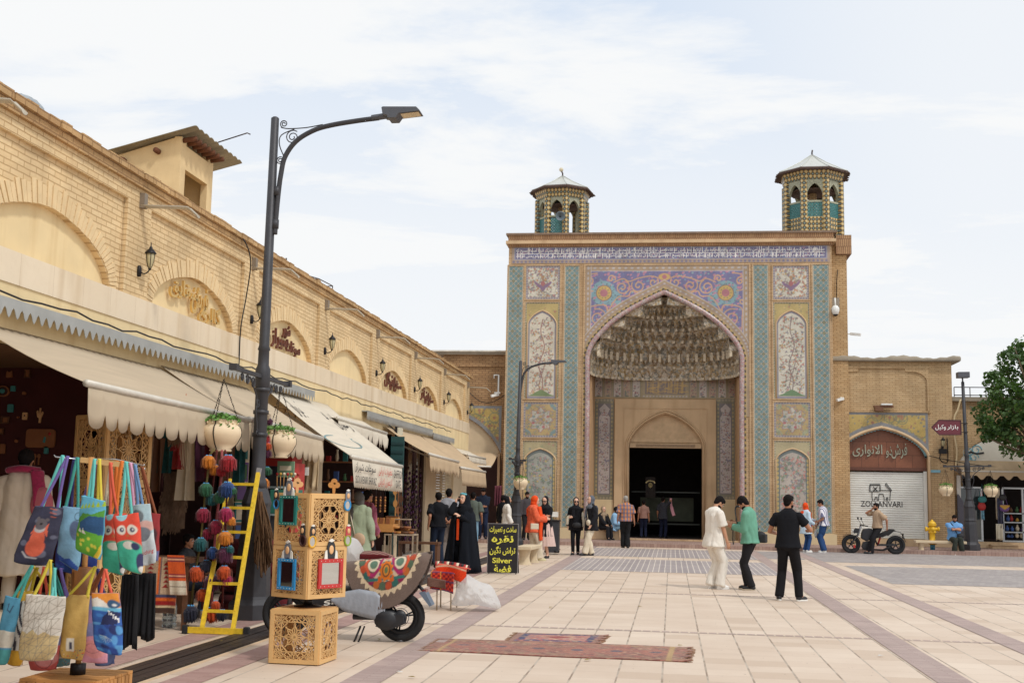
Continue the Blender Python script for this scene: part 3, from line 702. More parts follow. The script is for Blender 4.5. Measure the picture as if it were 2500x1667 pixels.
q.prism([(XL,0.13),(op[0][0],0.13)]+op[1:il+1]+[(xm,10.72),(XL,10.72)],FY(0),-0.9,0.0,M_PBR)
q.prism([(xm,10.72)]+op[il:]+[(XR,0.13),(XR,10.72)],FY(0),-0.9,0.0,M_PBR)
q.box(XL,XR,0,0.9,10.722,ZT,M_PBR)
q.box(XL,XL+0.9,0.902,4.5,0.13,ZT,M_PBRX);q.box(XR-0.9,XR+0.0,0.902,4.5,0.13,ZT,M_PBRX)
q.box(XL+0.9,XR-0.9,3.6,4.5,9.8,ZT,M_PBRX)
q.build('brick_front',pt)
q=MB();q.box(XR+0.004,XR+0.62,0.45,4.5,0.13,11.5,M_PBRX);q.build('side_buttress',pt)
q=MB();M_CORN=brick_mat('cornice_bricks',(188,152,114),(170,132,98),(126,94,70),1,axes='xz',bw=0.07,bh=0.3,ms=0.012,bumpd=0.01,swing=0.25)
q.box(XL-0.10,XR+0.16,-0.20,4.5,11.50,11.62,M_PSTONE);q.box(XL-0.02,XR+0.08,-0.12,4.5,11.621,11.85,M_CORN)
q.box(XL-0.1,XR+0.2,-0.18,4.5,11.851,11.93,mat('dark_cornice_cap',(128,108,92),0.85,var=0.2))
q.box(XL-0.03,XR+0.05,-0.06,0.1,11.38,11.499,M_CORN)
q.box(XR+0.2,XR+0.78,0.25,4.5,11.1,11.84,M_CORN)
q.build('cornice',pt)
q=MB();q.box(XL-0.06,op[0][0]-0.05,-0.14,-0.001,0.13,0.52,M_PSTONE2);q.build('plinth',pt);q=MB();q.box(op[-1][0]+0.05,XR+0.04,-0.14,-0.001,0.13,0.52,M_PSTONE2);q.build('plinth',pt)
FP=lambda d0=0.0:(lambda X,Y:(X,-d0,Y))
def panel_at(name,cv,x0,z0,d=0.012,keep=None,material=None,parent=None):
 return cv.mesh(name,lambda X,Y:(X+x0,0*X-d,Y+z0),material or M_TILE,parent or pt,keep)
def frame(q,x0,x1,z0,z1,w,d,m):
 q.box(x0,x1,-d,-0.001,z1-w,z1,m);q.box(x0,x1,-d,-0.001,z0,z0+w,m)
 q.box(x0,x0+w,-d,-0.001,z0+w,z1-w,m);q.box(x1-w,x1,-d,-0.001,z0+w,z1-w,m)
STEP=0.02
z0,z1=A(1640,642)[1],A(1640,593)[1]
x0,x1=XL+0.12,A(2026,620)[0]
cv=Cv(x1-x0,z1-z0,STEP,(176,150,132))
for k in range(int(cv.w/0.16)):cv.disk(k*0.16+0.08,0.07,0.05,(108,104,146));cv.disk(k*0.16+0.08,cv.h-0.07,0.05,(108,104,146))
cv.rect(0.10,cv.w-0.10,0.15,cv.h-0.15,(150,160,190));cv.rect(0.14,cv.w-0.14,0.18,cv.h-0.18,(64,66,138))
g=random.Random(5)
for _ in range(700):cv.disk(g.uniform(0.2,cv.w-0.2),g.uniform(0.2,cv.h-0.2),0.028,g.choice([(98,130,190),(150,100,150),(90,90,160)]))
panel_at('inscription_frieze',cv,x0,z0)
q=MB();M_WHT=mat('white_glaze',(232,230,226),0.3);M_YG=mat('yellow_glaze',(214,170,60),0.3)
fp=lambda a,b,d:(a,-d,b)
verses=['بسم الله الرحمن الرحیم انما یعمر مساجد الله من آمن بالله','والیوم الآخر واقام الصلوة وآتی الزکوة ولم یخش الا الله','فعسی اولئک ان یکونوا من المهتدین صدق الله العظیم','فی بیوت اذن الله ان ترفع ویذکر فیها اسمه یسبح له']
bw_=(x1-x0-0.36)/4;mid=(z0+z1)/2
for k in range(4):
 xa=x0+0.18+k*bw_
 write(q,verses[3-k],fp,M_WHT,xa,xa+bw_-0.03,mid+0.0,z1-0.19,0.016,bold=0.012)
 write(q,verses[(k+1)%4],fp,M_WHT,xa,xa+bw_-0.03,z0+0.19,mid-0.01,0.016,bold=0.012)
for k in range(150):
 xa=x0+0.2+g.random()*(x1-x0-0.4);zz_=g.choice([mid-0.02,z0+0.2]);q.box(xa,xa+0.02,-0.017,-0.015,zz_,zz_+g.uniform(0.15,0.3),M_WHT)
q.box(x0+0.18,x1-0.18,-0.0165,-0.015,mid-0.02,mid,M_WHT)
q.build('inscription_lettering',pt,fix=False)
def girih(w,h):
 cv=Cv(w,h,0.016,(58,98,110));n=3;s=w/n*1.0;
 nx,ny=n,int(round(h/s))
 sy=h/ny
 for j in range(ny+1):
  for i in range(nx+1):
   for(ox,oy,kind)in((0,0,0),(0.5,0.5,1)):
    x,y=(i+ox)*s,(j+oy)*sy
    if x>w+0.01 or y>h+0.01:continue
    R=s*0.34
    for k in range(8):
     a=PI/4*k;cv.line([(x+R*0.55*math.cos(a),y+R*0.55*math.sin(a)),(x+R*1.25*math.cos(a),y+R*1.25*math.sin(a))],0.013,(214,204,176))
    if kind==0 and(i+j)%2:cv.disk(x,y,R*0.72,(70,70,50));cv.disk(x,y,R*0.4,(150,146,84))
    else:cv.disk(x,y,R*0.75,(74,146,158));cv.disk(x,y,R*0.42,(34,84,104));cv.disk(x,y,R*0.16,(190,200,190))
 for j in range(2*ny+1):
  for i in range(2*nx+1):
   if(i+j)%2:cv.disk(i*s/2,j*sy/2,s*0.12,(216,200,168));cv.disk(i*s/2,j*sy/2,s*0.06,(120,72,52))
 e=0.035
 for a in((0,e,0,h),(w-e,w,0,h)):cv.rect(a[0],a[1],a[2],a[3],(204,194,174))
 cv.grain(0.2);return cv
sz0,sz1=A(1260,1285)[1]+0.02,A(1260,650)[1]
for(pa,pb)in((1240,1277),(1379,1415),(1838,1876),(1985,2026)):
 xa=(A(pa,660)[0]+A(pa-7,1280)[0])/2;xb=(A(pb,660)[0]+A(pb-7 if pa<1500 else pb+3,1280)[0])/2
 if pa>1500:xa=A(pa+2,950)[0]
 if pa<1500:xa=A(pa-4,950)[0];xb=A(pb-4,950)[0]
 cv=girih(xb-xa,sz1-sz0);panel_at('girih_tile_strip',cv,xa,sz0,0.012,None,M_TILE2)
 q=MB();frame(q,xa-0.05,xb+0.05,sz0-0.05,sz1+0.05,0.048,0.03,M_PBR);q.build('strip_border',pt)
FLC=[(176,60,66),(196,96,60),(120,70,130),(186,92,110),(88,92,150),(206,150,80)]
IVO=(226,222,208)
def border(cv,w=0.09,c=(128,124,150),c2=(204,196,186)):
 for a in((0,w,0,cv.h),(cv.w-w,cv.w,0,cv.h),(0,cv.w,0,w),(0,cv.w,cv.h-w,cv.h)):cv.rect(*a,c)
 n=int(cv.h/0.1)
 for k in range(n):cv.disk(w/2,(k+.5)*cv.h/n,0.022,c2);cv.disk(cv.w-w/2,(k+.5)*cv.h/n,0.022,c2)
 n=int(cv.w/0.1)
 for k in range(n):cv.disk((k+.5)*cv.w/n,w/2,0.022,c2);cv.disk((k+.5)*cv.w/n,cv.h-w/2,0.022,c2)
def point_arch(xc,hw,z0,zs,za,n=14,off=0.0):
 L=[]
 for k in range(n+1):
  u=math.cos(k/n*PI/2)if k<n else 0.0;u=1.0 if k==0 else u;L.append(((hw+off)*u,zs+(za+off*1.3-zs)*(0.66*(1-u**2.3)**0.6+0.34*(1-u))if k else zs))
 return[(xc-hw-off,z0)]+[(xc-x,z)for x,z in L]+[(xc+x,z)for x,z in reversed(L[:-1])]+[(xc+hw+off,z0)]
q_all=MB()
for side,(pa,pb)in enumerate(((1284,1368),(1887,1976))):
 xa,xb=A(pa-(3 if side==0 else-1),850)[0],A(pb-(3 if side==0 else-1),850)[0];w=xb-xa;red=side==1
 za,zb=A(pa,731)[1],A(pa,649)[1];h=zb-za
 cv=Cv(w,h,STEP,IVO);cv.flowers(190,FLC,0.018,0.036,3+side,(70,110,76),stems=(130,130,104));
 for dx in np.linspace(-1,1,25):cv.disk(w/2+dx*0.30,h*0.50-0.17*(1-dx*dx),0.07*(1.1-abs(dx)*0.5),(124,84,140))
 cv.disk(w/2,h*0.33,0.10,(124,84,140));cv.line([(w/2,h*0.4),(w/2,h*0.66)],0.05,(176,110,80));cv.disk(w/2,h*0.66,0.06,(190,140,90))
 cv.disk(w/2,h*0.47,0.09,(176,80,96));border(cv);cv.grain(0.07);panel_at('urn_tile_panel',cv,xa,za,0.008)
 ya_,yb_=A(pa,973)[1],A(pa,738)[1];zs,zp=A(pa,792)[1],A(1324,758)[1]
 cv=Cv(w,yb_-ya_,STEP,(196,172,92));cv.flowers(60,[(170,84,70),(120,110,80),(210,180,110)],0.02,0.04,9+side,(120,128,90))
 border(cv,0.05,(130,140,110));cv.grain(0.08);panel_at('yellow_niche_spandrel',cv,xa,ya_,0.006)
 hw=w/2-0.10;nich=point_arch(w/2,hw,0.0,zs-ya_,zp-ya_)
 cv=Cv(w,yb_-ya_,0.016,(134,134,158));inner=point_arch(w/2,hw-0.085,0.09,zs-ya_,zp-ya_-0.1)
 ins=cv.inside(inner);cv.put(ins.astype(float),IVO if side else(228,220,202));keep=cv.inside(point_arch(w/2,hw,0.0,zs-ya_,zp-ya_))
 for k in range(150):cv.disk(0.125 if k%2 else w-0.125,(k//2)*0.06+0.03,0.018,(206,200,190))
 msk=lambda x,y:abs(x-w/2)<hw-0.13 and 0.2<y<zs-ya_+0.3
 tr=bez([(w/2-0.02,0.1,0),(w/2+0.05,0.7,0),(w/2-0.10,1.3,0),(w/2+0.10,2.0,0),(w/2-0.05,2.6,0),(w/2+0.02,3.1,0)],8);tcol=(110,84,92)if side else(150,82,76)
 cv.flowers(430,FLC if side==0 else FLC+[(60,70,110),(190,60,90)],0.016,0.034,21+side,(50,100,60)if side else(84,104,50),mask=msk,stems=(112,128,96))
 cv.line([(p[0],p[1])for p in tr],0.035,tcol)
 cv.line([(w/2+0.06,0.1),(w/2-0.1,0.5),(w/2+0.0,0.9),(w/2+0.15,1.4)],0.028,tcol)
 for k in range(14):
  p=tr[3+k*2];s_=1 if k%2 else-1;cv.line([(p[0],p[1]),(p[0]+s_*0.14,p[1]+0.10),(p[0]+s_*0.26,p[1]+0.06)],0.018,tcol)
 hill=(86,128,62)if side==0 else(48,120,66)
 cv.put(((cv.Y<0.12+0.22*np.exp(-((cv.X-w/2)/0.3)**2))&ins).astype(float),hill);cv.put(((cv.Y<0.1)&ins).astype(float),(196,180,170))
 cv.rect(0,w,0,0.08,(134,134,158));cv.grain(0.06);panel_at('flowering_tree_niche',cv,xa,ya_,0.012,keep)
 za2,zb2=A(pa,1067)[1],A(pa,981)[1];h=zb2-za2
 cv=Cv(w,h,STEP,(188,160,96));
 for cx_,cy_ in((0,0),(w,0),(0,h),(w,h)):cv.disk(cx_,cy_,0.34,(96,140,150)if side==0 else(160,168,130));cv.disk(cx_,cy_,0.2,(206,176,96))
 star=[(w/2+(0.50 if k%2==0 else 0.36)*math.cos(k*PI/8),h/2+(0.50 if k%2==0 else 0.36)*math.sin(k*PI/8))for k in range(16)]
 cv.poly(star,(196,194,184));cv.line(star+[star[0]],0.02,(160,84,96))
 for k in range(8):a=k*PI/4+PI/8;cv.disk(w/2+0.3*math.cos(a),h/2+0.3*math.sin(a),0.055,(184,74,96)if k%2==0 else(110,140,150))
 cv.disk(w/2,h/2,0.17,(176,150,150));
 for k in range(4):a=k*PI/2;cv.disk(w/2+0.12*math.cos(a),h/2+0.12*math.sin(a),0.06,(200,170,110))
 cv.flowers(230,[(176,96,96),(110,124,156),(80,120,104),(190,150,90)],0.014,0.024,5,(70,110,90));border(cv,0.08,(120,122,150));cv.grain(0.07);panel_at('star_medallion_panel',cv,xa,za2,0.008)
 yc_,yd_=A(pa,1288)[1],A(pa,1075)[1];zs2,zp2=A(pa,1122)[1],A(pa,1094)[1]
 cv=Cv(w,yd_-yc_,STEP,(186,174,130));cv.flowers(40,[(190,120,120),(150,160,120),(110,130,130)],0.025,0.05,31+side);border(cv,0.06,(150,148,110));cv.grain(0.08);panel_at('pale_niche_spandrel',cv,xa,yc_,0.006)
 cv=Cv(w,yd_-yc_,0.018,(60,96,108));hw2=w/2-0.06;kp=cv.inside(point_arch(w/2,hw2,0,zs2-yc_,zp2-yc_))
 for k in range(36):
  for xx in(0.115,w-0.115):cv.disk(xx,0.1+k*0.16,0.05,(206,178,96),0.07)
 ins=cv.inside(point_arch(w/2,hw2-0.15,0.0,zs2-yc_,zp2-yc_-0.15));cv.put(ins.astype(float),(196,186,178)if side else(170,176,170))
 m2=lambda x,y:abs(x-w/2)<hw2-0.16 and y<zs2-yc_+0.1
 cv.flowers(420,[(196,70,96),(206,130,140),(90,110,150),(70,130,110),(120,90,110)]if side else[(150,120,150),(90,110,140),(170,130,140),(70,130,130),(190,170,90)],0.02,0.045,41+side,(60,116,96),mask=m2)
 cv.grain(0.08);panel_at('rose_garden_niche',cv,xa,yc_,0.012,kp)
 q=MB()
 for(u0,u1,v0,v1)in((xa,xb,za,zb),(xa,xb,ya_,yb_),(xa,xb,za2,zb2),(xa,xb,yc_,yd_)):frame(q,u0-0.045,u1+0.045,v0-0.045,v1+0.045,0.05,0.035,M_PBR)
 for(u,v0,vs_,vp)in((xa+w/2,ya_,zs,zp),(xa+w/2,yc_,zs2,zp2)):
  hh=(w/2-0.10)if v0==ya_ else(w/2-0.06)
  P=point_arch(u,hh,v0,vs_,vp,off=0.0);q.tube([(a,-0.02,b_)for a,b_ in P],0.028,M_PSTONE,6)
 q.build('panel_frame',pt)
sx0,sx1=A(1427,900)[0],A(1829,900)[0];sz0_,sz1_=A(1440,1000)[1]-0.2,A(1640,648)[1]
cv=Cv(sx1-sx0,sz1_-sz0_,0.018,(88,92,164));W2,H2=cv.w,cv.h;xc=xm-sx0
g=random.Random(8)
for _ in range(1500):
 x,y=g.uniform(0,W2),g.uniform(0,H2);cv.disk(x,y,g.uniform(0.02,0.04),g.choice([(110,160,190),(84,124,180),(70,76,146),(130,170,186)]))
for s_ in(-1,1):
 for(ox,oy,r)in((2.35,1.08,0.48),(1.95,1.3,0.3)):cv.disk(xc+s_*ox,H2-oy,r,(112,170,190))
 for _ in range(60):cv.disk(xc+s_*(2.3+g.uniform(-.55,.55)),H2-1.05+g.uniform(-.5,.5),0.025,(56,100,120))
for _ in range(1300):
 x,y=g.uniform(0,W2),g.uniform(0,H2);r=g.uniform(0.02,0.05);cv.disk(x,y,r,(196,120,156));cv.disk(x+r,y+r*.5,r*.6,(206,140,170))
OC=(216,164,118)
for s_ in(-1,1):
 X_=lambda u:xc+s_*u
 cv.disk(X_(2.33),H2-1.08,0.31,(130,84,60));cv.disk(X_(2.33),H2-1.08,0.28,(214,176,80));cv.disk(X_(2.33),H2-1.08,0.15,(186,96,122))
 for k in range(10):cv.disk(X_(2.33)+0.2*math.cos(k*.63),H2-1.08+0.2*math.sin(k*.63),0.025,(120,120,90))
 for(u,v,r,t,a0,sg)in((1.62,0.86,0.30,1.6,2.0,1),(1.00,0.80,0.27,1.5,0.5,-1),(0.42,0.66,0.2,1.2,2.5,1),(2.55,2.05,0.36,1.7,1.2,1),(2.72,2.95,0.2,1.4,0.4,-1),(2.9,3.6,0.12,1.2,0.4,1),(2.05,0.52,0.16,1.2,3.4,-1),(2.88,0.62,0.16,1.2,1.0,1),(2.95,1.4,0.15,1.2,1.2,-1)):
  cv.spiral(X_(u),H2-v,r,t,0.042,OC,a0 if s_>0 else PI-a0,sg*s_)
 for P in([(0.1,.55),(0.5,.42),(1.0,.5),(1.35,.62),(1.6,.52),(1.95,.66)],[(0.62,.85),(0.85,1.12),(1.25,1.0),(1.4,1.2),(1.75,1.22),(2.0,1.5)],[(2.0,1.5),(2.15,1.75),(2.3,1.55),(2.9,1.65),(2.95,2.1),(2.9,2.6),(2.65,2.7),(2.95,3.3)],[(2.6,.3),(2.95,.4),(3.0,0.9),(2.75,1.0)],[(2.2,1.7),(2.2,2.2),(2.4,2.5),(2.8,2.5)]):
  cv.line([(X_(p[0]),H2-p[1])for p in bez([(a,b_,0)for a,b_ in P],6)],0.04,OC)
cv.disk(xc,H2-0.45,0.24,(190,130,110),0.15);cv.disk(xc,H2-0.45,0.21,(214,176,90),0.12);cv.disk(xc,H2-0.45,0.09,(186,96,122))
bw2=0.2;BD=(172,142,110)
for a in((0,bw2,0,H2),(W2-bw2,W2,0,H2),(0,W2,H2-bw2,H2)):cv.rect(*a,BD)
for a in((bw2,bw2+0.03,0,H2),(W2-bw2-0.03,W2-bw2,0,H2),(bw2,W2-bw2,H2-bw2-0.03,H2-bw2)):cv.rect(*a,(200,190,190))
for k in range(26):cv.disk(0.1,H2-0.1-k*0.2,0.035,(190,186,190),0.06);cv.disk(W2-0.1,H2-0.1-k*0.2,0.035,(190,186,190),0.06)
for k in range(int(W2/0.24)):cv.disk(0.12+k*0.24,H2-0.1,0.06,(190,186,190),0.035)
oa=[(a-sx0,b-sz0_)for a,b in arch_pts(0.52)];ob=[(a-sx0,b-sz0_)for a,b in arch_pts(0.27)];oc=[(a-sx0,b-sz0_)for a,b in arch_pts(0.2)]
ins_a,ins_c=cv.inside([(oa[0][0],-3)]+oa+[(oa[-1][0],-3)]),cv.inside([(oc[0][0],-3)]+oc+[(oc[-1][0],-3)])
cv.put(ins_a.astype(float),BD)
om=[(a-sx0,b-sz0_)for a,b in arch_pts(0.40)];cv.line(om,0.03,(150,130,150));cv.line(oa,0.03,(200,190,186))
for k in range(2,len(om)-2,2):cv.disk(om[k][0],om[k][1],0.045,(196,190,190),0.035)
cv.line(ob,0.05,(206,176,130));cv.grain(0.07)
panel_at('scrollwork_spandrel',cv,sx0,sz0_,0.02,~ins_c)
q=MB();frame(q,sx0-0.07,sx1+0.07,0.13,sz1_+0.07,0.068,0.04,M_PBR)
q.box(sx0-0.02,sx0+0.03,-0.03,-0.001,0.13,sz0_,M_PBR)
q.build('spandrel_frame',pt)
P=arch_pts(0.11,8);cv=Cv(1.0,1.0,0.01,(214,202,196))
L=[0.0]
for i in range(1,len(P)):L.append(L[-1]+math.hypot(P[i][0]-P[i-1][0],P[i][1]-P[i-1][1]))
def along(s):
 s=min(max(s,0),L[-1]-1e-6);i=int(np.searchsorted(L,s,'right')-1);t=(s-L[i])/(L[i+1]-L[i]+1e-9);return(P[i][0]*(1-t)+P[i+1][0]*t,P[i][1]*(1-t)+P[i+1][1]*t,P[i+1][0]-P[i][0],P[i+1][1]-P[i][1])
rope=Cv(1.0,L[-1],0.022,(212,200,196));rope.nx=15
rope.X,rope.Y=np.meshgrid(np.linspace(0,1,15),np.linspace(0,L[-1],rope.ny));rope.c=np.empty((rope.ny,15,3));rope.c[:]=srgb(206,196,192)
tw=(rope.Y/0.55+rope.X)%1.0
nn_=np.random.default_rng(2).random(rope.X.shape)
rope.put(((nn_>0.55)*0.8),(186,100,116));rope.put(((nn_<0.2)*0.8),(110,110,140));rope.put((tw<0.09).astype(float)*0.7,(170,130,110))
ax=[along(s)for s in np.linspace(0,L[-1],rope.ny)]
ax=np.array(ax);tl=np.hypot(ax[:,2],ax[:,3])+1e-9;nxx,nzz=-ax[:,3]/tl,ax[:,2]/tl
th=np.linspace(0,2*PI,15);R_=0.095
rope.mesh('twisted_tile_rope',lambda X,Y:(ax[:,0][:,None]+R_*np.cos(th)[None]*nxx[:,None],-0.04-R_*np.sin(th)[None]+0*X,ax[:,1][:,None]+R_*np.cos(th)[None]*nzz[:,None]),M_TILE,pt)
q=MB();M_STUD=mat('dark_green_studs',(84,80,56),0.5);M_YST=mat('mustard_studs',(176,150,84),0.5)
Po=arch_pts(0.235,8);s=0;Lo=[0.0]
for i in range(1,len(Po)):Lo.append(Lo[-1]+math.hypot(Po[i][0]-Po[i-1][0],Po[i][1]-Po[i-1][1]))
k=0
while s<Lo[-1]:
 i=int(np.searchsorted(Lo,s,'right')-1);i=min(i,len(Po)-2);t=(s-Lo[i])/(Lo[i+1]-Lo[i]+1e-9);x,z=Po[i][0]*(1-t)+Po[i+1][0]*t,Po[i][1]*(1-t)+Po[i+1][1]*t
 q.box(x-0.03,x+0.03,-0.055,-0.001,z-0.03,z+0.03,M_STUD if k%2 else M_YST);s+=0.1;k+=1
tag(q.build('arch_studs',pt),kind='stuff')
DB=2.75
M_INN=mat('iwan_side_plaster',(184,152,116),0.85,var=0.12)
ip=arch_pts(0.0);xl_,xr_=ip[0][0],ip[-1][0];zsp=A(1460,912)[1]
q=MB();q.box(xl_-0.3,xl_-0.02,0.902,DB,0.13,zsp+1.2,M_INN);q.box(xr_+0.02,xr_+0.3,0.902,DB,0.13,zsp+1.2,M_INN)
dx0,dx1,dz1=at(1536.4,1200,Y=PYY+DB)[0],at(1712.7,1200,Y=PYY+DB)[0],at(1620,1093,Y=PYY+DB)[2]
hx0,hx1,hz1=at(1499.5,1200,Y=PYY+DB)[0],at(1748,1200,Y=PYY+DB)[0],at(1620,975,Y=PYY+DB)[2]
q.box(xl_-0.3,hx0-0.004,DB+0.001,DB+0.4,0.13,9.6,M_INN);q.box(hx1+0.004,xr_+0.3,DB+0.001,DB+0.4,0.13,9.6,M_INN);q.box(hx0-0.003,hx1+0.003,DB+0.001,DB+0.4,hz1+0.003,9.6,M_INN)
q.build('iwan_wall',pt)
def back(px,py):p=at(px,py,Y=PYY+DB);return p[0],p[2]
zr0,zr1=back(1600,972)[1],back(1600,912)[1]
cv=Cv(xr_-xl_,zr1-zr0,0.02,(158,138,88));lx=xl_
cv.flowers(120,[(120,96,76),(150,150,100),(120,120,130)],0.02,0.03,77)
cols=[(205+90*k)/3.9196+1400 for k in(0,1,2,3,4)]+[1400+(1110+92*k)/3.9196 for k in(0,1,2,3,4)]
for k,pxx in enumerate(cols):
 a=back(pxx,940)[0]-lx;w_=0.31;zt_=cv.h-0.1;base=(210,196,186)if k%2==0 else(176,146,116)
 P_=point_arch(a+w_/2,w_/2,0.05,zt_-0.16,zt_);cv.poly(P_,base);cv.line(P_,0.02,(74,82,66))
 r_=random.Random(k)
 for _ in range(26):cv.disk(a+r_.uniform(0.05,w_-0.05),r_.uniform(0.12,zt_-0.18),r_.uniform(0.016,0.03),r_.choice([(160,50,66),(150,70,80),(70,76,110),(60,96,76)]))
 cv.disk(a+w_/2,0.08,0.09,(40,64,50),0.03)
ca,cb_=back(1575,940)[0]-lx,back(1673,940)[0]-lx
cv.rect(ca-0.1,cb_+0.1,0.02,cv.h-0.03,(166,146,104))
for k in range(14):cv.disk(ca-0.05+k*(cb_-ca+0.1)/13,0.08,0.04,(200,190,186),0.03);cv.disk(ca-0.05+k*(cb_-ca+0.1)/13,cv.h-0.1,0.04,(200,190,186),0.03)
cv.rect(ca,cb_,0.16,cv.h-0.18,(110,92,92));g=random.Random(4)
for _ in range(70):
 x=g.uniform(ca+0.05,cb_-0.05);y=g.uniform(0.2,cv.h-0.25);cv.line([(x,y),(x+g.uniform(-.05,.25),y+g.uniform(-.04,.04))],0.024,(208,164,56))
for _ in range(26):x=g.uniform(ca+0.05,cb_-0.05);cv.line([(x,0.22),(x+0.02,cv.h-0.25)],0.018,(212,168,60))
cv.grain(0.08);cv.mesh('tile_arch_row',lambda X,Y:(X+xl_,0*X+DB-0.012,Y+zr0),M_TILE,pt)
for(pa,pb)in((1445,1498),(1749,1802)):
 xa,xb=back(pa,1100)[0],back(pb,1100)[0];xa=max(xa,xl_+0.01);xb=min(xb,xr_-0.01);za,zb=back(pa,1218)[1],back(pa,973)[1]
 cv=Cv(xb-xa,zb-za,0.018,(92,92,64))
 for k in range(26):
  for xx in(0.09,cv.w-0.09):cv.disk(xx,0.08+k*0.16,0.05,(160,140,76))
 for k in range(8):cv.disk(k*0.13,0.06,0.045,(150,140,110));cv.disk(k*0.13,cv.h-0.06,0.045,(150,140,110))
 iw=cv.w*0.28;c_=cv.w/2
 cv.rect(c_-iw-0.05,c_+iw+0.05,0.2,cv.h-0.2,(80,74,92));cv.poly([(c_-iw,0.25),(c_-iw,cv.h-0.75),(c_-iw*.6,cv.h-0.62),(c_-iw,cv.h-0.42),(c_,cv.h-0.2),(c_+iw,cv.h-0.42),(c_+iw*.6,cv.h-0.62),(c_+iw,cv.h-0.75),(c_+iw,0.25)],(196,184,182))
 r_=random.Random(5)
 for _ in range(260):cv.disk(c_+r_.uniform(-iw,iw)*0.9,r_.uniform(0.3,cv.h-0.45),r_.uniform(0.014,0.03),r_.choice([(150,66,70),(70,78,140),(120,96,110),(96,110,90)]))
 cv.grain(0.08);cv.mesh('side_tile_panel',lambda X,Y:(X+xa,0*X+DB-0.014,Y+za),M_TILE,pt)
 q=MB();q.box(xa-0.01,xb+0.01,DB-0.02,DB,0.13,za,M_PSTONE2);q.build('stone_dado',pt)
q=MB();fb=lambda a,b,d:(a,DB-d,b);M_LINT=mat('carved_lintel_stone',(196,170,136),0.8,var=0.15,scale=5,bump=0.5,bscale=25)
axc=(dx0+dx1)/2;ahw=(dx1-dx0)/2+0.02;zsp2=dz1+0.08;zap=back(1623,1004)[1]-0.10
inn=point_arch(axc,ahw,0.13,zsp2,zap)
il2=len(inn)//2
q.prism([(hx0,0.13),(inn[0][0],0.13)]+inn[1:il2+1]+[(axc,hz1),(hx0,hz1)],fb,-0.38,0.10,M_PSTONE)
q.prism([(axc,hz1)]+inn[il2:]+[(hx1,0.13),(hx1,hz1)],fb,-0.38,0.10,M_PSTONE)
ia,ib,iz=back(1524,1100)[0],back(1724,1100)[0],back(1620,998)[1]
q.box(ia-0.03,ia,DB-0.125,DB-0.101,0.13,iz,M_PSTONE);q.box(ib,ib+0.03,DB-0.125,DB-0.101,0.13,iz,M_PSTONE);q.box(ia-0.03,ib+0.03,DB-0.13,DB-0.101,iz,iz+0.04,M_PSTONE)
for off,dd in((0.05,0.13),(0.12,0.115)):q.tube([(a,DB-dd,b)for a,b in point_arch(axc,ahw,0.13,zsp2,zap,off=off)],0.035,M_PSTONE,6)
q.build('stone_door_surround',pt)
q=MB();tp=[(a,b)for a,b in point_arch(axc,ahw-0.003,zsp2,zsp2,zap-0.004)][1:-1]
q.prism([(axc-ahw+0.003,dz1)]+tp+[(axc+ahw-0.003,dz1)],fb,-0.3,-0.12,M_LINT);q.box(dx0,dx1,DB+0.02,DB+0.118,dz1,dz1+0.18,M_LINT);q.box(dx0+0.25,dx1-0.25,DB+0.0,DB+0.019,dz1+0.04,dz1+0.14,mat('dark_carving',(150,128,104),0.9,var=0.3,scale=30))
q.box(dx0,dx1,DB+0.06,DB+0.119,dz1+0.22,dz1+0.38,M_LINT);q.build('carved_tympanum',pt)
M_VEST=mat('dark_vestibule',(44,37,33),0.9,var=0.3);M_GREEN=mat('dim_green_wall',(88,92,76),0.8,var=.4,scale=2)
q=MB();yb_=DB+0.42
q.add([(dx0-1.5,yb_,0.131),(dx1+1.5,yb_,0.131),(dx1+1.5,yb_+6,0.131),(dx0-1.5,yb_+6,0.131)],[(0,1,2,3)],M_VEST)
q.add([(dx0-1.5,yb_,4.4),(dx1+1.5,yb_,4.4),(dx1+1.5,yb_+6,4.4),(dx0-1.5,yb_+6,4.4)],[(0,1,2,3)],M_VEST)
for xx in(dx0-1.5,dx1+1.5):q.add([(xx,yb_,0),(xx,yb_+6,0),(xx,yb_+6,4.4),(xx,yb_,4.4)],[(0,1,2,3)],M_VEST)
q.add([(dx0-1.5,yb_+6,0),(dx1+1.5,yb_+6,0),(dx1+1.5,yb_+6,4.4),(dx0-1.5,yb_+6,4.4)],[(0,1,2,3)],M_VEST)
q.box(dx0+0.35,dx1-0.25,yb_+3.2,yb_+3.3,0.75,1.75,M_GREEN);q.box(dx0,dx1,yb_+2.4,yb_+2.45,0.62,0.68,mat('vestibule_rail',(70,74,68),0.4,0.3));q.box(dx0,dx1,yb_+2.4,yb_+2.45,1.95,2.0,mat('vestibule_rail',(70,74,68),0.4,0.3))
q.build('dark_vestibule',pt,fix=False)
q=MB();M_EMB=mat('pale_gold_emblem',(206,186,130),0.4,0.3);ex,ez=at(1588,1184,Y=PYY+DB+1.4)[0::2]
fe=lambda a,b,d:(ex+a,DB+1.4-d,ez+b)
for r0,zz_ in((0.09,0),(0.055,0)):q.tube([(ex+r0*math.cos(t)*0.8,DB+1.4,ez+r0*math.sin(t))for t in np.linspace(0,2*PI,17)],0.011,M_EMB,5)
q.tube([(ex,DB+1.4,ez-0.12),(ex,DB+1.4,ez+0.12)],0.012,M_EMB,5)
for k in range(9):t=PI*(0.12+0.76*k/8);q.box(ex+0.19*math.cos(t)-0.018,ex+0.19*math.cos(t)+0.018,DB+1.39,DB+1.41,ez+0.06+0.12*math.sin(t)-0.02,ez+0.06+0.12*math.sin(t)+0.025,M_EMB)
q.box(ex-0.2,ex+0.2,DB+1.42,DB+1.45,ez-0.5,ez+0.33,M_VEST)
tag(q.build('door_emblem',pt),None)
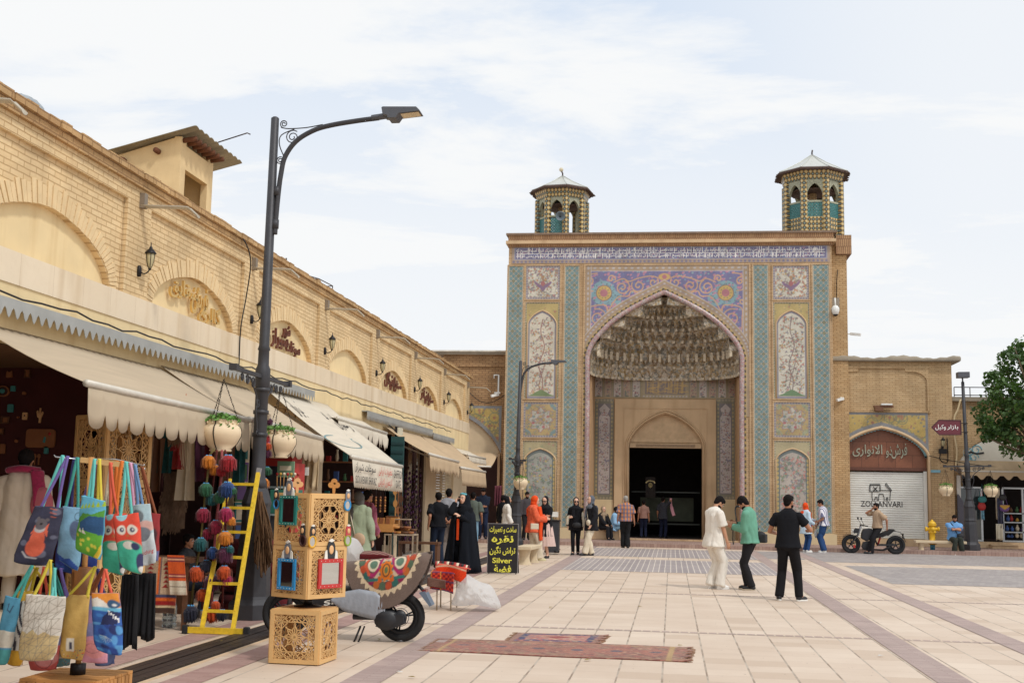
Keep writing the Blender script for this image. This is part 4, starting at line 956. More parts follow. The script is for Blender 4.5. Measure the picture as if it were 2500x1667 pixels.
def muq_mat():
 t=NT('muqarnas_tiles');v=t.obj()
 vo=t.new('ShaderNodeTexVoronoi');vo.inputs['Scale'].default_value=12;t.link(v,vo.inputs['Vector'])
 c=t.mix(t.ramp(vo.outputs['Distance'],0.12,0.5),srgb(164,140,126),srgb(206,198,180))
 s2=t.new('ShaderNodeSeparateColor');t.link(vo.outputs['Color'],s2.inputs[0])
 c=t.mix(t.math('MULTIPLY',t.math('GREATER_THAN',s2.outputs[0],0.6),0.7),c,srgb(96,106,104))
 c=t.mix(t.math('MULTIPLY',t.math('LESS_THAN',s2.outputs[1],0.3),0.7),c,srgb(176,146,90))
 c=t.mix(t.ramp(t.noise(v,1.2,4),0.35,0.7,0,0.5),c,srgb(166,148,128));t.col(c);t.b.inputs['Roughness'].default_value=0.5;return t.m
M_MUQ=muq_mat();M_MUQE=mat('muqarnas_edge_tiles',(196,182,158),0.5,var=0.4,scale=16)
tiers=[back(1600,y)[1]for y in(912,880,846,815,786,762,741,724)]
io=arch_pts(0.0,10)
def halfw(z):
 best=0.02
 for a,c in zip(io[:len(io)//2],io[1:len(io)//2+1]):
  if min(a[1],c[1])<=z<=max(a[1],c[1])and a[1]!=c[1]:t=(z-a[1])/(c[1]-a[1]);best=xm-(a[0]*(1-t)+c[0]*t)
 return best
ttop=io[len(io)//2][1]
zt0=zsp
zs_=[zsp+(ttop-zsp)*f for f in(0,0.15,0.30,0.46,0.60,0.74,0.87,0.985)]
q=MB()
def ring_pt(a,w,d):return(xm+w*math.cos(a),d*math.sin(a)**0.8 if math.sin(a)>0 else 0.0)
for k in range(7):
 za,zb=zs_[k],zs_[k+1];w0=max(halfw(za),0.1)-0.0;w1=max(halfw(min(zb,ttop-0.03)),0.06)
 D0=(DB-0.02)*(1-(max(0,k-0.3)/7.2)**1.4)+0.0;D1=(DB-0.02)*(1-((k+0.7)/7.2)**1.4)
 N=[25,23,21,19,17,13,9][k];G=[];ns,nt=8,7
 for i in range(N*ns+1):
  u=i/ns;a=PI*u/N*1.0;cu=abs(((u+0.5*(k%2))%1.0)-0.5)*2
  col=[]
  for j in range(nt+1):
   t=j/nt
   archz=(1-cu**2.2)*0.78
   s_=min(1,max(0,(t-archz)/0.14))if archz>0.02 else 1.0
   if cu>0.86:s_=1.0 if t>0.05 else 0.6
   w_=w0+(w1-w0)*s_*0.97;d_=D0+(D1-D0)*s_
   x,y=ring_pt(a,w_,d_);col.append((x,min(y,DB-0.03)+0.0,za+(zb-za)*t*0.999))
  x1_,y1_=ring_pt(a,w1,D1);G.append(col)
 q.grid(G,M_MUQ,smooth=False)
 for i in range(N+1):
  a=PI*((i+0.5*(k%2))%(N+1))/N
  if a>PI or k==6:continue
  x,y=ring_pt(a,w0+(w1-w0)*0.75,D0+(D1-D0)*0.75);h_=0.09 if k!=2 else 0.3
  q.box(x-0.05,x+0.05,max(y-0.05,0.03),max(y-0.05,0.03)+0.10,za-h_+0.08,za+0.10,M_MUQE)
mu=q.build('muqarnas_vault',pt,fix=False)
q=MB()
for k in range(8):q.add([(xl_-0.02,0.05,9.56),(xr_+0.02,0.05,9.56),(xr_+.02,DB,9.56),(xl_-.02,DB,9.56)],[(0,1,2,3)],M_INN);break
q.build('vault_cover',pt,fix=False)
def tower_tile():
 t=NT('yellow_black_diamond_tiles');v=t.obj();s=t.new('ShaderNodeSeparateXYZ');t.link(v,s.inputs[0])
 an=t.math('ARCTAN2',s.outputs[1],s.outputs[0]);u=t.math('MULTIPLY',an,7.2);z=t.math('MULTIPLY',s.outputs[2],5.6)
 a=t.math('ABSOLUTE',t.math('SUBTRACT',t.math('FRACT',u),0.5));b_=t.math('ABSOLUTE',t.math('SUBTRACT',t.math('FRACT',z),0.5));d=t.math('ADD',a,b_)
 c=t.mix(t.math('GREATER_THAN',d,0.45),srgb(196,168,100),srgb(84,72,62));c=t.mix(t.math('LESS_THAN',d,0.16),c,srgb(206,200,180))
 c=t.mix(t.math('GREATER_THAN',d,0.78),c,srgb(120,146,136));t.col(c);t.b.inputs['Roughness'].default_value=0.35;return t.m
M_TT=tower_tile();M_TURQ=mat('turquoise_lattice_glaze',(74,132,132),0.3,var=0.15);M_TBR=mat('tower_tile_frieze',(160,162,140),0.5,var=0.5,scale=26)
M_ZR=mat('pale_zinc_roof',(200,202,196),0.4,0.3,0.08,3);M_EAVE=mat('weathered_eave_wood',(84,66,58),0.9,var=0.3,scale=12)
def tower(label,cx,cy,zb,R,H,phi,lattice,fin,rh=1.0):
 w=thing('portal_tower',label,'tower',(cx,cy,zb));vt=[(R*math.cos(phi+k*PI/4),R*math.sin(phi+k*PI/4))for k in range(8)]
 q=MB()
 for x,y in vt:q.lathe([(0.14,0),(0.14,H)],(x*0.93,y*0.93,0),M_TT,8,smooth=False)
 q.build('tile_pier',w)
 q=MB();zs,za=H*0.72,H*0.93
 for k in range(8):
  a,b_=Vector((*vt[k],0))*0.93,Vector((*vt[(k+1)%8],0))*0.93;d=(b_-a);L_=d.length;d.normalize();n=Vector((d.y,-d.x,0));f=lambda u,z,dd:tuple(a+d*u+n*dd+Vector((0,0,z)))
  hw_=L_/2-0.12;ar=point_arch(L_/2,hw_,zs,zs,za,8)
  q.prism([(0.0,zs),(ar[0][0],zs)]+ar[1:len(ar)//2+1]+[(L_/2,H),(0,H)],f,-0.10,0.03,M_TBR);q.prism([(L_/2,H)]+ar[len(ar)//2:]+[(L_,zs),(L_,H)],f,-0.10,0.03,M_TBR)
  q.prism([(0.08,0),(0.13,0),(0.13,zs),(0.08,zs)],f,-0.1,0.0,M_TBR);q.prism([(L_-0.13,0),(L_-0.08,0),(L_-0.08,zs),(L_-0.13,zs)],f,-0.1,0.0,M_TBR)
 q.build('arch_frieze',w)
 q=MB();q.lathe([(R*0.99,0),(R*1.02,0.12),(R*1.07,0.3),(R*1.12,0.42)],(0,0,H-0.01),M_TT,8,smooth=False,rot=phi,cap=True);q.build('tile_cornice',w)
 q=MB()
 for k in lattice:
  a,b_=Vector((*vt[k],0))*0.9,Vector((*vt[(k+1)%8],0))*0.9;d=(b_-a);L_=d.length;d.normalize();zl0,zl1=(0.3,H*0.56)if H<2 else(H*0.36,H*0.62)
  for i in range(7):
   for j in range(5):
    pass
  m_=7
  for i in range(-m_,m_*2):
   for s_ in(1,-1):
    u0=i*L_/m_;pts=[]
    for t in np.linspace(0,1,2):pts.append((u0+s_*t*(zl1-zl0)*0.9,zl0+t*(zl1-zl0)))
    (ua,z_a),(ub,z_b)=pts
    if ua==ub:continue
    t0,t1=0.0,1.0;du=ub-ua
    for lim,sg in((0.0,1),(L_,-1)):
     tt=(lim-ua)/du
     if sg*du>0:t0=max(t0,tt)
     else:t1=min(t1,tt)
    if t1-t0<0.05:continue
    p0=a+d*(ua+du*t0)+Vector((0,0,z_a+(z_b-z_a)*t0));p1=a+d*(ua+du*t1)+Vector((0,0,z_a+(z_b-z_a)*t1));q.bar(p0,p1,0.05,0.05,M_TURQ)
  q.bar(a+Vector((0,0,zl1)),b_+Vector((0,0,zl1)),0.08,0.07,M_TBR)
  if H>2:q.prism([(0,0),(L_,0),(L_,zl0),(0,zl0)],lambda u,z,dd:tuple(a+d*u+Vector((d.y,-d.x,0))*dd+Vector((0,0,z))),-0.05,0.02,M_TT)
 q.build('turquoise_balustrade',w)
 q=MB();q.lathe([(0.16,0),(0.16,H)],(0,0,0),M_PBRX,8);q.lathe([(R*0.8,0),(R*0.8,0.02)],(0,0,H*0.85),M_EAVE,8);q.build('core_column',w)
 zr=H+0.42;q=MB();q.lathe([(R*1.24,-0.10),(R*1.25,-0.05),(R*1.15,0.03)],(0,0,zr),M_EAVE,8,rot=phi,smooth=False)
 rr2=random.Random(3)
 for k in range(8):
  for j in range(12):
   t=j/12;a=Vector((math.cos(phi+k*PI/4),math.sin(phi+k*PI/4),0));b_=Vector((math.cos(phi+(k+1)*PI/4),math.sin(phi+(k+1)*PI/4),0));p=(a*(1-t)+b_*t);q.bar(p*R*0.9+Vector((0,0,zr-0.03)),p*R*rr2.uniform(1.24,1.31)+Vector((0,0,zr-0.11)),0.07,0.03,M_EAVE)
 q.build('eave',w)
 q=MB();q.lathe([(R*1.20,0.0),(R*0.98,0.12*rh),(R*0.5,0.44*rh),(0.04,0.82*rh)],(0,0,zr),M_ZR,8,rot=phi,smooth=False)
 for k in range(8):a=phi+k*PI/4;q.tube([(r_*math.cos(a),r_*math.sin(a),zr+z_)for r_,z_ in((R*1.2,0.01),(R*.98,0.12*rh+.01),(R*.5,0.44*rh+.01),(0.04,0.82*rh+.01))],0.02,M_ZR,5)
 q.build('roof',w)
 q=MB();q.tube([(0,0,zr+0.8*rh-.03),(0.0,0,zr+.8*rh+.14),(-0.05 if fin else 0.02,0,zr+.8*rh+.24)],0.03,M_IRON,6)
 if fin:q.ell((-0.06,0,zr+.8*rh+.3),0.09,mat('finial_bulb',(206,196,170),0.4),10,7)
 q.build('finial',w);return w
tA=at(1371,566,Y=48.3);tB=at(1986,560,Y=48.1)
twl=tower('left octagonal tile tower with a loudspeaker in its arch, on the portal roof',tA[0],48.4,11.9,1.06,1.80,rad(-31),[4,5,6],True,.8)
twr=tower('right octagonal tile tower, larger, with turquoise lattice panels, on the portal roof',at(1986,560,Y=48.1)[0],48.3,11.9,1.20,2.32,rad(-24),[4,5,6,7],False)
q=MB();p=at(1367,532,Y=47.3);M_SPK=mat('grey_horn',(96,108,116),0.4)
q.lathe([(0.03,0),(0.04,0.12),(0.09,0.2),(0.19,0.26),(0.2,0.27),(0.17,0.25),(0.03,0.14)],(0,0,0),M_SPK,14,cap=False);q.tube([(0,0,0),(0,0.0,-0.12)],0.05,M_SPK,8);q.tube([(0,0,-0.02),(-0.45,0,-0.02)],0.02,M_IRON,5)
o=tag(q.build('loudspeaker'),'round grey horn loudspeaker in the arch of the left tower','loudspeaker');o.location=(p[0],47.25,p[2]);o.rotation_euler=(rad(90),0,rad(10))
M_SBR=brick_mat('old_ochre_brick',(202,174,134),(188,158,118),(156,128,94),1,axes='xz',bw=0.24,bh=0.072,ms=0.008,bumpd=0.012,swing=0.22,mottle=0.2)
M_YT=(200,168,64)
def arch_spandrel(parent,name,x0,x1,z0,z1,xc,hw,zs,za,Y,d=0.01,seed=1):
 cv=Cv(x1-x0,z1-z0,0.022,M_YT);r_=random.Random(seed)
 for k in range(26):
  x,y=r_.uniform(0,cv.w),r_.uniform(0,cv.h);cv.ring(x,y,0.2,0.03,(110,126,84));cv.disk(x,y,0.06,(170,100,60))
 for k in range(230):cv.disk(r_.uniform(0,cv.w),r_.uniform(0,cv.h),r_.uniform(0.02,0.045),r_.choice([(116,124,96),(160,96,66),(216,190,100),(104,120,130)]))
 for a in((0,0.1,0,cv.h),(cv.w-0.1,cv.w,0,cv.h),(0,cv.w,cv.h-0.1,cv.h)):cv.rect(*a,(112,122,138))
 P=[(a-x0,b-z0)for a,b in point_arch(xc,hw,zs-3,zs,za)];P2=[(a-x0,b-z0)for a,b in point_arch(xc,hw,zs-3,zs,za,off=0.14)]
 cv.put(cv.inside(P2).astype(float),(124,132,144));cv.grain(0.1)
 return cv.mesh(name,lambda X,Y_:(X+x0,0*X-d,Y_+z0),M_TILE,parent,~cv.inside(P))
def PB(px,py,Y=47.0):p=at(px,py,Y=Y);return p[0],p[2]
streak(M_SBR,(146,116,80),.5)
rb=thing('arched_carpet_shop','ochre brick shop building with a pointed arch, yellow tiles and a white roller shutter','shop building',(0,47.0,0))
bx1,bz1=PB(2322,872);sx0_,sx1_=PB(2046,1200)[0],PB(2264,1200)[0];zsh0,zsh1=PB(2150,1314)[1],PB(2150,1147)[1]
axr=(sx0_+sx1_)/2;hwr=(sx1_-sx0_)/2+0.04;zsr,zar=PB(2150,1120)[1]+0.1,PB(2152,1043)[1]
q=MB();ar=point_arch(axr,hwr,zsh0,zsr,zar,12);n2=len(ar)//2;bt=bz1-0.16
q.prism([(6.0,zsh0),(ar[0][0],zsh0)]+ar[1:n2+1]+[(axr,bt),(6.0,bt)],FY(0),-0.6,0,M_SBR)
q.prism([(axr,bt)]+ar[n2:]+[(bx1,zsh0),(bx1,bt)],FY(0),-0.6,0,M_SBR)
q.box(6.0,bx1,0.601,6,zsh0,bt,M_SBR);q.build('brick_wall',rb)
q=MB();q.box(6.0,bx1,-0.12,6,0.1,zsh0-0.001,M_PSTONE);q.build('stone_plinth',rb)
q=MB();M_CAPS=mat('grey_mud_coping',(150,140,124),0.9,var=0.2,scale=2)
G=[];
for i in range(41):
 x=5.9+(bx1+0.3-5.9)*i/40;h=0.16+0.05*math.sin(i*0.35)+0.02*math.sin(i*1.7);G.append([(x,-0.22,bt),(x,-0.25,bt+h*0.6),(x,-0.1,bt+h),(x,1.5,bt+h+0.05),(x,6,bt+h)])
q.grid(G,M_CAPS);q.box(5.9,bx1+0.28,-0.2,6,bt-0.02,bt+0.02,M_CAPS);q.build('coping',rb)
q=MB();fx0,fx1,fz0,fz1=PB(2042,900)[0],PB(2262,900)[0],PB(2150,1004)[1],PB(2150,900)[1]
q.box(fx1,fx1+0.06,-0.05,-0.001,fz0,fz1,M_SBR);q.box(fx0,fx1+0.06,-0.06,-0.001,fz1,fz1+0.09,M_SBR);q.box(fx0-0.1,fx1+0.12,-0.05,-0.001,fz0-0.04,fz0+0.02,M_SBR)
q.prism([(fx1,fz1)]+[(fx1-0.55+0.55*math.sin(t),fz1-0.06-0.45+0.40*math.cos(t))for t in np.linspace(PI/2,0,8)]+[(fx1-0.8,fz1-0.1),(fx1-0.8,fz1)],FY(0),0.002,0.05,M_SBR)
q.prism([(fx0,fz1),(fx0+0.8,fz1),(fx0+0.8,fz1-0.1)]+[(fx0+0.55-0.55*math.sin(t),fz1-0.51+0.40*math.cos(t))for t in np.linspace(0,PI/2,8)],FY(0),0.002,0.05,M_SBR)
q.build('brick_frame',rb)
spx0,spx1,spz0,spz1=PB(2042,1000)[0],PB(2265,1000)[0],zsr-0.35,PB(2150,1006)[1]
arch_spandrel(rb,'yellow_tile_spandrel',spx0,spx1,spz0,spz1,axr,hwr+0.10,zsr,zar+0.02,47,0.012,3)
q=MB();q.tube([(a,-0.03,b_)for a,b_ in point_arch(axr,hwr+0.04,zsh0,zsr,zar,12,0.0)],0.06,M_PSTONE,6);
for k,(a,b_)in enumerate(bez([(a,b_,0)for a,b_ in point_arch(axr,hwr-0.05,zsr,zsr,zar-0.06,10)],2)[2:-2:1]and[(p[0],p[1])for p in bez([(a,b_,0)for a,b_ in point_arch(axr,hwr-0.05,zsr,zsr,zar-0.06,10)],2)]):q.box(a-0.05,a+0.05,-0.02,0.1,b_-0.03,b_+0.03,mat('blue_edge_tiles',(110,146,152),0.4))
q.build('arch_moulding',rb)
q=MB();M_COPP=brick_mat('copper_panels',(146,92,66),(130,80,56),(92,56,42),1,axes='xz',bw=0.62,bh=0.5,ms=0.008,rough=0.45,bumpd=0.004,swing=0.25)
tp=point_arch(axr,hwr+0.02,zsh1+0.05,zsr,zar);q.prism(tp,FY(0),-0.32,-0.22,M_COPP);q.box(sx0_-0.02,sx1_+0.02,0.10,0.219,zsh1-0.02,zsh1+0.1,mat('brown_shutter_housing',(96,58,44),0.6));q.build('copper_tympanum',rb)
q=MB();M_RSW=mat('white_roller_slats',(222,222,216),0.5,0.0,0.10,1.6)
n=int((zsh1-zsh0)/0.085)
for k in range(n):
 z=zsh0+k*0.085;q.add([(sx0_,0.20,z),(sx1_,0.20,z),(sx1_,0.17,z+0.02),(sx0_,0.17,z+0.02),(sx1_,0.17,z+0.065),(sx0_,0.17,z+0.065),(sx1_,0.20,z+0.085),(sx0_,0.20,z+0.085)],[(0,1,2,3),(3,2,4,5),(5,4,6,7)],M_RSW)
q.box(sx0_-0.02,sx0_+0.08,0.1,0.16,zsh0,zsh1,M_RSW);q.box(sx1_-0.1,sx1_+0.02,0.1,0.16,zsh0,zsh1,M_RSW)
sh=q.build('roller_shutter',rb,fix=False)
q=MB();fsx=lambda a,b,d:(a,0.165-d,b);M_BLKP=mat('black_sign_paint',(44,44,46),0.6)
xa,za_=PB(2103,1236)[0],PB(2103,1236)[1];xb,zb_=PB(2205,1224);write(q,'ZOLLANVARI',fsx,M_BLKP,xa,xb,za_,zb_,0.004,bold=0.005)
def LL(pts,w=0.022):
 W_=[PB(2000+x/2.8,840+y/2.8)for x,y in pts]
 for a,b_ in zip(W_[:-1],W_[1:]):q.bar((a[0],0.155,a[1]),(b_[0],0.155,b_[1]),w,0.012,M_BLKP,up=(0,1,0))
LL([(353,962),(353,1005),(420,1005),(420,962),(353,962)]);LL([(375,975),(402,1002)],0.03);LL([(402,975),(375,1002)],0.03)
for k in range(12):LL([(352+k*6.2,953),(352+k*6.2,962)],0.016)
for k in range(8):LL([(352,966+k*6),(346,966+k*6)],0.012);LL([(420,966+k*5),(426,966+k*5)],0.012)
LL([(366,1005),(366,1045),(372,1070)]);LL([(384,1070),(388,1045),(400,1045),(402,1070)]);LL([(410,1070),(414,1022),(440,1022),(448,1045),(450,1070)]);LL([(426,998),(478,998),(498,1005),(460,966),(458,952),(466,950),(470,962),(500,996),(492,1012),(488,1070)]);LL([(464,1070),(464,1048),(474,1048),(474,1070)])
s_=q.build('shop_lettering',sh,fix=False)
q=MB();M_SIL=mat('pewter_letters',(156,156,138),0.35,0.6);fT=lambda a,b,d:(a,0.22-d,b)
for s,pa,pb,ya2,yb2 in(('فرش',2178,2217,1118,1080),('ذو',2165,2180,1116,1088),('الانواری',2083,2156,1114,1084)):write(q,s,fT,M_SIL,PB(pa,1100)[0],PB(pb,1100)[0],PB(2100,ya2)[1],PB(2100,yb2)[1],0.03,0.03,0.012)
tag(q.build('arch_lettering',fix=False),'silvery Persian lettering on the copper arch above the white roller shutter','sign');bpy.context.view_layer.update();bpy.data.objects['arch_lettering.004' if 'arch_lettering.004' in bpy.data.objects else 'arch_lettering'].location=(0,47,0)
b2=thing('far_shop_building','lower ochre brick building at the right edge with an arched white shop sign','shop building',(0,47.3,0))
def PC(px,py):return PB(px,py,47.3)
cx0,cx1=PC(2326,1000)[0],18.0;cz=PC(2400,980)[1]
ax2=PC(2430,1100)[0];hw3=ax2-PC(2338,1100)[0];zs3=PC(2340,1138)[1];za3=PC(2430,1065)[1]
q=MB();ar=point_arch(ax2,hw3,0.35,zs3,za3,10);n2=len(ar)//2
q.prism([(cx0,0.35),(ar[0][0],0.35)]+ar[1:n2+1]+[(ax2,cz),(cx0,cz)],FY(0),-0.5,0,M_SBR);q.prism([(ax2,cz)]+ar[n2:]+[(cx1,0.35),(cx1,cz)],FY(0),-0.5,0,M_SBR)
q.box(cx0,cx0+0.4,0.501,5,0.35,cz,M_SBR);q.box(cx0,cx1,4.5,5.0,0.35,cz,M_SBR);q.box(cx0+0.4,cx1,0.501,4.499,cz-0.3,cz,M_SBR);q.build('brick_wall',b2)
q=MB();q.box(cx0-0.1,cx1,-0.15,5,cz+0.001,cz+0.16,M_CAPS);q.build('coping',b2)
q=MB();q.box(cx0,cx1,-0.14,5,0.1,0.349,M_PSTONE);q.box(PC(2413,1300)[0],PC(2475,1300)[0],-0.55,-0.141,0.13,0.24,M_PSTONE);q.box(PC(2410,1300)[0],PC(2478,1300)[0],-0.6,-0.141,0.241,0.27,M_PSTONE);q.build('stone_plinth',b2)
q=MB();M_VIN=mat('white_sign_board',(222,218,206),0.5,var=0.05);q.prism(point_arch(ax2,hw3-0.02,zs3-0.08,zs3,za3-0.03),FY(0),-0.1,-0.02,M_VIN)
fH=lambda a,b,d:(a,0.02-d,b);M_NAVY=mat('navy_sign_paint',(42,42,84),0.5);M_LB=mat('light_blue_sign_paint',(122,182,200),0.5)
write(q,'HONAR SHIRAZ CO',fH,M_NAVY,PC(2378,1100)[0],PC(2455,1100)[0],PC(2400,1131)[1],PC(2400,1124.5)[1],0.004,bold=0.01)
for(xx,yy,r_)in((2362,1106,0.22),(2378,1117,0.18),(2384,1098,0.2),(2365,1120,0.12)):
 a,c_=PC(xx,yy);q.tube([(a+r_*(1-0.7*k/14)*math.cos(k*.55),0.012,c_+r_*(1-.7*k/14)*math.sin(k*.55))for k in range(15)],0.018,M_LB,4)
a,c_=PC(2361,1129);q.prism([(a+0.16*math.cos(t),c_+0.1*math.sin(t))for t in np.linspace(0,2*PI,16)[:-1]],fH,0.002,0.01,M_NAVY)
q.tube(bez([(PC(2366,1106)[0],0.01,PC(2366,1106)[1]),(PC(2370,1102)[0],0.01,PC(2370,1103)[1]),(PC(2385,1106)[0],0.01,PC(2385,1107)[1]),(PC(2402,1104)[0],0.01,PC(2402,1105)[1])],6),0.035,M_BLKP,5)
q.build('arched_sign',b2)
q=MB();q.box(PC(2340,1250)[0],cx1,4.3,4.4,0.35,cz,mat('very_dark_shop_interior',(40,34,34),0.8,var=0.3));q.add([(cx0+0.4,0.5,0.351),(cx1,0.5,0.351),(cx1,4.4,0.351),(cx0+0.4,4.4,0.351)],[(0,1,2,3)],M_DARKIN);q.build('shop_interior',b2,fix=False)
q=MB();M_ALU=mat('aluminium_frame',(186,190,192),0.35,0.6)
wz0=0.36;wz1=PC(2400,1192)[1]
for pxx in(2342,2399,2451,2500):x=PC(pxx,1250)[0];q.box(x-0.035,x+0.035,0.12,0.2,wz0,wz1,M_ALU)
for zz_ in(wz0,wz1):q.box(PC(2342,1250)[0],PC(2399,1250)[0],0.13,0.19,zz_,zz_+0.06,M_ALU);q.box(PC(2451,1250)[0],cx1,0.13,0.19,zz_,zz_+0.06,M_ALU)
for yy in(1253,1275,1299):z=PC(2470,yy)[1];q.box(PC(2451,1250)[0],cx1,0.12,0.5,z-0.02,z+0.02,M_ALU)
q.build('window_frame',b2)
q=MB();M_GL=mat('dark_window_glass',(50,60,62),0.05,var=0.1,spec=0.9);q.box(PC(2344,1250)[0],PC(2398,1250)[0],0.15,0.165,wz0+0.06,wz1,M_GL);q.build('window_pane',b2)
q=MB();x=PC(2337,1200)[0];q.box(x-0.02,x+0.12,-0.05,0.1,0.35,PC(2340,1160)[1],mat('white_door_post',(220,218,210),0.5));q.build('white_post',b2)
q=MB();M_BRD=mat('leaning_dark_board',(88,86,96),0.6);p0,p1=PC(2336,1280),PC(2351,1280)
q.prism([(p0[0],0.4),(p1[0],0.4),(p1[0],PC(2350,1225)[1]),(p0[0]+0.05,PC(2337,1206)[1]),(p0[0],PC(2337,1206)[1])],FY(47.2),0.02,0.08,M_BRD);tag(q.build('leaning_board'),'tall dark board leaning against the brick wall beside the far right shop','board')
q=MB();a=thing('shop_awning','beige awning with a wavy edge over the far right shop front','awning',(0,47.3,0));G=[]
zA,zB,zC=PC(2400,1141)[1],PC(2400,1152)[1],PC(2400,1172)[1];xa=PC(2336,1250)[0]
G=[]
for i in range(0,161):
 x=xa+(cx1-xa)*i/160;G.append([(x,-0.02,zA+0.25),(x,-0.9,zB),(x,-0.93,(zB+zC)/2),(x,-0.92,zC+0.09+0.09*math.cos(i*0.62))])
q.grid(G,M_CAN3,smooth=False);q.build('canopy',a,solid=0.006,fix=False);q=MB();q.tube([(xa,-0.9,zB),(cx1,-0.9,zB)],0.035,M_ROLL,6);q.build('front_bar',a)
GOODR=random.Random(12)
M_GC=[mat('goods_'+n_,c,0.6)for n_,c in(('red',(170,44,40)),('cream',(220,206,180)),('teal',(46,120,120)),('gold',(190,146,60)),('violet',(110,80,140)),('brown',(110,74,50)),('blue',(60,90,150)),('green',(70,110,70)))]
M_RED,M_CREAM,M_TEAL,M_GOLD,M_VIO,M_BRN,M_BLU,M_GRN=M_GC
for i,yy in enumerate((1252,1274,1298,1314)):
 z=PC(2470,yy)[1]+0.02
 for k in range(7):
  x=PC(2456,1250)[0]+0.1+k*0.17+GOODR.uniform(0,.05);m_=GOODR.choice(M_GC);h=GOODR.uniform(0.12,0.26);q=MB()
  q.lathe([(0.03,0),(0.065,h*0.2),(0.07,h*0.5),(0.03,h*0.8),(0.035,h)],(0,0,0),m_,8)
  o=tag(q.build('souvenir_jar'),None,'jar','small jars on the shelves of the far right shop');o['label']=m_.name[6:]+' jar on the '+['top','second','third','bottom'][i]+' glass shelf of the far right shop';o.location=(x,47.3+0.3+0.05*(k%2),z)
def hang_cloth(name,label,cat,px0,px1,py0,py1,Y,m,folds=3,wob=0.04,flare=0.0,group=None,thick=0.01,fr=None):
 x0,_,z1=at(px0,py0,Y=Y);x1,_,z0=at(px1,py1,Y=Y);q=MB();G=[];r_=random.Random(int(px0*7+py0))
 ph=r_.uniform(0,6)
 for j in range(9):
  v=j/8;row=[]
  for i in range(17):
   u=i/16;w_=(x1-x0)*(1+flare*v);row.append((x0+(x1-x0)/2+(u-0.5)*w_,Y+wob*math.sin(u*folds*2*PI+ph+v)*(0.4+v),z1+(z0-z1)*v+0.02*math.sin(u*9+ph)*v))
  G.append(row)
 q.grid(G,m);o=q.build(name,solid=thick,fix=False);return tag(o,label,cat,group)
hang_cloth('hanging_dress','pale dress hanging in the doorway of the far right shop','dress',2430,2443,1190,1268,47.3,M_CREAM,2)
hang_cloth('hanging_dress','dark blue and white robe hanging in the doorway of the far right shop','dress',2434,2450,1215,1290,47.15,mat('navy_white_robe',(70,72,92),0.9,var=0.6,scale=9),2)
hang_cloth('hanging_jacket','cream jacket hanging lowest in the doorway of the far right shop','jacket',2431,2449,1278,1318,47.1,mat('cream_jacket',(214,206,186),0.9),2)
hang_cloth('hanging_scarf','light blue scarf hanging beside the glass door of the far right shop','scarf',2395,2403,1240,1268,47.15,mat('light_blue_cloth',(128,176,196),0.9),2)
for(nm,lab,px,py,w_,h_,m_)in(('hanging_bag','round teal bag hanging at the glass door of the far right shop',2398,1219,0.32,0.26,M_TEAL),('hanging_bag','red bag hanging below the teal one at the far right shop',2397,1236,0.3,0.3,M_RED),('hanging_bag','black spotted bag hanging at the far right shop window',2448,1214,0.28,0.24,M_BLKP),('hanging_bag','purple and yellow shoulder bag hanging at the far right shop window',2452,1240,0.36,0.28,M_VIO)):
 x,y_,z=at(px,py,Y=47.1);q=MB();q.ell((0,0,0),(w_/2,0.06,h_/2),m_,12,8);q.build
 q.tube([(-w_*0.35,0,h_*0.3),(0,0,h_*0.5+0.45),(w_*0.35,0,h_*0.3)],0.012,m_,5)
 if m_ is M_VIO:q.prism([(-0.17,0.06),(0,-0.06),(0.17,0.06),(0.17,0.11),(-0.17,0.11)],lambda a_,b_,d:(a_,-d,b_),0.055,0.07,M_GOLD)
 o=tag(q.build(nm),lab,'bag');o.location=(x,y_,z)
lb=thing('corner_brick_building','old brown brick building between the bazaar row and the portal, with yellow arch tiles','building',(0,46.95,0))
def PL(px,py):return PB(px,py,46.95)
M_OBR=brick_mat('old_brown_brick',(176,140,100),(158,122,84),(120,92,66),1,axes='xz',bw=0.26,bh=0.085,ms=0.012,bumpd=0.014,swing=0.25)
lx0,lx1,lzt=-9.0,XL-0.01,PL(1150,866)[1]
acx,ahw_=PL(1120,1100)[0]-0.1,PL(1225,1150)[0]-(PL(1120,1100)[0]-0.1);zs4,za4=PL(1215,1130)[1],PL(1140,1010)[1]
q=MB();ar=point_arch(acx,ahw_,0.13,zs4,za4,10);n2=len(ar)//2
q.prism([(lx0,0.13),(max(lx0+0.01,ar[0][0]),0.13)]+[(max(lx0+.01,a),b_)for a,b_ in ar[1:n2+1]]+[(acx,lzt),(lx0,lzt)],FY(0),-0.5,0,M_OBR);q.prism([(acx,lzt)]+ar[n2:]+[(lx1,0.13),(lx1,lzt)],FY(0),-0.5,0,M_OBR)
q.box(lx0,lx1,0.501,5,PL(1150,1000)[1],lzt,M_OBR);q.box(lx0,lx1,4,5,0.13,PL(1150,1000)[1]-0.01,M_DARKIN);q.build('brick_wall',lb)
q=MB();q.box(-12,lx1,-0.12,5,lzt+0.001,lzt+0.1,M_CAPS);q.box(-12,lx1,-0.2,0.4,lzt+0.101,lzt+0.16,mat('whitewashed_edge',(206,200,188),0.8,var=0.25,scale=5));q.box(-12,lx1,-0.06,-0.001,PL(1150,895)[1],PL(1150,895)[1]+0.08,M_OBR);q.build('coping',lb)
arch_spandrel(lb,'yellow_tile_spandrel',lx0+1,PL(1225,1000)[0],zs4-0.4,PL(1150,990)[1],acx,ahw_+0.02,zs4,za4,47,0.012,6)
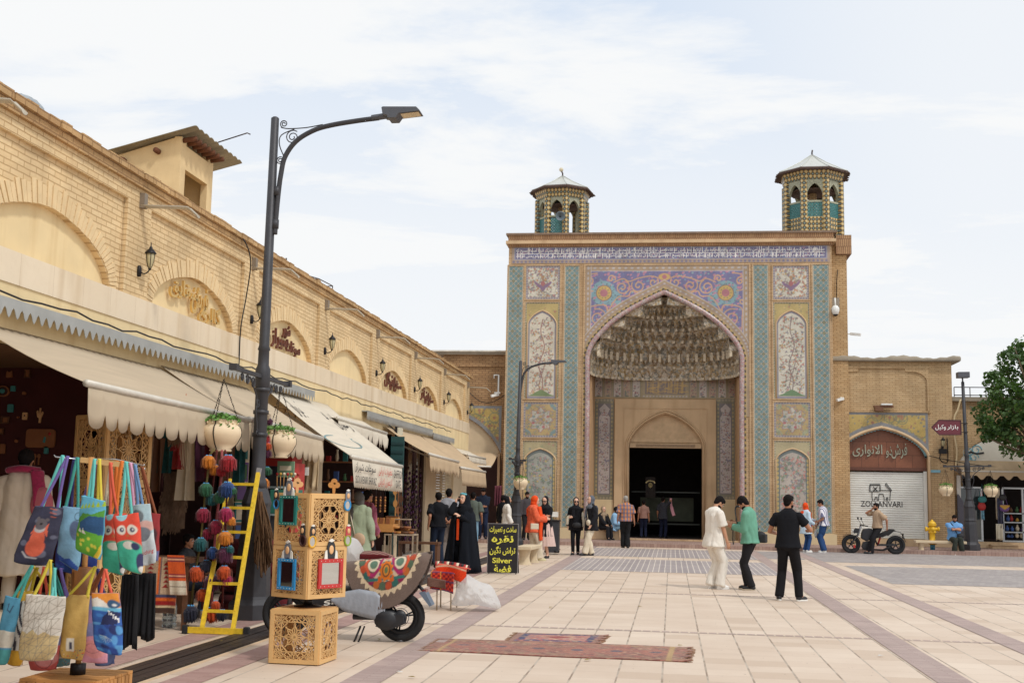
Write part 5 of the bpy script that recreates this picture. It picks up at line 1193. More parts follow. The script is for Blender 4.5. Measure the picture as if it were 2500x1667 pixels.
q=MB();M_OP=mat('stained_arch_plaster',(196,176,146),0.9,var=0.22,scale=1.2);q.prism([(a,max(b_,PL(1180,1105)[1]))for a,b_ in point_arch(acx,ahw_+0.01,PL(1180,1105)[1],zs4,za4)],FY(0),-0.2,-0.1,M_OP);q.build('arch_plaster',lb)
q=MB();x=PL(1221,1100)[0];q.box(x-0.09,x,-0.04,0.3,0.13,PL(1221,1107)[1],M_PSTONE);q.box(PL(1150,1200)[0]-1.2,x-0.09,0.0,0.12,PL(1180,1107)[1]-0.1,PL(1180,1107)[1],mat('white_lintel',(214,206,192),0.6));q.build('door_frame',lb)
q=MB();a=thing('corner_awning','half-open tan awning on the brown brick corner next to the portal','awning',(0,46.9,0));p0=PL(1140,1105);p1=PL(1217,1105);p2=at(1200,1139,Y=46.0);p3=at(1150,1141,Y=46.0)
G=[[(p0[0]+(p1[0]-p0[0])*u+((p3[0]-0.3)-p0[0]+((p2[0])-(p3[0]-0.3)-(p1[0]-p0[0]))*u)*v,-0.1-0.9*v,p0[1]+(p2[2]-p0[1])*v-0.06*math.sin(PI*v))for v in np.linspace(0,1,7)]for u in np.linspace(0,1,10)]
q.grid(G,M_CAN3);q.build('canopy',a,solid=0.008,fix=False);q=MB();q.tube([(p3[0]-0.3,-1.0,p2[2]),(p2[0],-1.0,p2[2])],0.04,M_ROLL,8);q.build('front_bar',a)
def fixture(name,label,cat,build,loc,rz=0):q=MB();build(q);o=tag(q.build(name),label,cat);o.location=loc;o.rotation_euler=(0,0,rz);return o
M_CAMW=mat('white_camera_plastic',(226,226,222),0.4)
def cctv(q):q.tube([(0.08,-0.02,0.75),(0.08,-0.02,0.05),(0.0,-0.12,0.0)],0.035,M_CAMW,6);q.tube([(0.08,-.02,0.75),(-0.1,-.02,0.75),(-0.1,-.02,0.62)],0.03,M_CAMW,6);q.bar((0.1,-0.12,-0.02),(-0.16,-0.3,-0.1),0.1,0.1,M_CAMW);q.box(-0.08,0.16,-0.06,-0.001,0.02,0.08,M_CAMW)
p=at(1212,962,Y=46.9);fixture('security_camera','white security camera on the brown brick wall left of the portal','camera',cctv,(p[0],46.9,p[2]))
p=at(2051,972,Y=46.95);fixture('security_camera','white security camera on the brick wall just right of the portal, under the shop coping','camera',cctv,(p[0],46.95,p[2]))
def dome(q):q.lathe([(0.0,-0.28),(0.1,-0.24),(0.14,-0.12),(0.15,0.0),(0.08,0.1),(0.0,0.12)],(0,0,0),M_CAMW,12);q.ell((0,0,-0.2),0.11,M_BLK,10,6);q.tube([(0,0,0.1),(0,0.1,0.4),(0.0,0.25,0.4)],0.03,M_CAMW,6)
p=at(2040,752,Y=46.3);fixture('dome_camera','white dome camera on a bracket high on the right side of the portal','camera',dome,(p[0],46.35,p[2]))
def boxs(q):q.box(-0.22,0.1,-0.1,0,0,0.5,mat('grey_box',(150,140,126),0.6));q.tube([(0,-0.05,0.5),(0.02,-0.05,1.2),(0.06,-0.05,1.6)],0.015,M_BLK,5)
p=at(2040,752,Y=46.7);fixture('junction_box','grey junction box with a thin antenna high on the portal side','junction box',boxs,(p[0]+0.05,46.84,p[2]-0.1))
def flood(q):q.box(-0.35,0.35,-0.3,-0.02,-0.02,0.05,M_BRN);q.box(-0.1,0.3,-0.34,-0.1,0.06,0.12,M_CAMW);q.box(-0.32,-0.02,-0.3,-0.05,-0.16,-0.021,M_BRN)
p=at(2155,994,Y=46.95);fixture('floodlight','small brown floodlight above the yellow tiles of the white-shuttered shop','floodlight',flood,(p[0],46.95,p[2]))
def spot(q):q.bar((0,0,0),(0.35,-0.2,-0.06),0.1,0.1,M_CAMW);q.tube([(0,0,0),(-0.2,0.1,0)],0.02,M_CAMW,5)
p=at(2076,815,Y=47);fixture('side_camera','small white camera sticking out of the right side of the portal buttress','camera',spot,(p[0],47,p[2]))
q=MB();pts=[at(x,y,Y=46.9)for x,y in((2037,872),(2036,900),(2038,950),(2042,985),(2041,1005),(2038,1060),(2040,1120),(2044,1125))];q.tube(bez(pts,4),0.035,M_PSTONE2,6);tag(q.build('wall_pipe'),'pale cable pipe running down between the portal and the white-shuttered shop','pipe')
q=MB();pts=[at(x,y,Y=46.9)for x,y in((2345,975),(2338,1000),(2330,1020),(2330,1060),(2336,1100),(2333,1140))];q.tube(bez(pts,5),0.035,M_PSTONE2,6);tag(q.build('wall_pipe'),'pale conduit running down the wall joint behind the right street lamp','pipe')
q=MB();pts=[at(x,y,Y=46.8)for x,y in((2268,1112),(2300,1120),(2340,1127),(2380,1134),(2440,1140),(2500,1142))];q.tube(bez(pts,5),0.014,M_BLK,4);tag(q.build('overhead_cable'),'thin black cable sagging across the shop fronts at the right','cable')
q=MB();pts=[at(x,y,Y=46.7)for x,y in((1143,955),(1170,978),(1200,982),(1235,962))];q.tube(bez(pts,5),0.014,M_BLK,4);tag(q.build('overhead_cable'),'thin black cable sagging across the brown corner building','cable')
def blue_plate(q):q.box(-0.22,0.22,-0.03,0,-0.05,0.05,mat('light_blue_plate',(120,170,186),0.4))
p=at(2281,1150,Y=46.95);fixture('street_plate','small light blue name plate on the brick pier right of the white shutter','plate',blue_plate,(p[0],46.98,p[2]))
def metr(q):q.box(-0.14,0.14,-0.12,0,-0.08,0.1,M_BLK);q.tube(bez([(-.08,-.06,-.08),(-.1,-.06,-.3),(0.06,-.06,-.42),(0.18,-.06,-.3),(0.17,-.06,0.5)],5),0.02,M_BLK,5)
p=at(2301,1102,Y=46.95);fixture('cable_box','small black cable box with a looped wire on the brick pier under the red sign','cable box',metr,(p[0],46.98,p[2]))
c=copy_tree(L0);p=at(2300,1076,Y=46.95);c.location=(p[0],46.98,p[2]-0.25);c.rotation_euler=(0,0,rad(-90));c['label']='black wall lantern on the brick pier directly under the dark red arrow sign';c.scale=(0.8,0.8,0.8);c['group']='lanterns on the right hand pier';del c['group']
q=MB();x0,y_,z0=at(2330,980,Y=47.6)
for a_,b_ in(((0,0),(2.9,0)),((0,0.3),(2.9,0.3))):q.tube([(x0+a_[0],47.6,5.55+a_[1]-0.25),(x0+b_[0],47.6,5.55+b_[1]-0.25)],0.018,M_IRON,5)
for k in range(6):q.tube([(x0+k*0.58,47.6,5.2),(x0+k*0.58,47.6,5.6)],0.018,M_IRON,5)
zr_=cz+0.16;o=q.build('roof_railing');o.location=(0,0,zr_-5.2);tag(o,'rusty low railing on the roof of the far right building','railing')
M_POLE=mat('charcoal_lamp_paint',(62,62,66),0.5,0.3,0.15,6,0.1,30)
M_POT=mat('cream_plaster_pot',(228,206,172),0.6,var=0.06,scale=5)
M_CHAIN=mat('dark_chain',(58,52,46),0.5,0.6);M_LEAFP=mat('fresh_green_leaves',(96,138,62),0.7,var=0.4,scale=18)
def spiral3(q,c,r,turns,a0,sg,ax,rr_=0.012,m=None):
 q.tube([(c[0]+ax[0]*r*(1-0.8*k/(14*turns))*math.cos(a0+sg*k*2*PI/14),c[1]+ax[1]*r*(1-0.8*k/(14*turns))*math.cos(a0+sg*k*2*PI/14),c[2]+r*(1-0.8*k/(14*turns))*math.sin(a0+sg*k*2*PI/14))for k in range(int(14*turns))],rr_,m or M_POLE,5)
def street_lamp(label,x,y,H,arm_dir,arm_pts,head,rough_top=False,zc=2.9,cross=1.35,cdir=(1,0),lean=0.0,base=1.0):
 w=thing('street_lamp',label,'street lamp',(x,y,0),0)
 q=MB();q.lathe([(0.30,0.0),(0.30,0.20),(0.25,0.26),(0.235,0.30),(0.215,0.9),(0.20,0.98),(0.215,1.02),(0.19,1.1),(0.185,1.45),(0.20,1.5),(0.185,1.55),(0.13,1.72)],(0,0,0),M_POLE,8,smooth=False,rot=PI/8)
 o=q.build('base',w,bevel=0.008)
 q=MB();q.lathe([(0.135,1.7),(0.115,1.78),(0.092,1.86),(0.085,zc-0.15),(0.10,zc-0.13),(0.10,zc+0.1),(0.075,zc+0.16),(0.072,zc+0.35),(0.085,zc+0.37),(0.07,zc+0.42),(0.055,H-0.02),(0.03,H)],(0,0,0),M_POLE,14);q.build('pole',w)
 ax=arm_dir
 if arm_pts:
  q=MB();P=bez([(ax[0]*r_,ax[1]*r_,z)for r_,z in arm_pts],6);q.tube(P,0.036,M_POLE,8)
  r0,za_=arm_pts[0];
  for zz_ in(za_+0.14,za_+0.60):q.tube([(0,0,zz_),(ax[0]*r0,ax[1]*r0,zz_)],0.028,M_POLE,6);q.lathe([(0.05,-0.06),(0.05,0.06)],(ax[0]*r0,ax[1]*r0,zz_),M_POLE,8)
  q.build('arm',w)
  q=MB();spiral3(q,(ax[0]*0.13,0,H-0.10),0.055,1.8,-2.0,-1,ax,0.008);spiral3(q,(ax[0]*0.26,0,H-0.29),0.10,2.0,0.9,1,ax,0.008);spiral3(q,(ax[0]*0.10,0,H-0.62),0.055,1.8,1.2,1,ax,0.008)
  q.tube(bez([(.09,0,H-.15),(.2,0,H-.17),(.45,0,H-.16),(.68,0,H-.12)],4),0.008,M_POLE,4);q.tube(bez([(.28,0,H-.18),(.1,0,H-.26),(.08,0,H-.4),(.16,0,H-.58)],4),0.008,M_POLE,4)
  q.build('scrollwork',w)
 hd=MB();(hx,hz_)=head;M_LH=mat('grey_luminaire',(86,88,94),0.45,0.3);M_LENS=mat('luminaire_lens',(214,196,160),0.2)
 f=lambda a,b_,d:(ax[0]*(hx+a)-ax[1]*d,ax[1]*(hx+a)+ax[0]*d,hz_+b_)
 if arm_pts:
  hd.tube([f(-0.16,-0.03,0),f(0.06,0.0,0)],0.045,M_LH,8)
  hd.prism([(0.0,0.08),(0.02,-0.02),(0.08,-0.03),(0.09,-0.07),(0.20,-0.07),(0.24,-0.01),(0.53,0.02),(0.53,0.03),(0.48,0.08),(0.02,0.09)],f,-0.13,0.13,M_LH)
  hd.add([f(0.26,-0.012,-0.1),f(0.51,0.014,-0.1),f(0.51,0.014,0.1),f(0.26,-0.012,0.1)],[(0,1,2,3)],M_LENS)
 else:
  hd.box(-0.2,0.2,-0.25,0.1,H+0.12,H+0.32,M_LH);hd.tube([(0,0,H-0.1),(0,0,H+0.15)],0.03,M_LH,6)
 hd.build('luminaire',w,bevel=0.01)
 q=MB();cx_,cy_=cdir;q.bar((-cx_*cross/2,-cy_*cross/2,zc),(cx_*cross/2,cy_*cross/2,zc),0.05,0.05,M_POLE)
 for s_ in(-1,1):
  q.box(s_*cx_*cross/2-0.05,s_*cx_*cross/2+0.05,s_*cy_*cross/2-0.04,s_*cy_*cross/2+0.04,zc-0.03,zc+0.05,M_POLE)
  for(r_,dz_,rr_)in((0.22,-0.12,0.075),(0.36,-0.10,0.065),(0.48,-0.085,0.05)):spiral3(q,(s_*cx_*r_*cross/1.35,s_*cy_*r_*cross/1.35,zc+dz_),rr_,1.6,0.5,s_,(cx_,cy_),0.012)
  spiral3(q,(s_*cx_*0.14,s_*cy_*0.14,zc-0.36),0.07,1.6,1.0,-s_,(cx_,cy_),0.010);spiral3(q,(s_*cx_*0.13,s_*cy_*0.13,zc-0.75),0.05,1.4,1.0,s_,(cx_,cy_),0.010)
  q.tube(bez([(s_*cx_*.1,s_*cy_*.1,zc-.78),(s_*cx_*.2,s_*cy_*.2,zc-.5),(s_*cx_*.2,s_*cy_*.2,zc-.3),(s_*cx_*.52,s_*cy_*.52,zc-.05)],5),0.012,M_POLE,4)
 for k in range(3):q.tube([((-1)**k*0.0,0,zc-0.2-0.3*k),(0,0,zc-0.15-0.3*k)],0.105,M_POLE,12)
 q.build('cross_arm',w)
 w.rotation_euler=(0,lean,0)
 return w
def pot(label,x,y,ztop,zpot,r,group,leaf=60,seed=1,sub=True):
 0
 w=thing('hanging_pot',label,'hanging pot',(x,y,zpot),0,group)
 k=r/0.255;prof=[(0.135,-0.40),(0.145,-0.385),(0.13,-0.37),(0.20,-0.30),(0.25,-0.20),(0.255,-0.15),(0.24,-0.09),(0.20,-0.055),(0.195,-0.01),(0.21,0.0),(0.19,0.005),(0.175,-0.03)]
 q=MB();q.lathe([(a*k,b_*k)for a,b_ in prof],(0,0,0),M_POT,24)
 for j in range(14):t=2*PI*j/14;q.ell((0.2*k*math.cos(t),0.2*k*math.sin(t),-0.035*k),0.02*k,M_POT,6,4)
 q.build('bowl',w)
 q=MB()
 for j in range(3):
  t=2*PI*j/3+0.5;a=Vector((0,0,ztop-zpot));b_=Vector((0.22*k*math.cos(t),0.22*k*math.sin(t),-0.02));n=26
  for i in range(n):
   p0,p1=a+(b_-a)*(i/n),a+(b_-a)*((i+0.8)/n);sd=Vector((math.cos(i*1.57),math.sin(i*1.57),0))*0.008;q.bar(p0+sd,p1-sd,0.012,0.006,M_CHAIN)
  for(ra,za2),(rb_,zb2)in zip(prof[:9][:-1],prof[:9][1:]):q.bar((ra*k*1.02*math.cos(t),ra*k*1.02*math.sin(t),za2*k),(rb_*k*1.02*math.cos(t),rb_*k*1.02*math.sin(t),zb2*k),0.012,0.01,M_CHAIN)
 q.build('chain',w)
 q=MB();r_=random.Random(seed)
 for j in range(leaf*6):
  a=r_.uniform(0,2*PI);d=(r_.random()**0.6)*0.235*k;z=r_.uniform(-0.02,0.1)*k*(1.1-d/(0.3*k));
  if r_.random()<0.12 and math.sin(a)<0.3:d=0.25*k;z=r_.uniform(-0.12,0.0)*k
  c=Vector((d*math.cos(a),d*math.sin(a),z));s_=r_.uniform(0.018,0.034)*k;n=Vector((r_.gauss(0,1),r_.gauss(0,1),r_.gauss(0.6,0.6))).normalized();u=n.orthogonal().normalized()*s_;v_=n.cross(u);q.add([c-u,c-v_*0.7,c+u,c+v_*0.7],[(0,1,2,3)],M_LEAFP)
 q.build('foliage',w,fix=False)
 return w
plx,ply,_=at(613,1510,Z=0);
H1=at(672,286,Y=ply)[2]
hp=at(940,292,Y=ply)
a2=[]
for x,y in((671,572),(674,530),(680,468),(686,425),(696,383),(723,345),(765,319),(808,306),(872,295),(925,288)):
 p=at(x,y,Y=ply);a2.append((p[0]-plx-0.0,p[2]))
lean=math.atan2(at(672,286,Y=ply)[0]-plx,H1)
a2=[(a-lean*z,z)for a,z in a2]
street_lamp('tall charcoal street lamp in front of the awnings, its arm reaching right into the sky',plx,ply,H1,(1,0),a2,(a2[-1][0]+0.06,a2[-1][1]+0.03),zc=at(655,920,Y=ply)[2],cross=2.3,cdir=(0.02,-1.0),lean=lean)
pcx,pcy=0.62*0.62,-0.785*0.62
zc1=at(655,920,Y=ply)[2]
dl=0.62
lp=at(540,1024,Y=ply-0.3);rp_=at(685,1050,Y=ply+0.3)
yL,yR=ply-1.15,ply+1.05
pot('larger and nearer cream pot hanging left of the tall lamp post',at(541,1040,Y=yL)[0],yL,at(552,925,Y=yL)[2],at(541,1026,Y=yL)[2],0.245,'flower pots hung on the first street lamp',60,3)
pot('cream pot with leafy plant hanging right of the tall lamp post, partly behind it',at(682,1050,Y=yR)[0],yR,at(682,945,Y=yR)[2],at(682,1051,Y=yR)[2],0.245,'flower pots hung on the first street lamp',60,4)
mx_,my_=at(1257,1300,Y=41)[0],41.0
a3=[(at(x,y,Y=41)[0]-mx_-0.05,at(x,y,Y=41)[2])for x,y in((1268,965),(1272,935),(1277,912),(1290,898),(1312,889),(1340,884))]
street_lamp('charcoal street lamp in front of the portal tiles, behind the black sign board',mx_,my_,at(1266,880,Y=41)[2],(1,0),a3,(a3[-1][0]+0.04,a3[-1][1]),zc=2.9,cross=1.5,cdir=(0.2,0.98),lean=rad(0.8))
pot('cream pot hanging from the lamp in front of the portal',at(1271,1170,Y=40.6)[0],40.6,2.9,at(1271,1166,Y=40.6)[2],0.25,None,40,5)
rx_,ry_=at(2370,1352,Z=0.0)[0:2];rx_=at(2372,1340,Y=44.2)[0];ry_=44.2
zc3=at(2362,1147,Y=44.2)[2]
rl=street_lamp('charcoal street lamp in front of the far right shop, carrying the dark red arrow sign',rx_,ry_,at(2352,940,Y=44.2)[2],(1,0),None,(0,0),zc=zc3,cross=(at(2416,1147,Y=44.2)[0]-at(2306,1147,Y=44.2)[0]),lean=rad(-1.4));rl.location.z=0.13
pot('cream pot hanging left of the right street lamp, against bare brick',at(2309,1188,Y=44.2)[0],44.2,zc3,at(2309,1184,Y=44.2)[2],0.24,'flower pots hung on the right street lamp',40,6)
pot('cream pot hanging right of the right street lamp, against the dark shop door',at(2419,1190,Y=44.2)[0],44.2,zc3,at(2419,1186,Y=44.2)[2],0.24,'flower pots hung on the right street lamp',40,7)
ds=thing('direction_sign','dark red arrow shaped direction sign with white Persian writing, fixed to the right street lamp','direction sign',(0,44.1,0))
sp=[at(x,y,Y=44.1)for x,y in((2274,1043),(2292,1025),(2345,1026),(2346.5,1061),(2293,1061))];q=MB();M_DR=mat('dark_red_sign_paint',(104,40,52),0.4);q.prism([(p[0],p[2])for p in reversed(sp)],FY(0),-0.02,0.02,M_DR)
sc_=[(p[0]*0.94+sp[2][0]*0.06-0.03,p[2]*0.86+sp[0][2]*0.14)for p in sp];q.build('panel',ds)
q=MB();e=[(p[0],p[2])for p in sp]
for a_,b_ in zip(e,e[1:]+e[:1]):q.bar((a_[0],-0.022,a_[1]),(b_[0],-0.022,b_[1]),0.03,0.03,mat('sign_rim',(70,34,40),0.4),up=(0,1,0))
for zz_ in(at(2350,1033,Y=44.1)[2],at(2350,1055,Y=44.1)[2]):q.bar((sp[2][0],0,zz_),(sp[2][0]+0.25,0.05,zz_),0.03,0.03,M_BLK)
q.build('frame',ds)
q=MB();M_WP=mat('white_sign_paint',(232,230,226),0.5);fd=lambda a,b_,d:(a,-0.022-d,b_)
write(q,'بازار',fd,M_WP,at(2312,1043,Y=44.1)[0],at(2339,1043,Y=44.1)[0],at(2300,1049,Y=44.1)[2],at(2300,1037,Y=44.1)[2],0.004,bold=0.012);write(q,'وکیل',fd,M_WP,at(2283,1043,Y=44.1)[0],at(2309,1043,Y=44.1)[0],at(2300,1050,Y=44.1)[2],at(2300,1036,Y=44.1)[2],0.004,bold=0.012)
q.build('lettering',ds,fix=False)
M_HY=mat('yellow_hydrant_paint',(222,176,40),0.45,var=0.1);M_HB=mat('blue_hydrant_foot',(70,140,170),0.5)
hx,hy,_=at(2277,1350,Z=0.0);hy=43.9;hx=at(2277,1340,Y=hy)[0]
w=thing('fire_hydrant','yellow fire hydrant with a blue foot in front of the white-shuttered shop','fire hydrant',(hx,hy,0.13));w.scale=(.76,.76,.74)
q=MB();q.lathe([(0.11,0.24),(0.19,0.26),(0.19,0.32),(0.13,0.35),(0.125,0.75),(0.18,0.78),(0.18,0.83),(0.15,0.86),(0.155,1.1),(0.2,1.12),(0.2,1.17)],(0,0,0),M_HY,14);q.build('body',w)
q=MB();q.lathe([(0.19,1.17),(0.17,1.24),(0.10,1.31),(0.05,1.33),(0.05,1.39),(0.0,1.4)],(0,0,0),M_HY,12);q.build('cap',w)
for s_ in(-1,1):
 q=MB();q.tube([(0,0,0.95),(s_*0.24,-0.02,0.95)],0.085,M_HY,10);q.tube([(s_*0.24,-.02,0.95),(s_*0.31,-.02,0.95)],0.11,M_HY,8);q.build('outlet',w)
q=MB();q.tube([(0,0,0.95),(0,-0.24,0.95)],0.1,M_HY,10);q.build('outlet',w)
q=MB();q.lathe([(0.11,0),(0.11,0.24)],(0,0,0),M_HB,12);q.build('foot',w)
M_CONC=mat('cream_cast_stone',(206,188,158),0.8,var=0.12,scale=4,bump=0.2)
def bench(label,x,y,L,z=0.0,rz=0,hh=0.45,g=None):
 w=thing('stone_bench',label,'bench',(x,y,z),rz,g);q=MB();q.box(-L/2,L/2,-0.2,0.2,hh-0.09,hh,M_CONC);q.build('seat',w,bevel=0.015)
 for s_ in(-1,1):
  q=MB();G=[]
  for i in range(9):
   t=i/8;z_=t*(hh-0.09);ww=0.16-0.045*math.sin(PI*t)+0.02*(t<0.12);xo=s_*(L/2-0.22);G.append([(xo-0.07,-ww,z_),(xo+0.07,-ww,z_),(xo+0.07,ww,z_),(xo-0.07,ww,z_)])
  q.grid(G,M_CONC,closed=True);q.build('leg',w)
bx0,bx1_=at(2232,1335,Y=43.7)[0],at(2345,1335,Y=43.7)[0];bench('long pale stone bench beside the yellow hydrant',(at(2252,1330,Y=43.6)[0]+at(2338,1330,Y=43.6)[0])/2,43.6,at(2338,1330,Y=43.6)[0]-at(2250,1330,Y=43.6)[0]+0.5,0.0)
p=at(1283,1378,Z=0);bench('short curved-leg stone bench behind the black Persian sign',p[0]+0.0,p[1]+0.6,1.5,0,rad(86))
sb=thing('sandwich_board','black advertising board with yellow Persian writing and the word Silver','sign board',(at(1228,1395,Z=0.0)[0],26.2,0))
bxl,bxr=at(1191,1340,Y=26.2)[0]-sb.location.x,at(1263.5,1340,Y=26.2)[0]-sb.location.x;bzt,bzb=at(1228,1279,Y=26.2)[2],at(1228,1398,Y=26.2)[2]
q=MB();M_BB=mat('black_board',(28,27,32),0.5);q.box(bxl,bxr,0,0.04,bzb,bzt,M_BB);q.build('panel',sb)
q=MB();M_SFR=mat('grey_board_frame',(130,128,130),0.4,0.4)
q.box(bxl-0.012,bxr+0.012,-0.006,0.046,bzt,bzt+0.015,M_SFR)
for x in(bxl-0.012,bxr):q.box(x,x+0.012,-0.006,0.046,bzb,bzt,M_SFR)
q.build('frame',sb)
for x in(bxl+0.03,bxr-0.03):q=MB();q.box(x-0.01,x+0.01,0.01,0.03,0,bzb,M_BLK);q.build('leg',sb)
q=MB();q.bar((bxl+0.03,0.05,bzt-0.1),(bxl+0.03,0.5,0.0),0.02,0.02,M_BLK);q.bar((bxr-0.03,0.05,bzt-0.1),(bxr-0.03,0.5,0.0),0.02,0.02,M_BLK);q.bar((bxl+.03,0.3,0.55),(bxr-.03,.3,.55),0.02,0.02,M_BLK);q.build('rear_support',sb)
q=MB();M_YL=mat('yellow_sign_letters',(232,226,84),0.5);fS=lambda a,b_,d:(a,-d,b_)
W_=bxr-bxl;H_=bzt-bzb;R0=lambda s,u0,u1,v0,v1,bo=0.02:write(q,s,fS,M_YL,bxl+W_*u0,bxl+W_*u1,bzb+H_*(1-v1),bzb+H_*(1-v0),0.004,bold=bo)
R0('ساخت و تعمیرات',0.05,0.95,0.04,0.20);R0('نقره',0.12,0.86,0.235,0.42,0.03);R0('تراش نگین',0.06,0.93,0.45,0.64);R0('Silver',0.16,0.82,0.69,0.80);R0('فضة',0.22,0.80,0.835,0.985,0.03)
q.build('lettering',sb,fix=False)
x,y,z=at(1350,1255,Y=39);ns=thing('notice_stand','small white notice on a thin stand in front of the portal','notice stand',(x,39,0));q=MB();q.box(-0.17,0.17,0,0.02,z-0.08,z+0.08,M_CAMW);q.box(-0.1,-0.02,-0.004,-0.001,z-0.02,z+0.03,M_BLKP);q.build('panel',ns);q=MB();q.tube([(0,0.03,0),(0,0.03,z)],0.012,M_BLK,6);q.tube([(-0.25,0.03,0.02),(0.25,0.03,0.02)],0.012,M_BLK,5);q.build('stand',ns)
def leaf_mat():
 t=NT('plane_tree_leaves');v=t.obj();g_=t.new('ShaderNodeNewGeometry')
 c=t.mix(g_.outputs['Random Per Island'],srgb(28,50,26),srgb(82,112,50));c=t.mix(t.ramp(t.noise(v,0.9,3),0.35,0.65,0,0.55),c,srgb(60,92,44));t.col(c);t.b.inputs['Roughness'].default_value=0.55
 tr=t.new('ShaderNodeBsdfTranslucent');tr.inputs[0].default_value=(*srgb(110,150,50),1);ms_=t.new('ShaderNodeMixShader');ms_.inputs[0].default_value=0.22;out=t.n['Material Output'];t.link(t.b.outputs[0],ms_.inputs[1]);t.link(tr.outputs[0],ms_.inputs[2]);t.link(ms_.outputs[0],out.inputs[0]);return t.m
M_LEAF=leaf_mat();M_BARK=mat('grey_brown_bark',(112,96,76),0.9,var=0.3,scale=6,bump=0.5,bscale=20)
TY=45.0
tr=thing('plane_tree','broad dark green leafy tree at the right edge of the square','tree',(at(2560,1300,Y=TY)[0],TY,0.0))
tx=tr.location.x;r_=random.Random(17);blobs=[]
def TP(px,py,dy=0):p=at(px,py,Y=TY);return(p[0]-tx,dy,p[2])
lobes=[(2440,1010,1.25),(2480,940,1.3),(2450,880,0.55),(2490,860,0.7),(2405,930,0.42),(2425,965,0.6),(2420,1040,0.55),(2395,1030,0.5),(2455,1075,0.65),(2490,1090,0.9),(2540,960,1.8),(2560,1050,1.6),(2620,980,1.8),(2560,880,1.2),(2500,1010,1.4),(2386,1062,0.38),(2640,900,1.2),(2470,850,0.35)]
q=MB();q.tube([(0,0,0),(0.05,0,1.2),(0.0,0.05,2.4),(-0.15,0,3.2)],[0.24,0.19,0.17,0.15],M_BARK,12);q.build('trunk',tr)
q=MB()
for px,py,s_ in lobes:
 c=TP(px,py,r_.uniform(-0.5,0.5));q.tube(bez([(-0.1,0,2.6+r_.uniform(0,0.8)),(c[0]*0.4,c[1]*0.5,3.0+(c[2]-3.0)*0.5),c],4),[0.09-0.075*k/8 for k in range(9)],M_BARK,6)
q.build('limb',tr)
V,Fc=[],[];
for px,py,s_ in lobes:
 px+=14;c=Vector(TP(px,py,r_.uniform(-0.9,0.3)));s_*=0.95;n=int(1350*s_*s_)+260
 for _ in range(n):
  d=Vector((r_.gauss(0,1),r_.gauss(0,1),r_.gauss(0,1))).normalized();rr_=s_*(0.35+0.65*r_.random()**0.45)*(1+0.28*mnoise.noise(d*2.3+c));p=c+Vector((d.x*rr_,d.y*rr_*0.7,d.z*rr_*0.85))
  if mnoise.noise(p*1.5)+0.6*mnoise.noise(p*4)<-0.02:continue
  n_=(d*0.6+Vector((r_.gauss(0,.7),r_.gauss(0,.7),r_.gauss(0.5,.7)))).normalized();u=n_.orthogonal().normalized();u=Matrix.Rotation(r_.uniform(0,6.28),3,n_)@u;w_=n_.cross(u);s2=r_.uniform(0.035,0.10);k=len(V)
  V+=[p-u*s2,p-w_*s2*0.75,p+u*s2,p+w_*s2*0.75];Fc.append((k,k+1,k+2,k+3))
q=MB();q.add(V,Fc,M_LEAF);q.build('crown',tr,fix=False)
c2=lambda x,y:(x/2.583,1060+y/2.583)
c3=lambda x,y:(400+x/2.583,960+y/2.583)
c4=lambda x,y:(640+x/3.093,1160+y/3.093)
def V3(pp,Y):return Vector(at(pp[0],pp[1],Y=Y))
M_WOOD=mat('light_beech_ply',(216,174,116),0.6,var=0.12,scale=3,bump=0.1,bscale=60)
M_WOODD=mat('honey_wood',(196,140,78),0.6,var=0.15,scale=4);M_WDARK=mat('dark_stained_wood',(96,62,40),0.6,var=0.2)
def lattice_segs():
 S=[]
 def web(cx,cy,r0,r1,n,a0=0.0):
  P=lambda r,k:(cx+r*math.cos(a0+2*PI*k/n),cy+r*math.sin(a0+2*PI*k/n))
  for k in range(n):S.append(((cx,cy),P(r0,k)));S.append((P(r0,k),P(r1,k+.5)));S.append((P(r0,k+1),P(r1,k+.5)))
  for k in range(n):S.append((P(r1,k+.5),P(r1*1.28,k+.5)))
 web(0.5,0.5,0.16,0.25,8,PI/8)
 for k in range(8):S.append(((.5,.5),(.5+.2*math.cos(k*PI/4),.5+.2*math.sin(k*PI/4))))
 for cx in(0,1):
  for cy in(0,1):web(cx,cy,0.17,0.25,12)
 for cx,cy in((0,.5),(1,.5),(.5,0),(.5,1)):web(cx,cy,.09,.14,8)
 g=[0,1/6,1/3,0.5,2/3,5/6,1]
 for i in range(6):
  for j in range(6):
   if 1<=i<=4 and 1<=j<=4:continue
   x0,x1,y0,y1=g[i],g[i+1],g[j],g[j+1];S.append(((x0,y0),(x1,y1)));S.append(((x0,y1),(x1,y0)))
 for k in(1/6,5/6):S.append(((0,k),(1,k)));S.append(((k,0),(k,1)))
 S+=[((1/6,1/3),(1/3,1/6)),((2/3,1/6),(5/6,1/3)),((1/6,2/3),(1/3,5/6)),((2/3,5/6),(5/6,2/3))]
 out=[]
 for a,b in S:
  t0,t1=0.0,1.0
  for k in(0,1):
   d=b[k]-a[k]
   if abs(d)<1e-9:
    if a[k]<0 or a[k]>1:t0=2
    continue
   ta,tb=(0-a[k])/d,(1-a[k])/d
   if ta>tb:ta,tb=tb,ta
   t0,t1=max(t0,ta),min(t1,tb)
  if t1-t0>0.02:out.append(((a[0]+(b[0]-a[0])*t0,a[1]+(b[1]-a[1])*t0),(a[0]+(b[0]-a[0])*t1,a[1]+(b[1]-a[1])*t1)))
 return out
SEGS=lattice_segs()
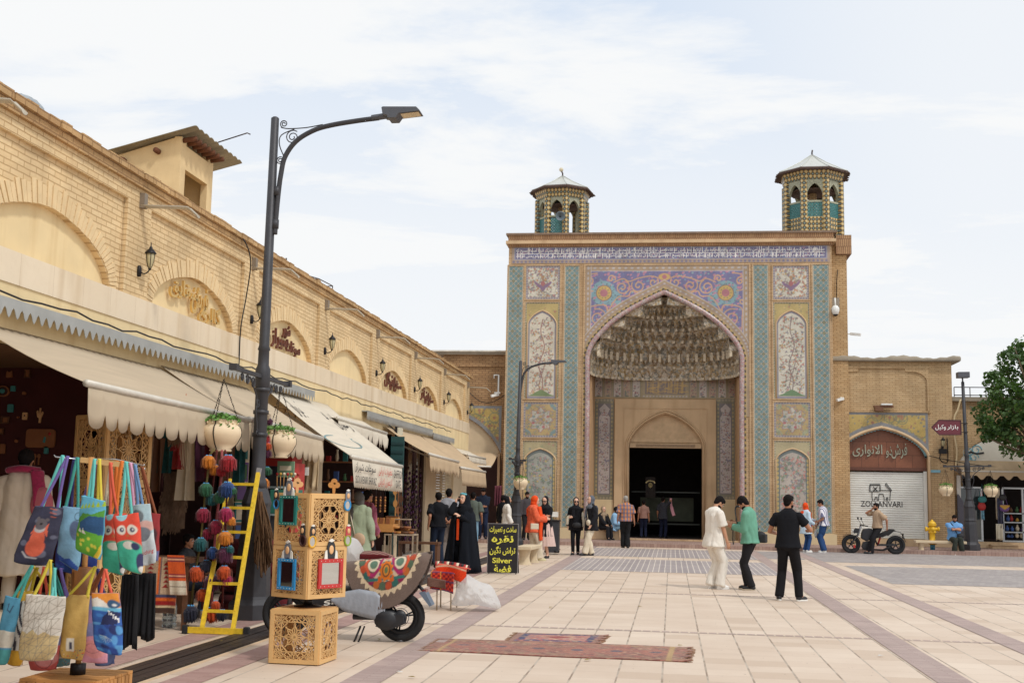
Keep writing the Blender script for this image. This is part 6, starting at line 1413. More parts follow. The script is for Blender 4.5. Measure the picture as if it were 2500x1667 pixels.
def lattice_panel(q,P0,ux,uz,w,h,fr,m,wd=0.0085,th=0.01,rep=(1,1)):
 0
 ux,uz=Vector(ux),Vector(uz);n=ux.cross(uz).normalized();f=lambda a,b,d=0:P0+ux*a+uz*b+n*d
 for(a0,b0,a1,b1)in((0,0,w,fr),(0,h-fr,w,h),(0,fr,fr,h-fr),(w-fr,fr,w,h-fr)):
  q.prism([(a0,b0),(a1,b0),(a1,b1),(a0,b1)],lambda a,b,d:tuple(f(a,b,d)),-0.009,0.012,m)
 iw,ih=(w-2*fr)/rep[0],(h-2*fr)/rep[1]
 for i in range(rep[0]):
  for j in range(rep[1]):
   for a,b in SEGS:
    q.bar(f(fr+(i+a[0])*iw,fr+(j+a[1])*ih),f(fr+(i+b[0])*iw,fr+(j+b[1])*ih),wd,th,m,up=n)
def lattice_box(parent,S,z0,h,rz,rep=(1,1),fr=0.04,top=True,wd=0.0085,m=None):
 m=m or M_WOOD;c,s=math.cos(rz),math.sin(rz)
 co=[Vector((x*c-y*s,x*s+y*c,z0))for x,y in((-S/2,-S/2),(S/2,-S/2),(S/2,S/2),(-S/2,S/2))]
 for k in range(4):
  q=MB();a,b=co[k],co[(k+1)%4];lattice_panel(q,a,(b-a).normalized(),(0,0,1),S,h,fr,m,wd,rep=rep);q.build('lattice_panel',parent)
 for zz_,nm in((z0+h,1),(z0,0)):q=MB();q.add([p+Vector((0,0,zz_-z0-0.002))for p in co]+[p+Vector((0,0,zz_-z0+0.010))for p in co],[(0,1,2,3),(4,5,6,7),(0,1,5,4),(1,2,6,5),(2,3,7,6),(3,0,4,7)],m);q.build('top_board' if nm else 'base_board',parent)
LBX,LBY=-3.46,12.0
def ctr_of(px,Y,S,rz):x=at(px,1300,Y=Y)[0];return(x-S/2*math.cos(rz)-S/2*math.sin(rz),Y-S/2*math.sin(rz)+S/2*math.cos(rz),0)
lw=thing('lattice_crate','lower and separate carved wooden lattice cube standing on the paving','lattice stand',ctr_of(789,11.6,.50,rad(-3.7)));zt1=at(789,1495,Y=11.6)[2]
lattice_box(lw,0.50,0.01,zt1,rad(-3.7))
lu=thing('lattice_display','tall carved wooden lattice display box hung with small mirrors, on a swivel foot','lattice stand',ctr_of(755,11.62,.505,rad(-30.8)))
zb0_=at(752,1462,Y=LBY-0.35)[2];zt0_=at(755,1206,Y=LBY-0.35)[2];hh_=(zt0_-zb0_)/2;RZU=rad(-30.8);SU=0.505
lattice_box(lu,SU,zb0_,hh_-0.003,RZU);lattice_box(lu,SU,zb0_+hh_+0.003,hh_-0.003,RZU)
q=MB();q.lathe([(0.14,zt1+0.012),(0.14,zt1+0.03),(0.05,zt1+0.04),(0.045,zb0_-0.01),(0.12,zb0_-0.005)],(0,0,0),M_BLK,12);q.build('swivel_foot',lu)
M_MIR=mat('mirror_glass',(210,214,216),0.04,1.0,0.02);M_SKINW=mat('painted_doll_face',(226,178,128),0.6);M_DWHITE=mat('white_doll_paint',(228,226,218),0.5);M_DGREY=mat('grey_doll_hair',(120,124,134),0.6);M_DBLK=mat('black_doll_hair',(44,46,50),0.6)
def doll(q,f,s,hair,wings=True):
 q.ell(f(0,0.045*s,0.010),(0.024*s,0.009,0.034*s),M_SKINW,10,7);q.prism([(0.042*s*math.cos(t),0.055*s+0.058*s*math.sin(t))for t in np.linspace(-0.3,PI+0.3,10)]+[(-0.04*s,-0.02*s),(0.04*s,-0.02*s)],lambda a,b,d:f(a,b,d),0.0,0.008,hair)
 q.prism([(-0.03*s,0.11*s),(0,0.102*s),(0.03*s,0.115*s),(0.0,0.13*s)],lambda a,b,d:f(a,b,d),0.0,0.012,M_DWHITE)
 if wings:
  for s_ in(-1,1):q.prism([(s_*0.035*s,-0.04*s),(s_*0.07*s,-0.035*s),(s_*0.062*s,0.03*s),(s_*0.045*s,0.045*s)][::s_],lambda a,b,d:f(a,b,d),0.002,0.012,M_DWHITE)
ctr=lu.location;
def face_pt(face,pp):
 0
 c,s=math.cos(RZU),math.sin(RZU);L_=[Vector((x*c-y*s,x*s+y*c,0))for x,y in((-SU/2,-SU/2),(SU/2,-SU/2),(SU/2,SU/2),(-SU/2,SU/2))]
 a,b=(L_[0],L_[1])if face=='L' else(L_[1],L_[2])
 n=Vector((b.y-a.y,-(b.x-a.x),0)).normalized();o=Vector((0,0,CH));d=Vector(at(pp[0],pp[1],Y=10.0))-o;p0=a+Vector((ctr.x,ctr.y,0))
 t=(p0-o).dot(n)/d.dot(n);return o+d*t,(b-a).normalized(),n
def rect_mirror(label,face,q4,colr,hair,hanger):
 (xa,ya,xb,yb)=q4;p0,ux,n=face_pt(face,c4(xa,yb));p1,_,_=face_pt(face,c4(xb,ya));w=(p1-p0).dot(ux);h=p1.z-p0.z
 t_=thing('framed_mirror',label,'mirror',tuple(p0+n*0.016),math.atan2(ux.y,ux.x),'mirrors on the lattice display');f=lambda a,b,d:(a,-d,b);fr=w*0.12
 q=MB()
 for a in((0,0,w,fr),(0,h-fr,w,h),(0,fr,fr,h-fr),(w-fr,fr,w,h-fr)):q.prism([(a[0],a[1]),(a[2],a[1]),(a[2],a[3]),(a[0],a[3])],f,0.0,0.022,colr)
 for k in range(6):q.ell((w*(k+0.5)/6,-0.022,fr/2),0.004,M_DWHITE,6,4);q.ell((w*(k+0.5)/6,-0.022,h-fr/2),0.004,M_DWHITE,6,4)
 q.build('frame',t_);q=MB();q.prism([(fr,fr),(w-fr,fr),(w-fr,h-fr),(fr,h-fr)],f,0.004,0.010,M_MIR);q.build('glass',t_)
 q=MB();doll(q,lambda a,b,d:(w/2+a,-d-0.004,h+0.03+b),hanger,hair);q.build('doll_head',t_)
M_FT=mat('teal_frame_paint',(34,120,112),0.4);M_FB=mat('blue_frame_paint',(46,138,196),0.4);M_FR=mat('red_frame_paint',(190,50,48),0.4);M_FG=mat('green_frame_paint',(136,164,50),0.4);M_FY=mat('yellow_frame_paint',(222,168,50),0.4)
rect_mirror('mirror with a dark teal frame and a doll, upper left of the lattice display','L',(145,155,280,372),M_FT,M_DGREY,1.15)
rect_mirror('mirror with a blue rectangular frame and a doll, lower left of the display','L',(130,632,270,855),M_FB,M_DGREY,1.15)
rect_mirror('mirror with a red frame and a dark haired doll, the largest on the lattice display','R',(405,625,595,855),M_FR,M_DBLK,1.3)
def oval_mirror(label,face,x,y,r,colr,hair):
 p,ux,n=face_pt(face,c4(x,y));t_=thing('oval_mirror',label,'mirror',tuple(p+n*0.02),math.atan2(ux.y,ux.x),'mirrors on the lattice display')
 q=MB();q.tube([(r*0.8*math.cos(t),0,r*math.sin(t))for t in np.linspace(0,2*PI,19)],r*0.2,colr,6,cap=False);q.build('frame',t_)
 q=MB();q.prism([(r*0.72*math.cos(t),r*0.9*math.sin(t))for t in np.linspace(0,2*PI,17)[:-1]],lambda a,b,d:(a,-d,b),-0.002,0.002,M_MIR);q.build('glass',t_)
 q=MB();doll(q,lambda a,b,d:(a,-d,r*1.15+b),0.8,hair,False);q.build('doll_head',t_)
oval_mirror('small oval mirror with a blue rim on the left edge of the lattice display','L',118,215,0.045,M_FB,M_DBLK)
oval_mirror('small oval mirror with a light blue rim, upper right of the lattice display','R',634,225,0.05,M_FB,M_DGREY)
oval_mirror('small oval mirror with a green rim on the right edge of the lattice display','R',636,490,0.05,M_FG,mat('red_doll_hair',(190,70,80),0.6))
oval_mirror('small oval mirror with a yellow rim at the corner of the lattice display','R',368,500,0.055,M_FY,M_DBLK)
oval_mirror('small oval mirror with a dark brown rim left of the yellow one','L',318,490,0.052,mat('dark_brown_frame',(74,40,34),0.5),M_DBLK)
for k,(x,y,lab)in enumerate(((262,95,'pale wooden tree shaped cut-out standing on the left of the lattice display top'),(540,95,'brown wooden tree shaped cut-out standing on the right of the lattice display top'))):
 p=V3(c4(x,135),LBY+0.05);q=MB();f=lambda a,b,d:(a,d,b)
 q.prism([(-0.012,0),(0.012,0),(0.016,0.07),(-0.016,0.07)],f,0,0.01,M_WOODD if k else M_SKINW)
 for dx,dz in((-0.03,0.085),(0.03,0.085),(0,0.12),(0,0.08)):q.prism([(dx+0.032*math.cos(t),dz+0.03*math.sin(t))for t in np.linspace(0,2*PI,13)[:-1]],f,0.0005*(1+dx*9),0.0095+dx*0.01,M_WOODD if k else M_SKINW)
 o=tag(q.build('wooden_cutout'),lab,'cut-out');o.location=(p.x,p.y,zt0_+0.012)
RY=8.9
rk=thing('bag_rack','wooden bag rack on a slatted crate with metal hook arms at the front left','display rack',(at(190,1640,Y=RY)[0],RY,0));rx,ry=rk.location.x,RY
def RL(pp,Y=RY):p=V3(pp,Y);return(p.x-rx,p.y-ry,p.z)
q=MB();ztc=at(190,1645,Y=RY)[2];s_=0.30
for k in range(6):q.box(-s_,s_,-s_+k*0.102,-s_+k*0.102+0.092,ztc-0.02,ztc,M_WOODD)
for k in range(9):
 for sd in(-1,1):q.box(-s_+k*0.0675,-s_+k*0.0675+0.055,sd*s_-0.01+0.0005,sd*s_+0.01,0.02,ztc-0.021,M_WOODD);q.box(sd*s_-0.01,sd*s_+0.01,-s_+0.012+k*0.064,-s_+k*0.064+0.062,0.02,ztc-0.021,M_WOODD)
cr=q.build('crate',rk);
q=MB();q.tube([(0,0,ztc),(0,0,ztc+0.08)],0.06,M_BLK,8);q.tube([(0,0,ztc+0.05),(0,0,at(190,1115,Y=RY)[2])],0.022,M_WOODD,10)
zb_,zt_=at(190,1600,Y=RY)[2],at(190,1385,Y=RY)[2];q.lathe([(0.085,zb_),(0.09,zt_),(0.02,zt_+0.01)],(0,0,0),mat('brown_turned_post',(150,96,50),0.5),16);q.build('post',rk)
q=MB();a,b=RL(c2(512,160)),RL(c2(800,195));q.bar(a,b,0.03,0.04,M_WOOD);q.build('crossbar',rk)
M_CHR=mat('bright_steel_rod',(200,204,208),0.25,0.9)
for P in([(340,130),(350,142),(520,160)],[(520,150),(730,158),(905,196),(912,190)],[(790,188),(905,226),(915,214)]):
 q=MB();q.tube([RL(c2(*p))for p in P],0.005,M_CHR,6);q.build('hook_arm',rk)
STR_={'aqua':(104,196,190),'purple':(116,98,166),'teal':(70,160,150),'yellow':(214,196,70),'orange':(226,122,50),'pink':(214,160,190),'blue':(110,146,190),'brown':(140,80,50),'coral':(226,100,76),'mustard':(196,170,50),'navy':(52,52,110),'red':(170,50,50),'cream':(220,210,180)}
M_ST={k:mat('strap_'+k,v,0.85,bump=0.1)for k,v in STR_.items()}
def tote(label,C,Y,paint,base,straps,tilt=0.0,dY=0.0,cut=0.12):
 0
 TL,TR,BR,BL=[V3(c2(*p),Y+dy)for p,dy in zip(C,(0,dY,dY+tilt,tilt))]
 w=(TR-TL).length;h=(BL-TL).length;o=thing('tote_bag',label,'bag',tuple(TL),0,'tote bags on the rack')
 cv=Cv(w,h,0.0055,base);paint(cv,w,h);cv.grain(0.02)
 nrm=(TR-TL).cross(BL-TL).normalized();
 if nrm.y>0:nrm=-nrm
 TLa,TRa,BRa,BLa=[np.array(v-TL)for v in(TL,TR,BR,BL)];nn=np.array(nrm);rs=random.Random(label)
 ph=rs.uniform(0,6)
 def fm(X,Yy):
  u,v=X/w,1-Yy/h
  cut_=np.clip((v-0.88)/0.12,0,1)*cut*0.6;uu=0.5+(u-0.5)*(1-2*cut_)
  P=(TLa[None,None]*(1-uu)[...,None]+TRa[None,None]*uu[...,None])*(1-v)[...,None]+(BLa[None,None]*(1-uu)[...,None]+BRa[None,None]*uu[...,None])*v[...,None]
  b=0.028*np.sin(np.pi*u)**0.5*np.sin(np.pi*np.clip(v*0.9+0.1,0,1))**0.6+0.006*np.sin(u*7+v*4+ph)+0.004*np.sin(v*17+u*6+ph)
  P=P+nn*b[...,None];return P[...,0],P[...,1],P[...,2]
 bd=cv.mesh('bag_body',fm,M_CLOTHPAINT,o,solid=0.03)
 for i,(cn,hx_,hy_,u0,u1)in enumerate(straps):
  hk=V3(c2(hx_,hy_),Y+0.0)-TL;q=MB()
  for u in(u0,u1):
   a=(TR-TL)*u+(BL-TL)*0.0;mid=(a+hk)*0.5+Vector((rs.uniform(-.006,.006),-0.01-0.006*i,-0.01));G=[]
   P=bez([a+Vector((0,-0.012,-0.02)),mid,hk+Vector(((u-0.5)*0.01,-0.006,0)),hk+Vector((0,0.01,0.004))],5)
   for p in P:G.append([p+Vector((-0.012,0,0.002)),p+Vector((0.012,0,-0.002))])
   q.grid(G,M_ST[cn])
  q.build('handle',o,solid=0.003,fix=False)
def pt_koala(cv,w,h):
 for x,y,r in((.85,.93,.12),(.15,.35,.1),(.7,.2,.14),(.9,.5,.08),(.3,.75,.07)):cv.disk(x*w,y*h,r*w,(110,116,140))
 cv.disk(.5*w,.46*h,.2*w,(232,108,80),.18*h);cv.poly([(.25*w,.5*h),(.3*w,.72*h),(.45*w,.62*h)],(232,108,80));cv.poly([(.75*w,.5*h),(.72*w,.74*h),(.6*w,.62*h)],(232,108,80))
 cv.disk(.5*w,.3*h,.26*w,(232,108,80),.16*h);cv.disk(.48*w,.62*h,.18*w,(200,196,196),.07*h);cv.disk(.48*w,.70*h,.19*w,(112,108,116),.1*h);cv.disk(.33*w,.79*h,.06*w,(112,108,116));cv.disk(.64*w,.79*h,.06*w,(112,108,116));cv.disk(.48*w,.71*h,.045*w,(40,36,44));cv.line([(.2*w,.2*h),(.35*w,.12*h),(.6*w,.12*h)],.05*w,(200,200,206))
 for k in range(3):cv.line([(.62*w+k*.05*w,(.97-.06*k)*h),(.85*w,(.96-.06*k)*h)],.022*w,(226,110,70))
def pt_leafy(cv,w,h):
 cv.rect(0,w,0,h,(104,190,222));r=random.Random(3)
 cv.poly([(0,.55*h),(.2*w,.7*h),(.6*w,.72*h),(w,.85*h),(w,.15*h),(0,0)],(84,158,60));cv.poly([(.1*w,.5*h),(.5*w,.68*h),(w,.72*h),(w,.42*h),(.3*w,.3*h)],(32,84,132))
 cv.poly([(0,.35*h),(.4*w,.42*h),(w,.4*h),(w,0),(0,0)],(98,176,54))
 for k in range(6):cv.poly([((.05+.17*k)*w,(.75+.03*k)*h),((.14+.17*k)*w,(.86+.03*k)*h),((.2+.17*k)*w,(.77+.03*k)*h)],(172,204,50))
 for k in range(9):cv.disk(r.uniform(.1,.8)*w,r.uniform(.08,.32)*h,.055*w,(224,220,80))
 cv.poly([(.75*w,0),(w,.28*h),(w,0)],(236,204,60));cv.poly([(.15*w,.36*h),(.2*w,.43*h),(.3*w,.36*h),(.35*w,.44*h),(.45*w,.36*h)],(236,236,220))
def pt_owl(cv,w,h):
 cv.rect(0,w,0,.45*h,(62,186,156));cv.rect(0,w,.45*h,h,(226,74,54));cv.disk(.5*w,.45*h,.5*w,(62,186,156),.1*h);cv.disk(.35*w,1.0*h,.2*w,(150,208,220),.1*h)
 for x in(.3,.74):cv.disk(x*w,.73*h,.19*w,(232,226,212),.085*h);cv.disk(x*w+.02*w,.73*h,.09*w,(40,50,92),.04*h);cv.disk(x*w+.04*w,.735*h,.03*w,(240,240,240))
 cv.disk(.55*w,.63*h,.07*w,(196,110,60),.02*h);cv.disk(.55*w,.46*h,.26*w,(226,222,212),.07*h);cv.disk(.82*w,.45*h,.13*w,(40,50,92),.06*h);cv.disk(.95*w,.18*h,.16*w,(48,52,96),.16*h);cv.disk(1.0*w,.08*h,.14*w,(236,236,232),.05*h)
def pt_grey(cv,w,h):
 cv.rect(0,w,.5*h,h,(170,196,204));cv.disk(.35*w,.8*h,.3*w,(110,120,126),.12*h);cv.disk(.7*w,.62*h,.4*w,(214,170,160),.1*h);cv.disk(.5*w,.5*h,.42*w,(116,122,132),.12*h);cv.rect(0,w,0,.38*h,(196,204,210))
def pt_geo(cv,w,h):
 cv.poly([(0,0),(w,0),(w,.38*h),(.8*w,.4*h),(.65*w,.46*h),(.5*w,.40*h),(.35*w,.48*h),(.2*w,.40*h),(0,.44*h)],(214,190,138));r=random.Random(9)
 n,m_=6,8;P=[[((i+r.uniform(-.3,.3))/n*w,(j+r.uniform(-.3,.3))/m_*h)for j in range(m_+1)]for i in range(n+1)]
 for i in range(n):
  for j in range(m_):
   for a,b in((P[i][j],P[i+1][j]),(P[i][j],P[i][j+1]),(P[i][j],P[i+1][j+1])):cv.line([a,b],0.003,(150,140,124))
def pt_tan(cv,w,h):
 cv.rect(.25*w,.6*w,.12*h,.32*h,(232,226,210));cv.rect(.38*w,.5*w,.15*h,.26*h,(70,72,90));r=random.Random(2)
 for k in range(34):x,y=r.uniform(0,1)*w,r.uniform(0,.16)*h;s=.06*w;cv.poly([(x,y),(x+s,y),(x+s,y+s)],r.choice([(222,110,60),(232,222,200),(80,84,110),(200,160,70)]))
def pt_shark(cv,w,h):
 cv.rect(0,w,0,.76*h,(42,96,176));cv.rect(0,w,.76*h,h,(236,150,56));cv.poly([(0,.76*h),(0,.9*h),(.2*w,.93*h),(.5*w,.84*h),(.7*w,.78*h),(w,.76*h)],(240,236,226));cv.disk(.8*w,.82*h,.2*w,(52,92,130),.07*h);cv.disk(.85*w,.81*h,.07*w,(240,240,240),.02*h)
 cv.rect(0,w,.70*h,.76*h,(110,190,224));r=random.Random(5)
 for k in range(26):x,y=r.uniform(0,1)*w,r.uniform(0,.65)*h;cv.disk(x,y,r.uniform(.06,.2)*w,r.choice([(34,70,150),(60,130,206),(28,48,110),(90,160,220)]),r.uniform(.02,.08)*h)
 cv.poly([(.3*w,.45*h),(.9*w,.5*h),(w,.68*h),(.7*w,.72*h),(.4*w,.6*h)],(24,40,90))
 for k in range(5):cv.poly([((.62+.07*k)*w,(.72-.03*k)*h),((.66+.07*k)*w,(.64-.03*k)*h),((.69+.07*k)*w,(.71-.03*k)*h)],(240,240,240))
 for k in range(8):a=PI*(1.0+k*.12);cv.line([(.5*w,.28*h),(.5*w+.22*w*math.cos(a*1.0),.28*h+.22*w*math.sin(a))],.008*w,(190,210,220))
def pt_blue(cv,w,h):cv.poly([(0,0),(0,.12*h),(.3*w,.08*h),(.6*w,.14*h),(w,.06*h),(w,0)],(48,92,180));cv.disk(.8*w,.62*h,.3*w,(96,116,150),.16*h);cv.ring(.85*w,.85*h,.16*w,.03*w,(30,30,40))
def pt_zebra(cv,w,h):
 m=np.sin(cv.X/w*16+cv.Y/h*26+np.sin(cv.Y/h*12)*2)>0.1;cv.put(m.astype(float),(52,52,66));cv.rect(0,w,.86*h,h,(210,170,60));cv.rect(0,w,0,.2*h,(224,170,50))
def pt_pink(cv,w,h):cv.disk(.6*w,.2*h,.4*w,(226,150,150),.14*h);cv.rect(.3*w,w,.4*h,h,(128,130,176));cv.ring(.55*w,.22*h,.3*w,.015*w,(90,60,80));cv.disk(.6*w,.7*h,.3*w,(150,120,160),.1*h)
def pt_teal(cv,w,h):cv.rect(0,w,.25*h,.5*h,(212,206,190));cv.line([(.3*w,.9*h),(.35*w,.8*h),(.6*w,.78*h),(.75*w,.88*h)],.07*w,(40,60,90));cv.rect(0,w,0,.22*h,(70,150,150))
def pt_dino(cv,w,h):cv.disk(.5*w,.5*h,.4*w,(70,40,50),.2*h);cv.rect(0,w,0,.2*h,(90,110,160))
tote('dark navy tote bag printed with a grey koala in an orange coat',[(235,450),(400,462),(320,828),(80,800)],8.5,pt_koala,(52,56,82),[('aqua',395,145,.2,.85),('purple',425,150,.15,.8)],0.04)
tote('light blue tote bag with a grey animal peeking in, hanging behind the green one',[(405,455),(520,462),(500,860),(370,785)],8.75,pt_blue,(140,190,222),[('teal',490,158,.1,.8)])
tote('deep blue tote bag mostly hidden behind the others at the upper row',[(470,475),(640,470),(600,885),(440,840)],8.95,pt_blue,(40,70,160),[('purple',605,165,.2,.6)])
tote('green and blue tote bag printed with a spiky dinosaur among leaves',[(530,385),(665,420),(640,795),(480,715)],8.4,pt_leafy,(104,190,222),[('aqua',600,165,.25,.4),('yellow',628,165,.7,.85)],0.0,-0.05)
tote('red and green tote bag with one owl eye visible, rear one of the pair',[(660,515),(790,497),(790,890),(658,850)],8.6,pt_owl,(226,74,54),[('orange',770,180,.3,.6),('coral',700,190,.3,.7)])
tote('red and green tote bag with two big owl eyes, the front one of the pair',[(725,520),(875,495),(900,882),(768,832)],8.4,pt_owl,(226,74,54),[('aqua',798,185,.25,.75)])
tote('pale grey tote bag printed with clouds and the end of a word in red',[(835,450),(938,437),(990,805),(895,825)],8.65,pt_grey,(206,214,216),[('pink',828,190,.15,.4),('blue',855,200,.4,.7)])
q=MB();p=V3(c2(893,775),8.56);p2=V3(c2(978,750),8.56);z_=0.04;write(q,'nothing',lambda a,b,d:(p.x+a*(p2.x-p.x),p.y-0.03-d,p.z+a*(p2.z-p.z)+b*z_),M_FR,0,1,0,1,0.0,bold=0.01)
lt=q.build('bag_lettering',fix=False);pb=[o for o in COL.objects if o.get('label','').startswith('pale grey tote')][0];lt.parent=pb;lt.location=-pb.location
tote('dark red patterned tote bag at the right end of the upper row, mostly hidden',[(945,495),(1003,500),(995,792),(955,800)],8.8,pt_dino,(150,40,46),[('brown',900,215,.2,.8)])
tote('teal blue tote bag with a white splash at the left end of the lower row',[(50,1015),(133,1037),(45,1445),(-30,1440)],8.5,pt_teal,(76,146,176),[('teal',200,835,.4,.9)])
tote('black white and yellow animal striped tote bag in the lower row',[(130,985),(215,985),(140,1455),(45,1445)],8.65,pt_zebra,(222,220,212),[('mustard',235,845,.3,.8)])
tote('coral and blue tote bag hidden behind the geometric one, only its bottom showing',[(180,1100),(400,1100),(360,1480),(190,1480)],8.9,pt_pink,(214,100,96),[('coral',280,845,.3,.6),('aqua',350,850,.5,.8)])
tote('white and beige tote bag covered in thin geometric lines',[(180,1005),(418,1022),(345,1420),(118,1415)],8.35,pt_geo,(226,220,208),[('yellow',320,800,.15,.6),('aqua',345,850,.65,.75)],0.03)
tote('mustard tan tote bag with small coloured triangles along its bottom',[(425,1012),(562,1012),(530,1418),(388,1400)],8.55,pt_tan,(206,168,92),[('yellow',600,840,.0,.95),('purple',390,850,.0,.1)])
tote('pink and violet tote bag between the mustard and the blue one',[(508,1040),(590,1010),(690,1435),(510,1430)],8.6,pt_pink,(216,150,168),[('brown',650,850,.3,.8)])
tote('blue tote bag printed with a toothy shark and an orange sky',[(592,997),(754,1000),(772,1393),(605,1350)],8.35,pt_shark,(42,96,176),[('coral',668,855,.3,.75)])
tote('navy tote bag at the back of the lower row, bottom showing under the shark bag',[(600,1060),(720,1060),(722,1445),(600,1455)],8.85,pt_dino,(40,44,100),[('navy',620,855,.3,.7)])
tote('second deep blue tote bag bulging out below the light blue one',[(395,520),(480,520),(500,885),(350,840)],9.02,pt_blue,(36,60,150),[('navy',470,160,.3,.7)])
tote('dark green tote bag squeezed behind the orange straps of the upper row',[(640,450),(760,450),(750,720),(650,720)],9.05,pt_dino,(40,84,76),[('orange',740,180,.5,.7),('cream',705,190,.2,.4)])
tote('orange and teal tote bag peeking out behind the mustard one',[(380,1040),(450,1040),(450,1450),(345,1460)],8.95,pt_tan,(120,180,190),[('teal',330,820,.2,.5),('mustard',215,830,0,.3)])
M_BC=mat('black_cotton',(20,20,24),0.95,var=0.2,bump=0.2,bscale=30)
for k,(P,yy)in enumerate((((770,880,845,1345),8.8),((835,870,960,1290),8.9))):
 x0,y0=c2(P[0],P[1]);x1,y1=c2(P[2],P[3]);hang_cloth('black_skirt',['longer black pleated garment hanging from the bag rack','shorter black pleated garment right of the longer one on the bag rack'][k],'garment',x0,x1,y0,y1,yy,M_BC,5,0.02,0.25,'black garments on the rack',0.012)
M_YLAD=mat('yellow_ladder_paint',(224,188,44),0.55,var=0.22,scale=22)
lb0=Vector(at(528,1548,Z=0.0));ld=thing('step_ladder','yellow metal ladder leaning on the lamp post, with a wide foot bar','ladder',(lb0.x,lb0.y,0));LYb=lb0.y
def LD(pp,Y):p=V3(c3(*pp),Y);return(p.x-lb0.x,p.y-lb0.y,p.z)
rb_,rt_=LD((432,1510),LYb),LD((596,500),LYb+0.95);lb_,lt_=LD((238,1495),LYb),LD((415,540),LYb+0.95)
for a,b in((rb_,rt_),(lb_,lt_)):q=MB();q.bar(a,b,0.05,0.03,M_YLAD,up=(0,1,0));q.build('rail',ld)
for yc_ in(580,738,895,1055,1218,1385):
 t=(1510-yc_)/1010.0;a=Vector(lb_).lerp(Vector(lt_),t);b=Vector(rb_).lerp(Vector(rt_),t);a.z=b.z;q=MB();q.bar(a,b,0.03,0.035,M_YLAD,up=(0,0,1));q.build('rung',ld)
q=MB();a,b=LD((150,1500),LYb-0.03),LD((505,1518),LYb-0.03);q.bar((a[0],a[1],0.045),(b[0],b[1],0.045),0.03,0.07,M_YLAD);q.build('foot_bar',ld)
for p in(a,b):q=MB();s_=-1 if p is a else 1;q.box(p[0]-0.035+s_*0.03,p[0]+0.035+s_*0.03,p[1]-0.03,p[1]+0.03,0,0.1,mat('black_rubber',(34,34,36),0.8));q.build('rubber_foot',ld,bevel=0.01)
q=MB();q.bar(Vector(rt_)-Vector((0.006,0,0.05)),Vector(rt_)+Vector((0.008,0.01,0.06)),0.056,0.036,mat('worn_aluminium',(170,172,176),0.4,0.6),up=(0,1,0));q.build('rail_cap',ld)
PC_={'o':(222,130,30),'O':(206,78,22),'g':(44,104,70),'c':(150,22,56),'r':(168,24,34),'t':(24,92,96),'b':(30,66,124),'n':(26,30,52),'p':(86,26,62),'m':(170,28,80),'w':(190,168,140),'k':(96,44,30)}
M_PC={k:mat('wool_'+k,tuple(int(c_*.86)for c_ in v),0.95,var=0.35,scale=30,sheen=0.3)for k,v in PC_.items()};M_BEAD=mat('light_blue_beads',(80,160,214),0.3)
def garland(label,rope,pts,Y,mr,rr_=0.014):
 P0=V3(c3(*rope[0]),Y);g=thing('pompom_garland',label,'garland',tuple(P0),0,'pompom garlands beside the ladder')
 q=MB();q.tube([V3(c3(*p),Y)-P0 for p in rope],rr_,mr,6);q.build('braided_rope',g)
 for i,(x,y,r,cc)in enumerate(pts):
  p=V3(c3(x,y),Y-0.04-0.03*(i%2))-P0;r=r/2.583/2952*Y*1.2;q=MB();rs=random.Random(int(x*31+y));k=230
  for j in range(k):
   a=rs.uniform(0,2*PI);sp=rs.uniform(0.1,1.0);top=Vector((0.25*r*math.cos(a),0.25*r*math.sin(a),r*0.55));mid=Vector((r*sp*math.cos(a),r*sp*math.sin(a),r*(0.35-0.25*sp*sp+rs.uniform(-.1,.15))));bot=Vector((r*sp*1.05*math.cos(a+.1),r*sp*1.05*math.sin(a+.1),-r*(0.45+0.5*rs.random()+0.2*(1-sp))));w_=Vector((-math.sin(a),math.cos(a),0))*r*0.055
   q.add([p+top-w_*.4,p+top+w_*.4,p+mid+w_,p+mid-w_,p+bot+w_*.7,p+bot-w_*.7],[(0,1,2,3),(3,2,4,5)],M_PC[cc])
  q.ell(p,(r*0.82,r*0.82,r*0.74),M_PC[cc],12,8);
  for j in range(7):a=j*0.9;q.ell(p+Vector((0.3*r*math.cos(a),0.3*r*math.sin(a),r*0.68)),r*0.1,M_BEAD,5,4)
  q.build('pompom',g,fix=False)
M_OL=mat('olive_braid',(104,92,48),0.9,var=0.3,scale=30);M_PK=mat('pink_braid',(150,76,76),0.9,var=0.35,scale=40);M_RB=mat('red_brown_braid',(92,32,28),0.9,var=0.3,scale=30)
garland('leftmost pompom garland on an olive rope, ending in a big navy tassel',[(318,352),(292,385),(265,600),(232,945),(198,1130),(170,1340)],[(282,425,42,'o'),(265,600,42,'g'),(248,760,45,'c'),(232,945,42,'t'),(202,1130,48,'O'),(167,1380,52,'n')],14.16,M_OL)
garland('second pompom garland from the left, ending in a small cream tassel',[(335,355),(322,475),(300,660),(275,875),(262,1080),(245,1260),(240,1370)],[(322,478,34,'o'),(300,665,35,'t'),(275,880,35,'c'),(268,1082,38,'n'),(246,1262,40,'O'),(240,1388,26,'w')],14.24,M_RB,0.012)
garland('pompom garland on a pink braid, ending in a bright orange tassel',[(366,356),(366,480),(350,645),(328,830),(305,1180),(300,1360)],[(365,482,35,'r'),(350,650,36,'g'),(328,835,43,'c'),(308,1000,36,'b'),(303,1185,50,'p'),(300,1388,46,'O')],14.2,M_PK,0.016)
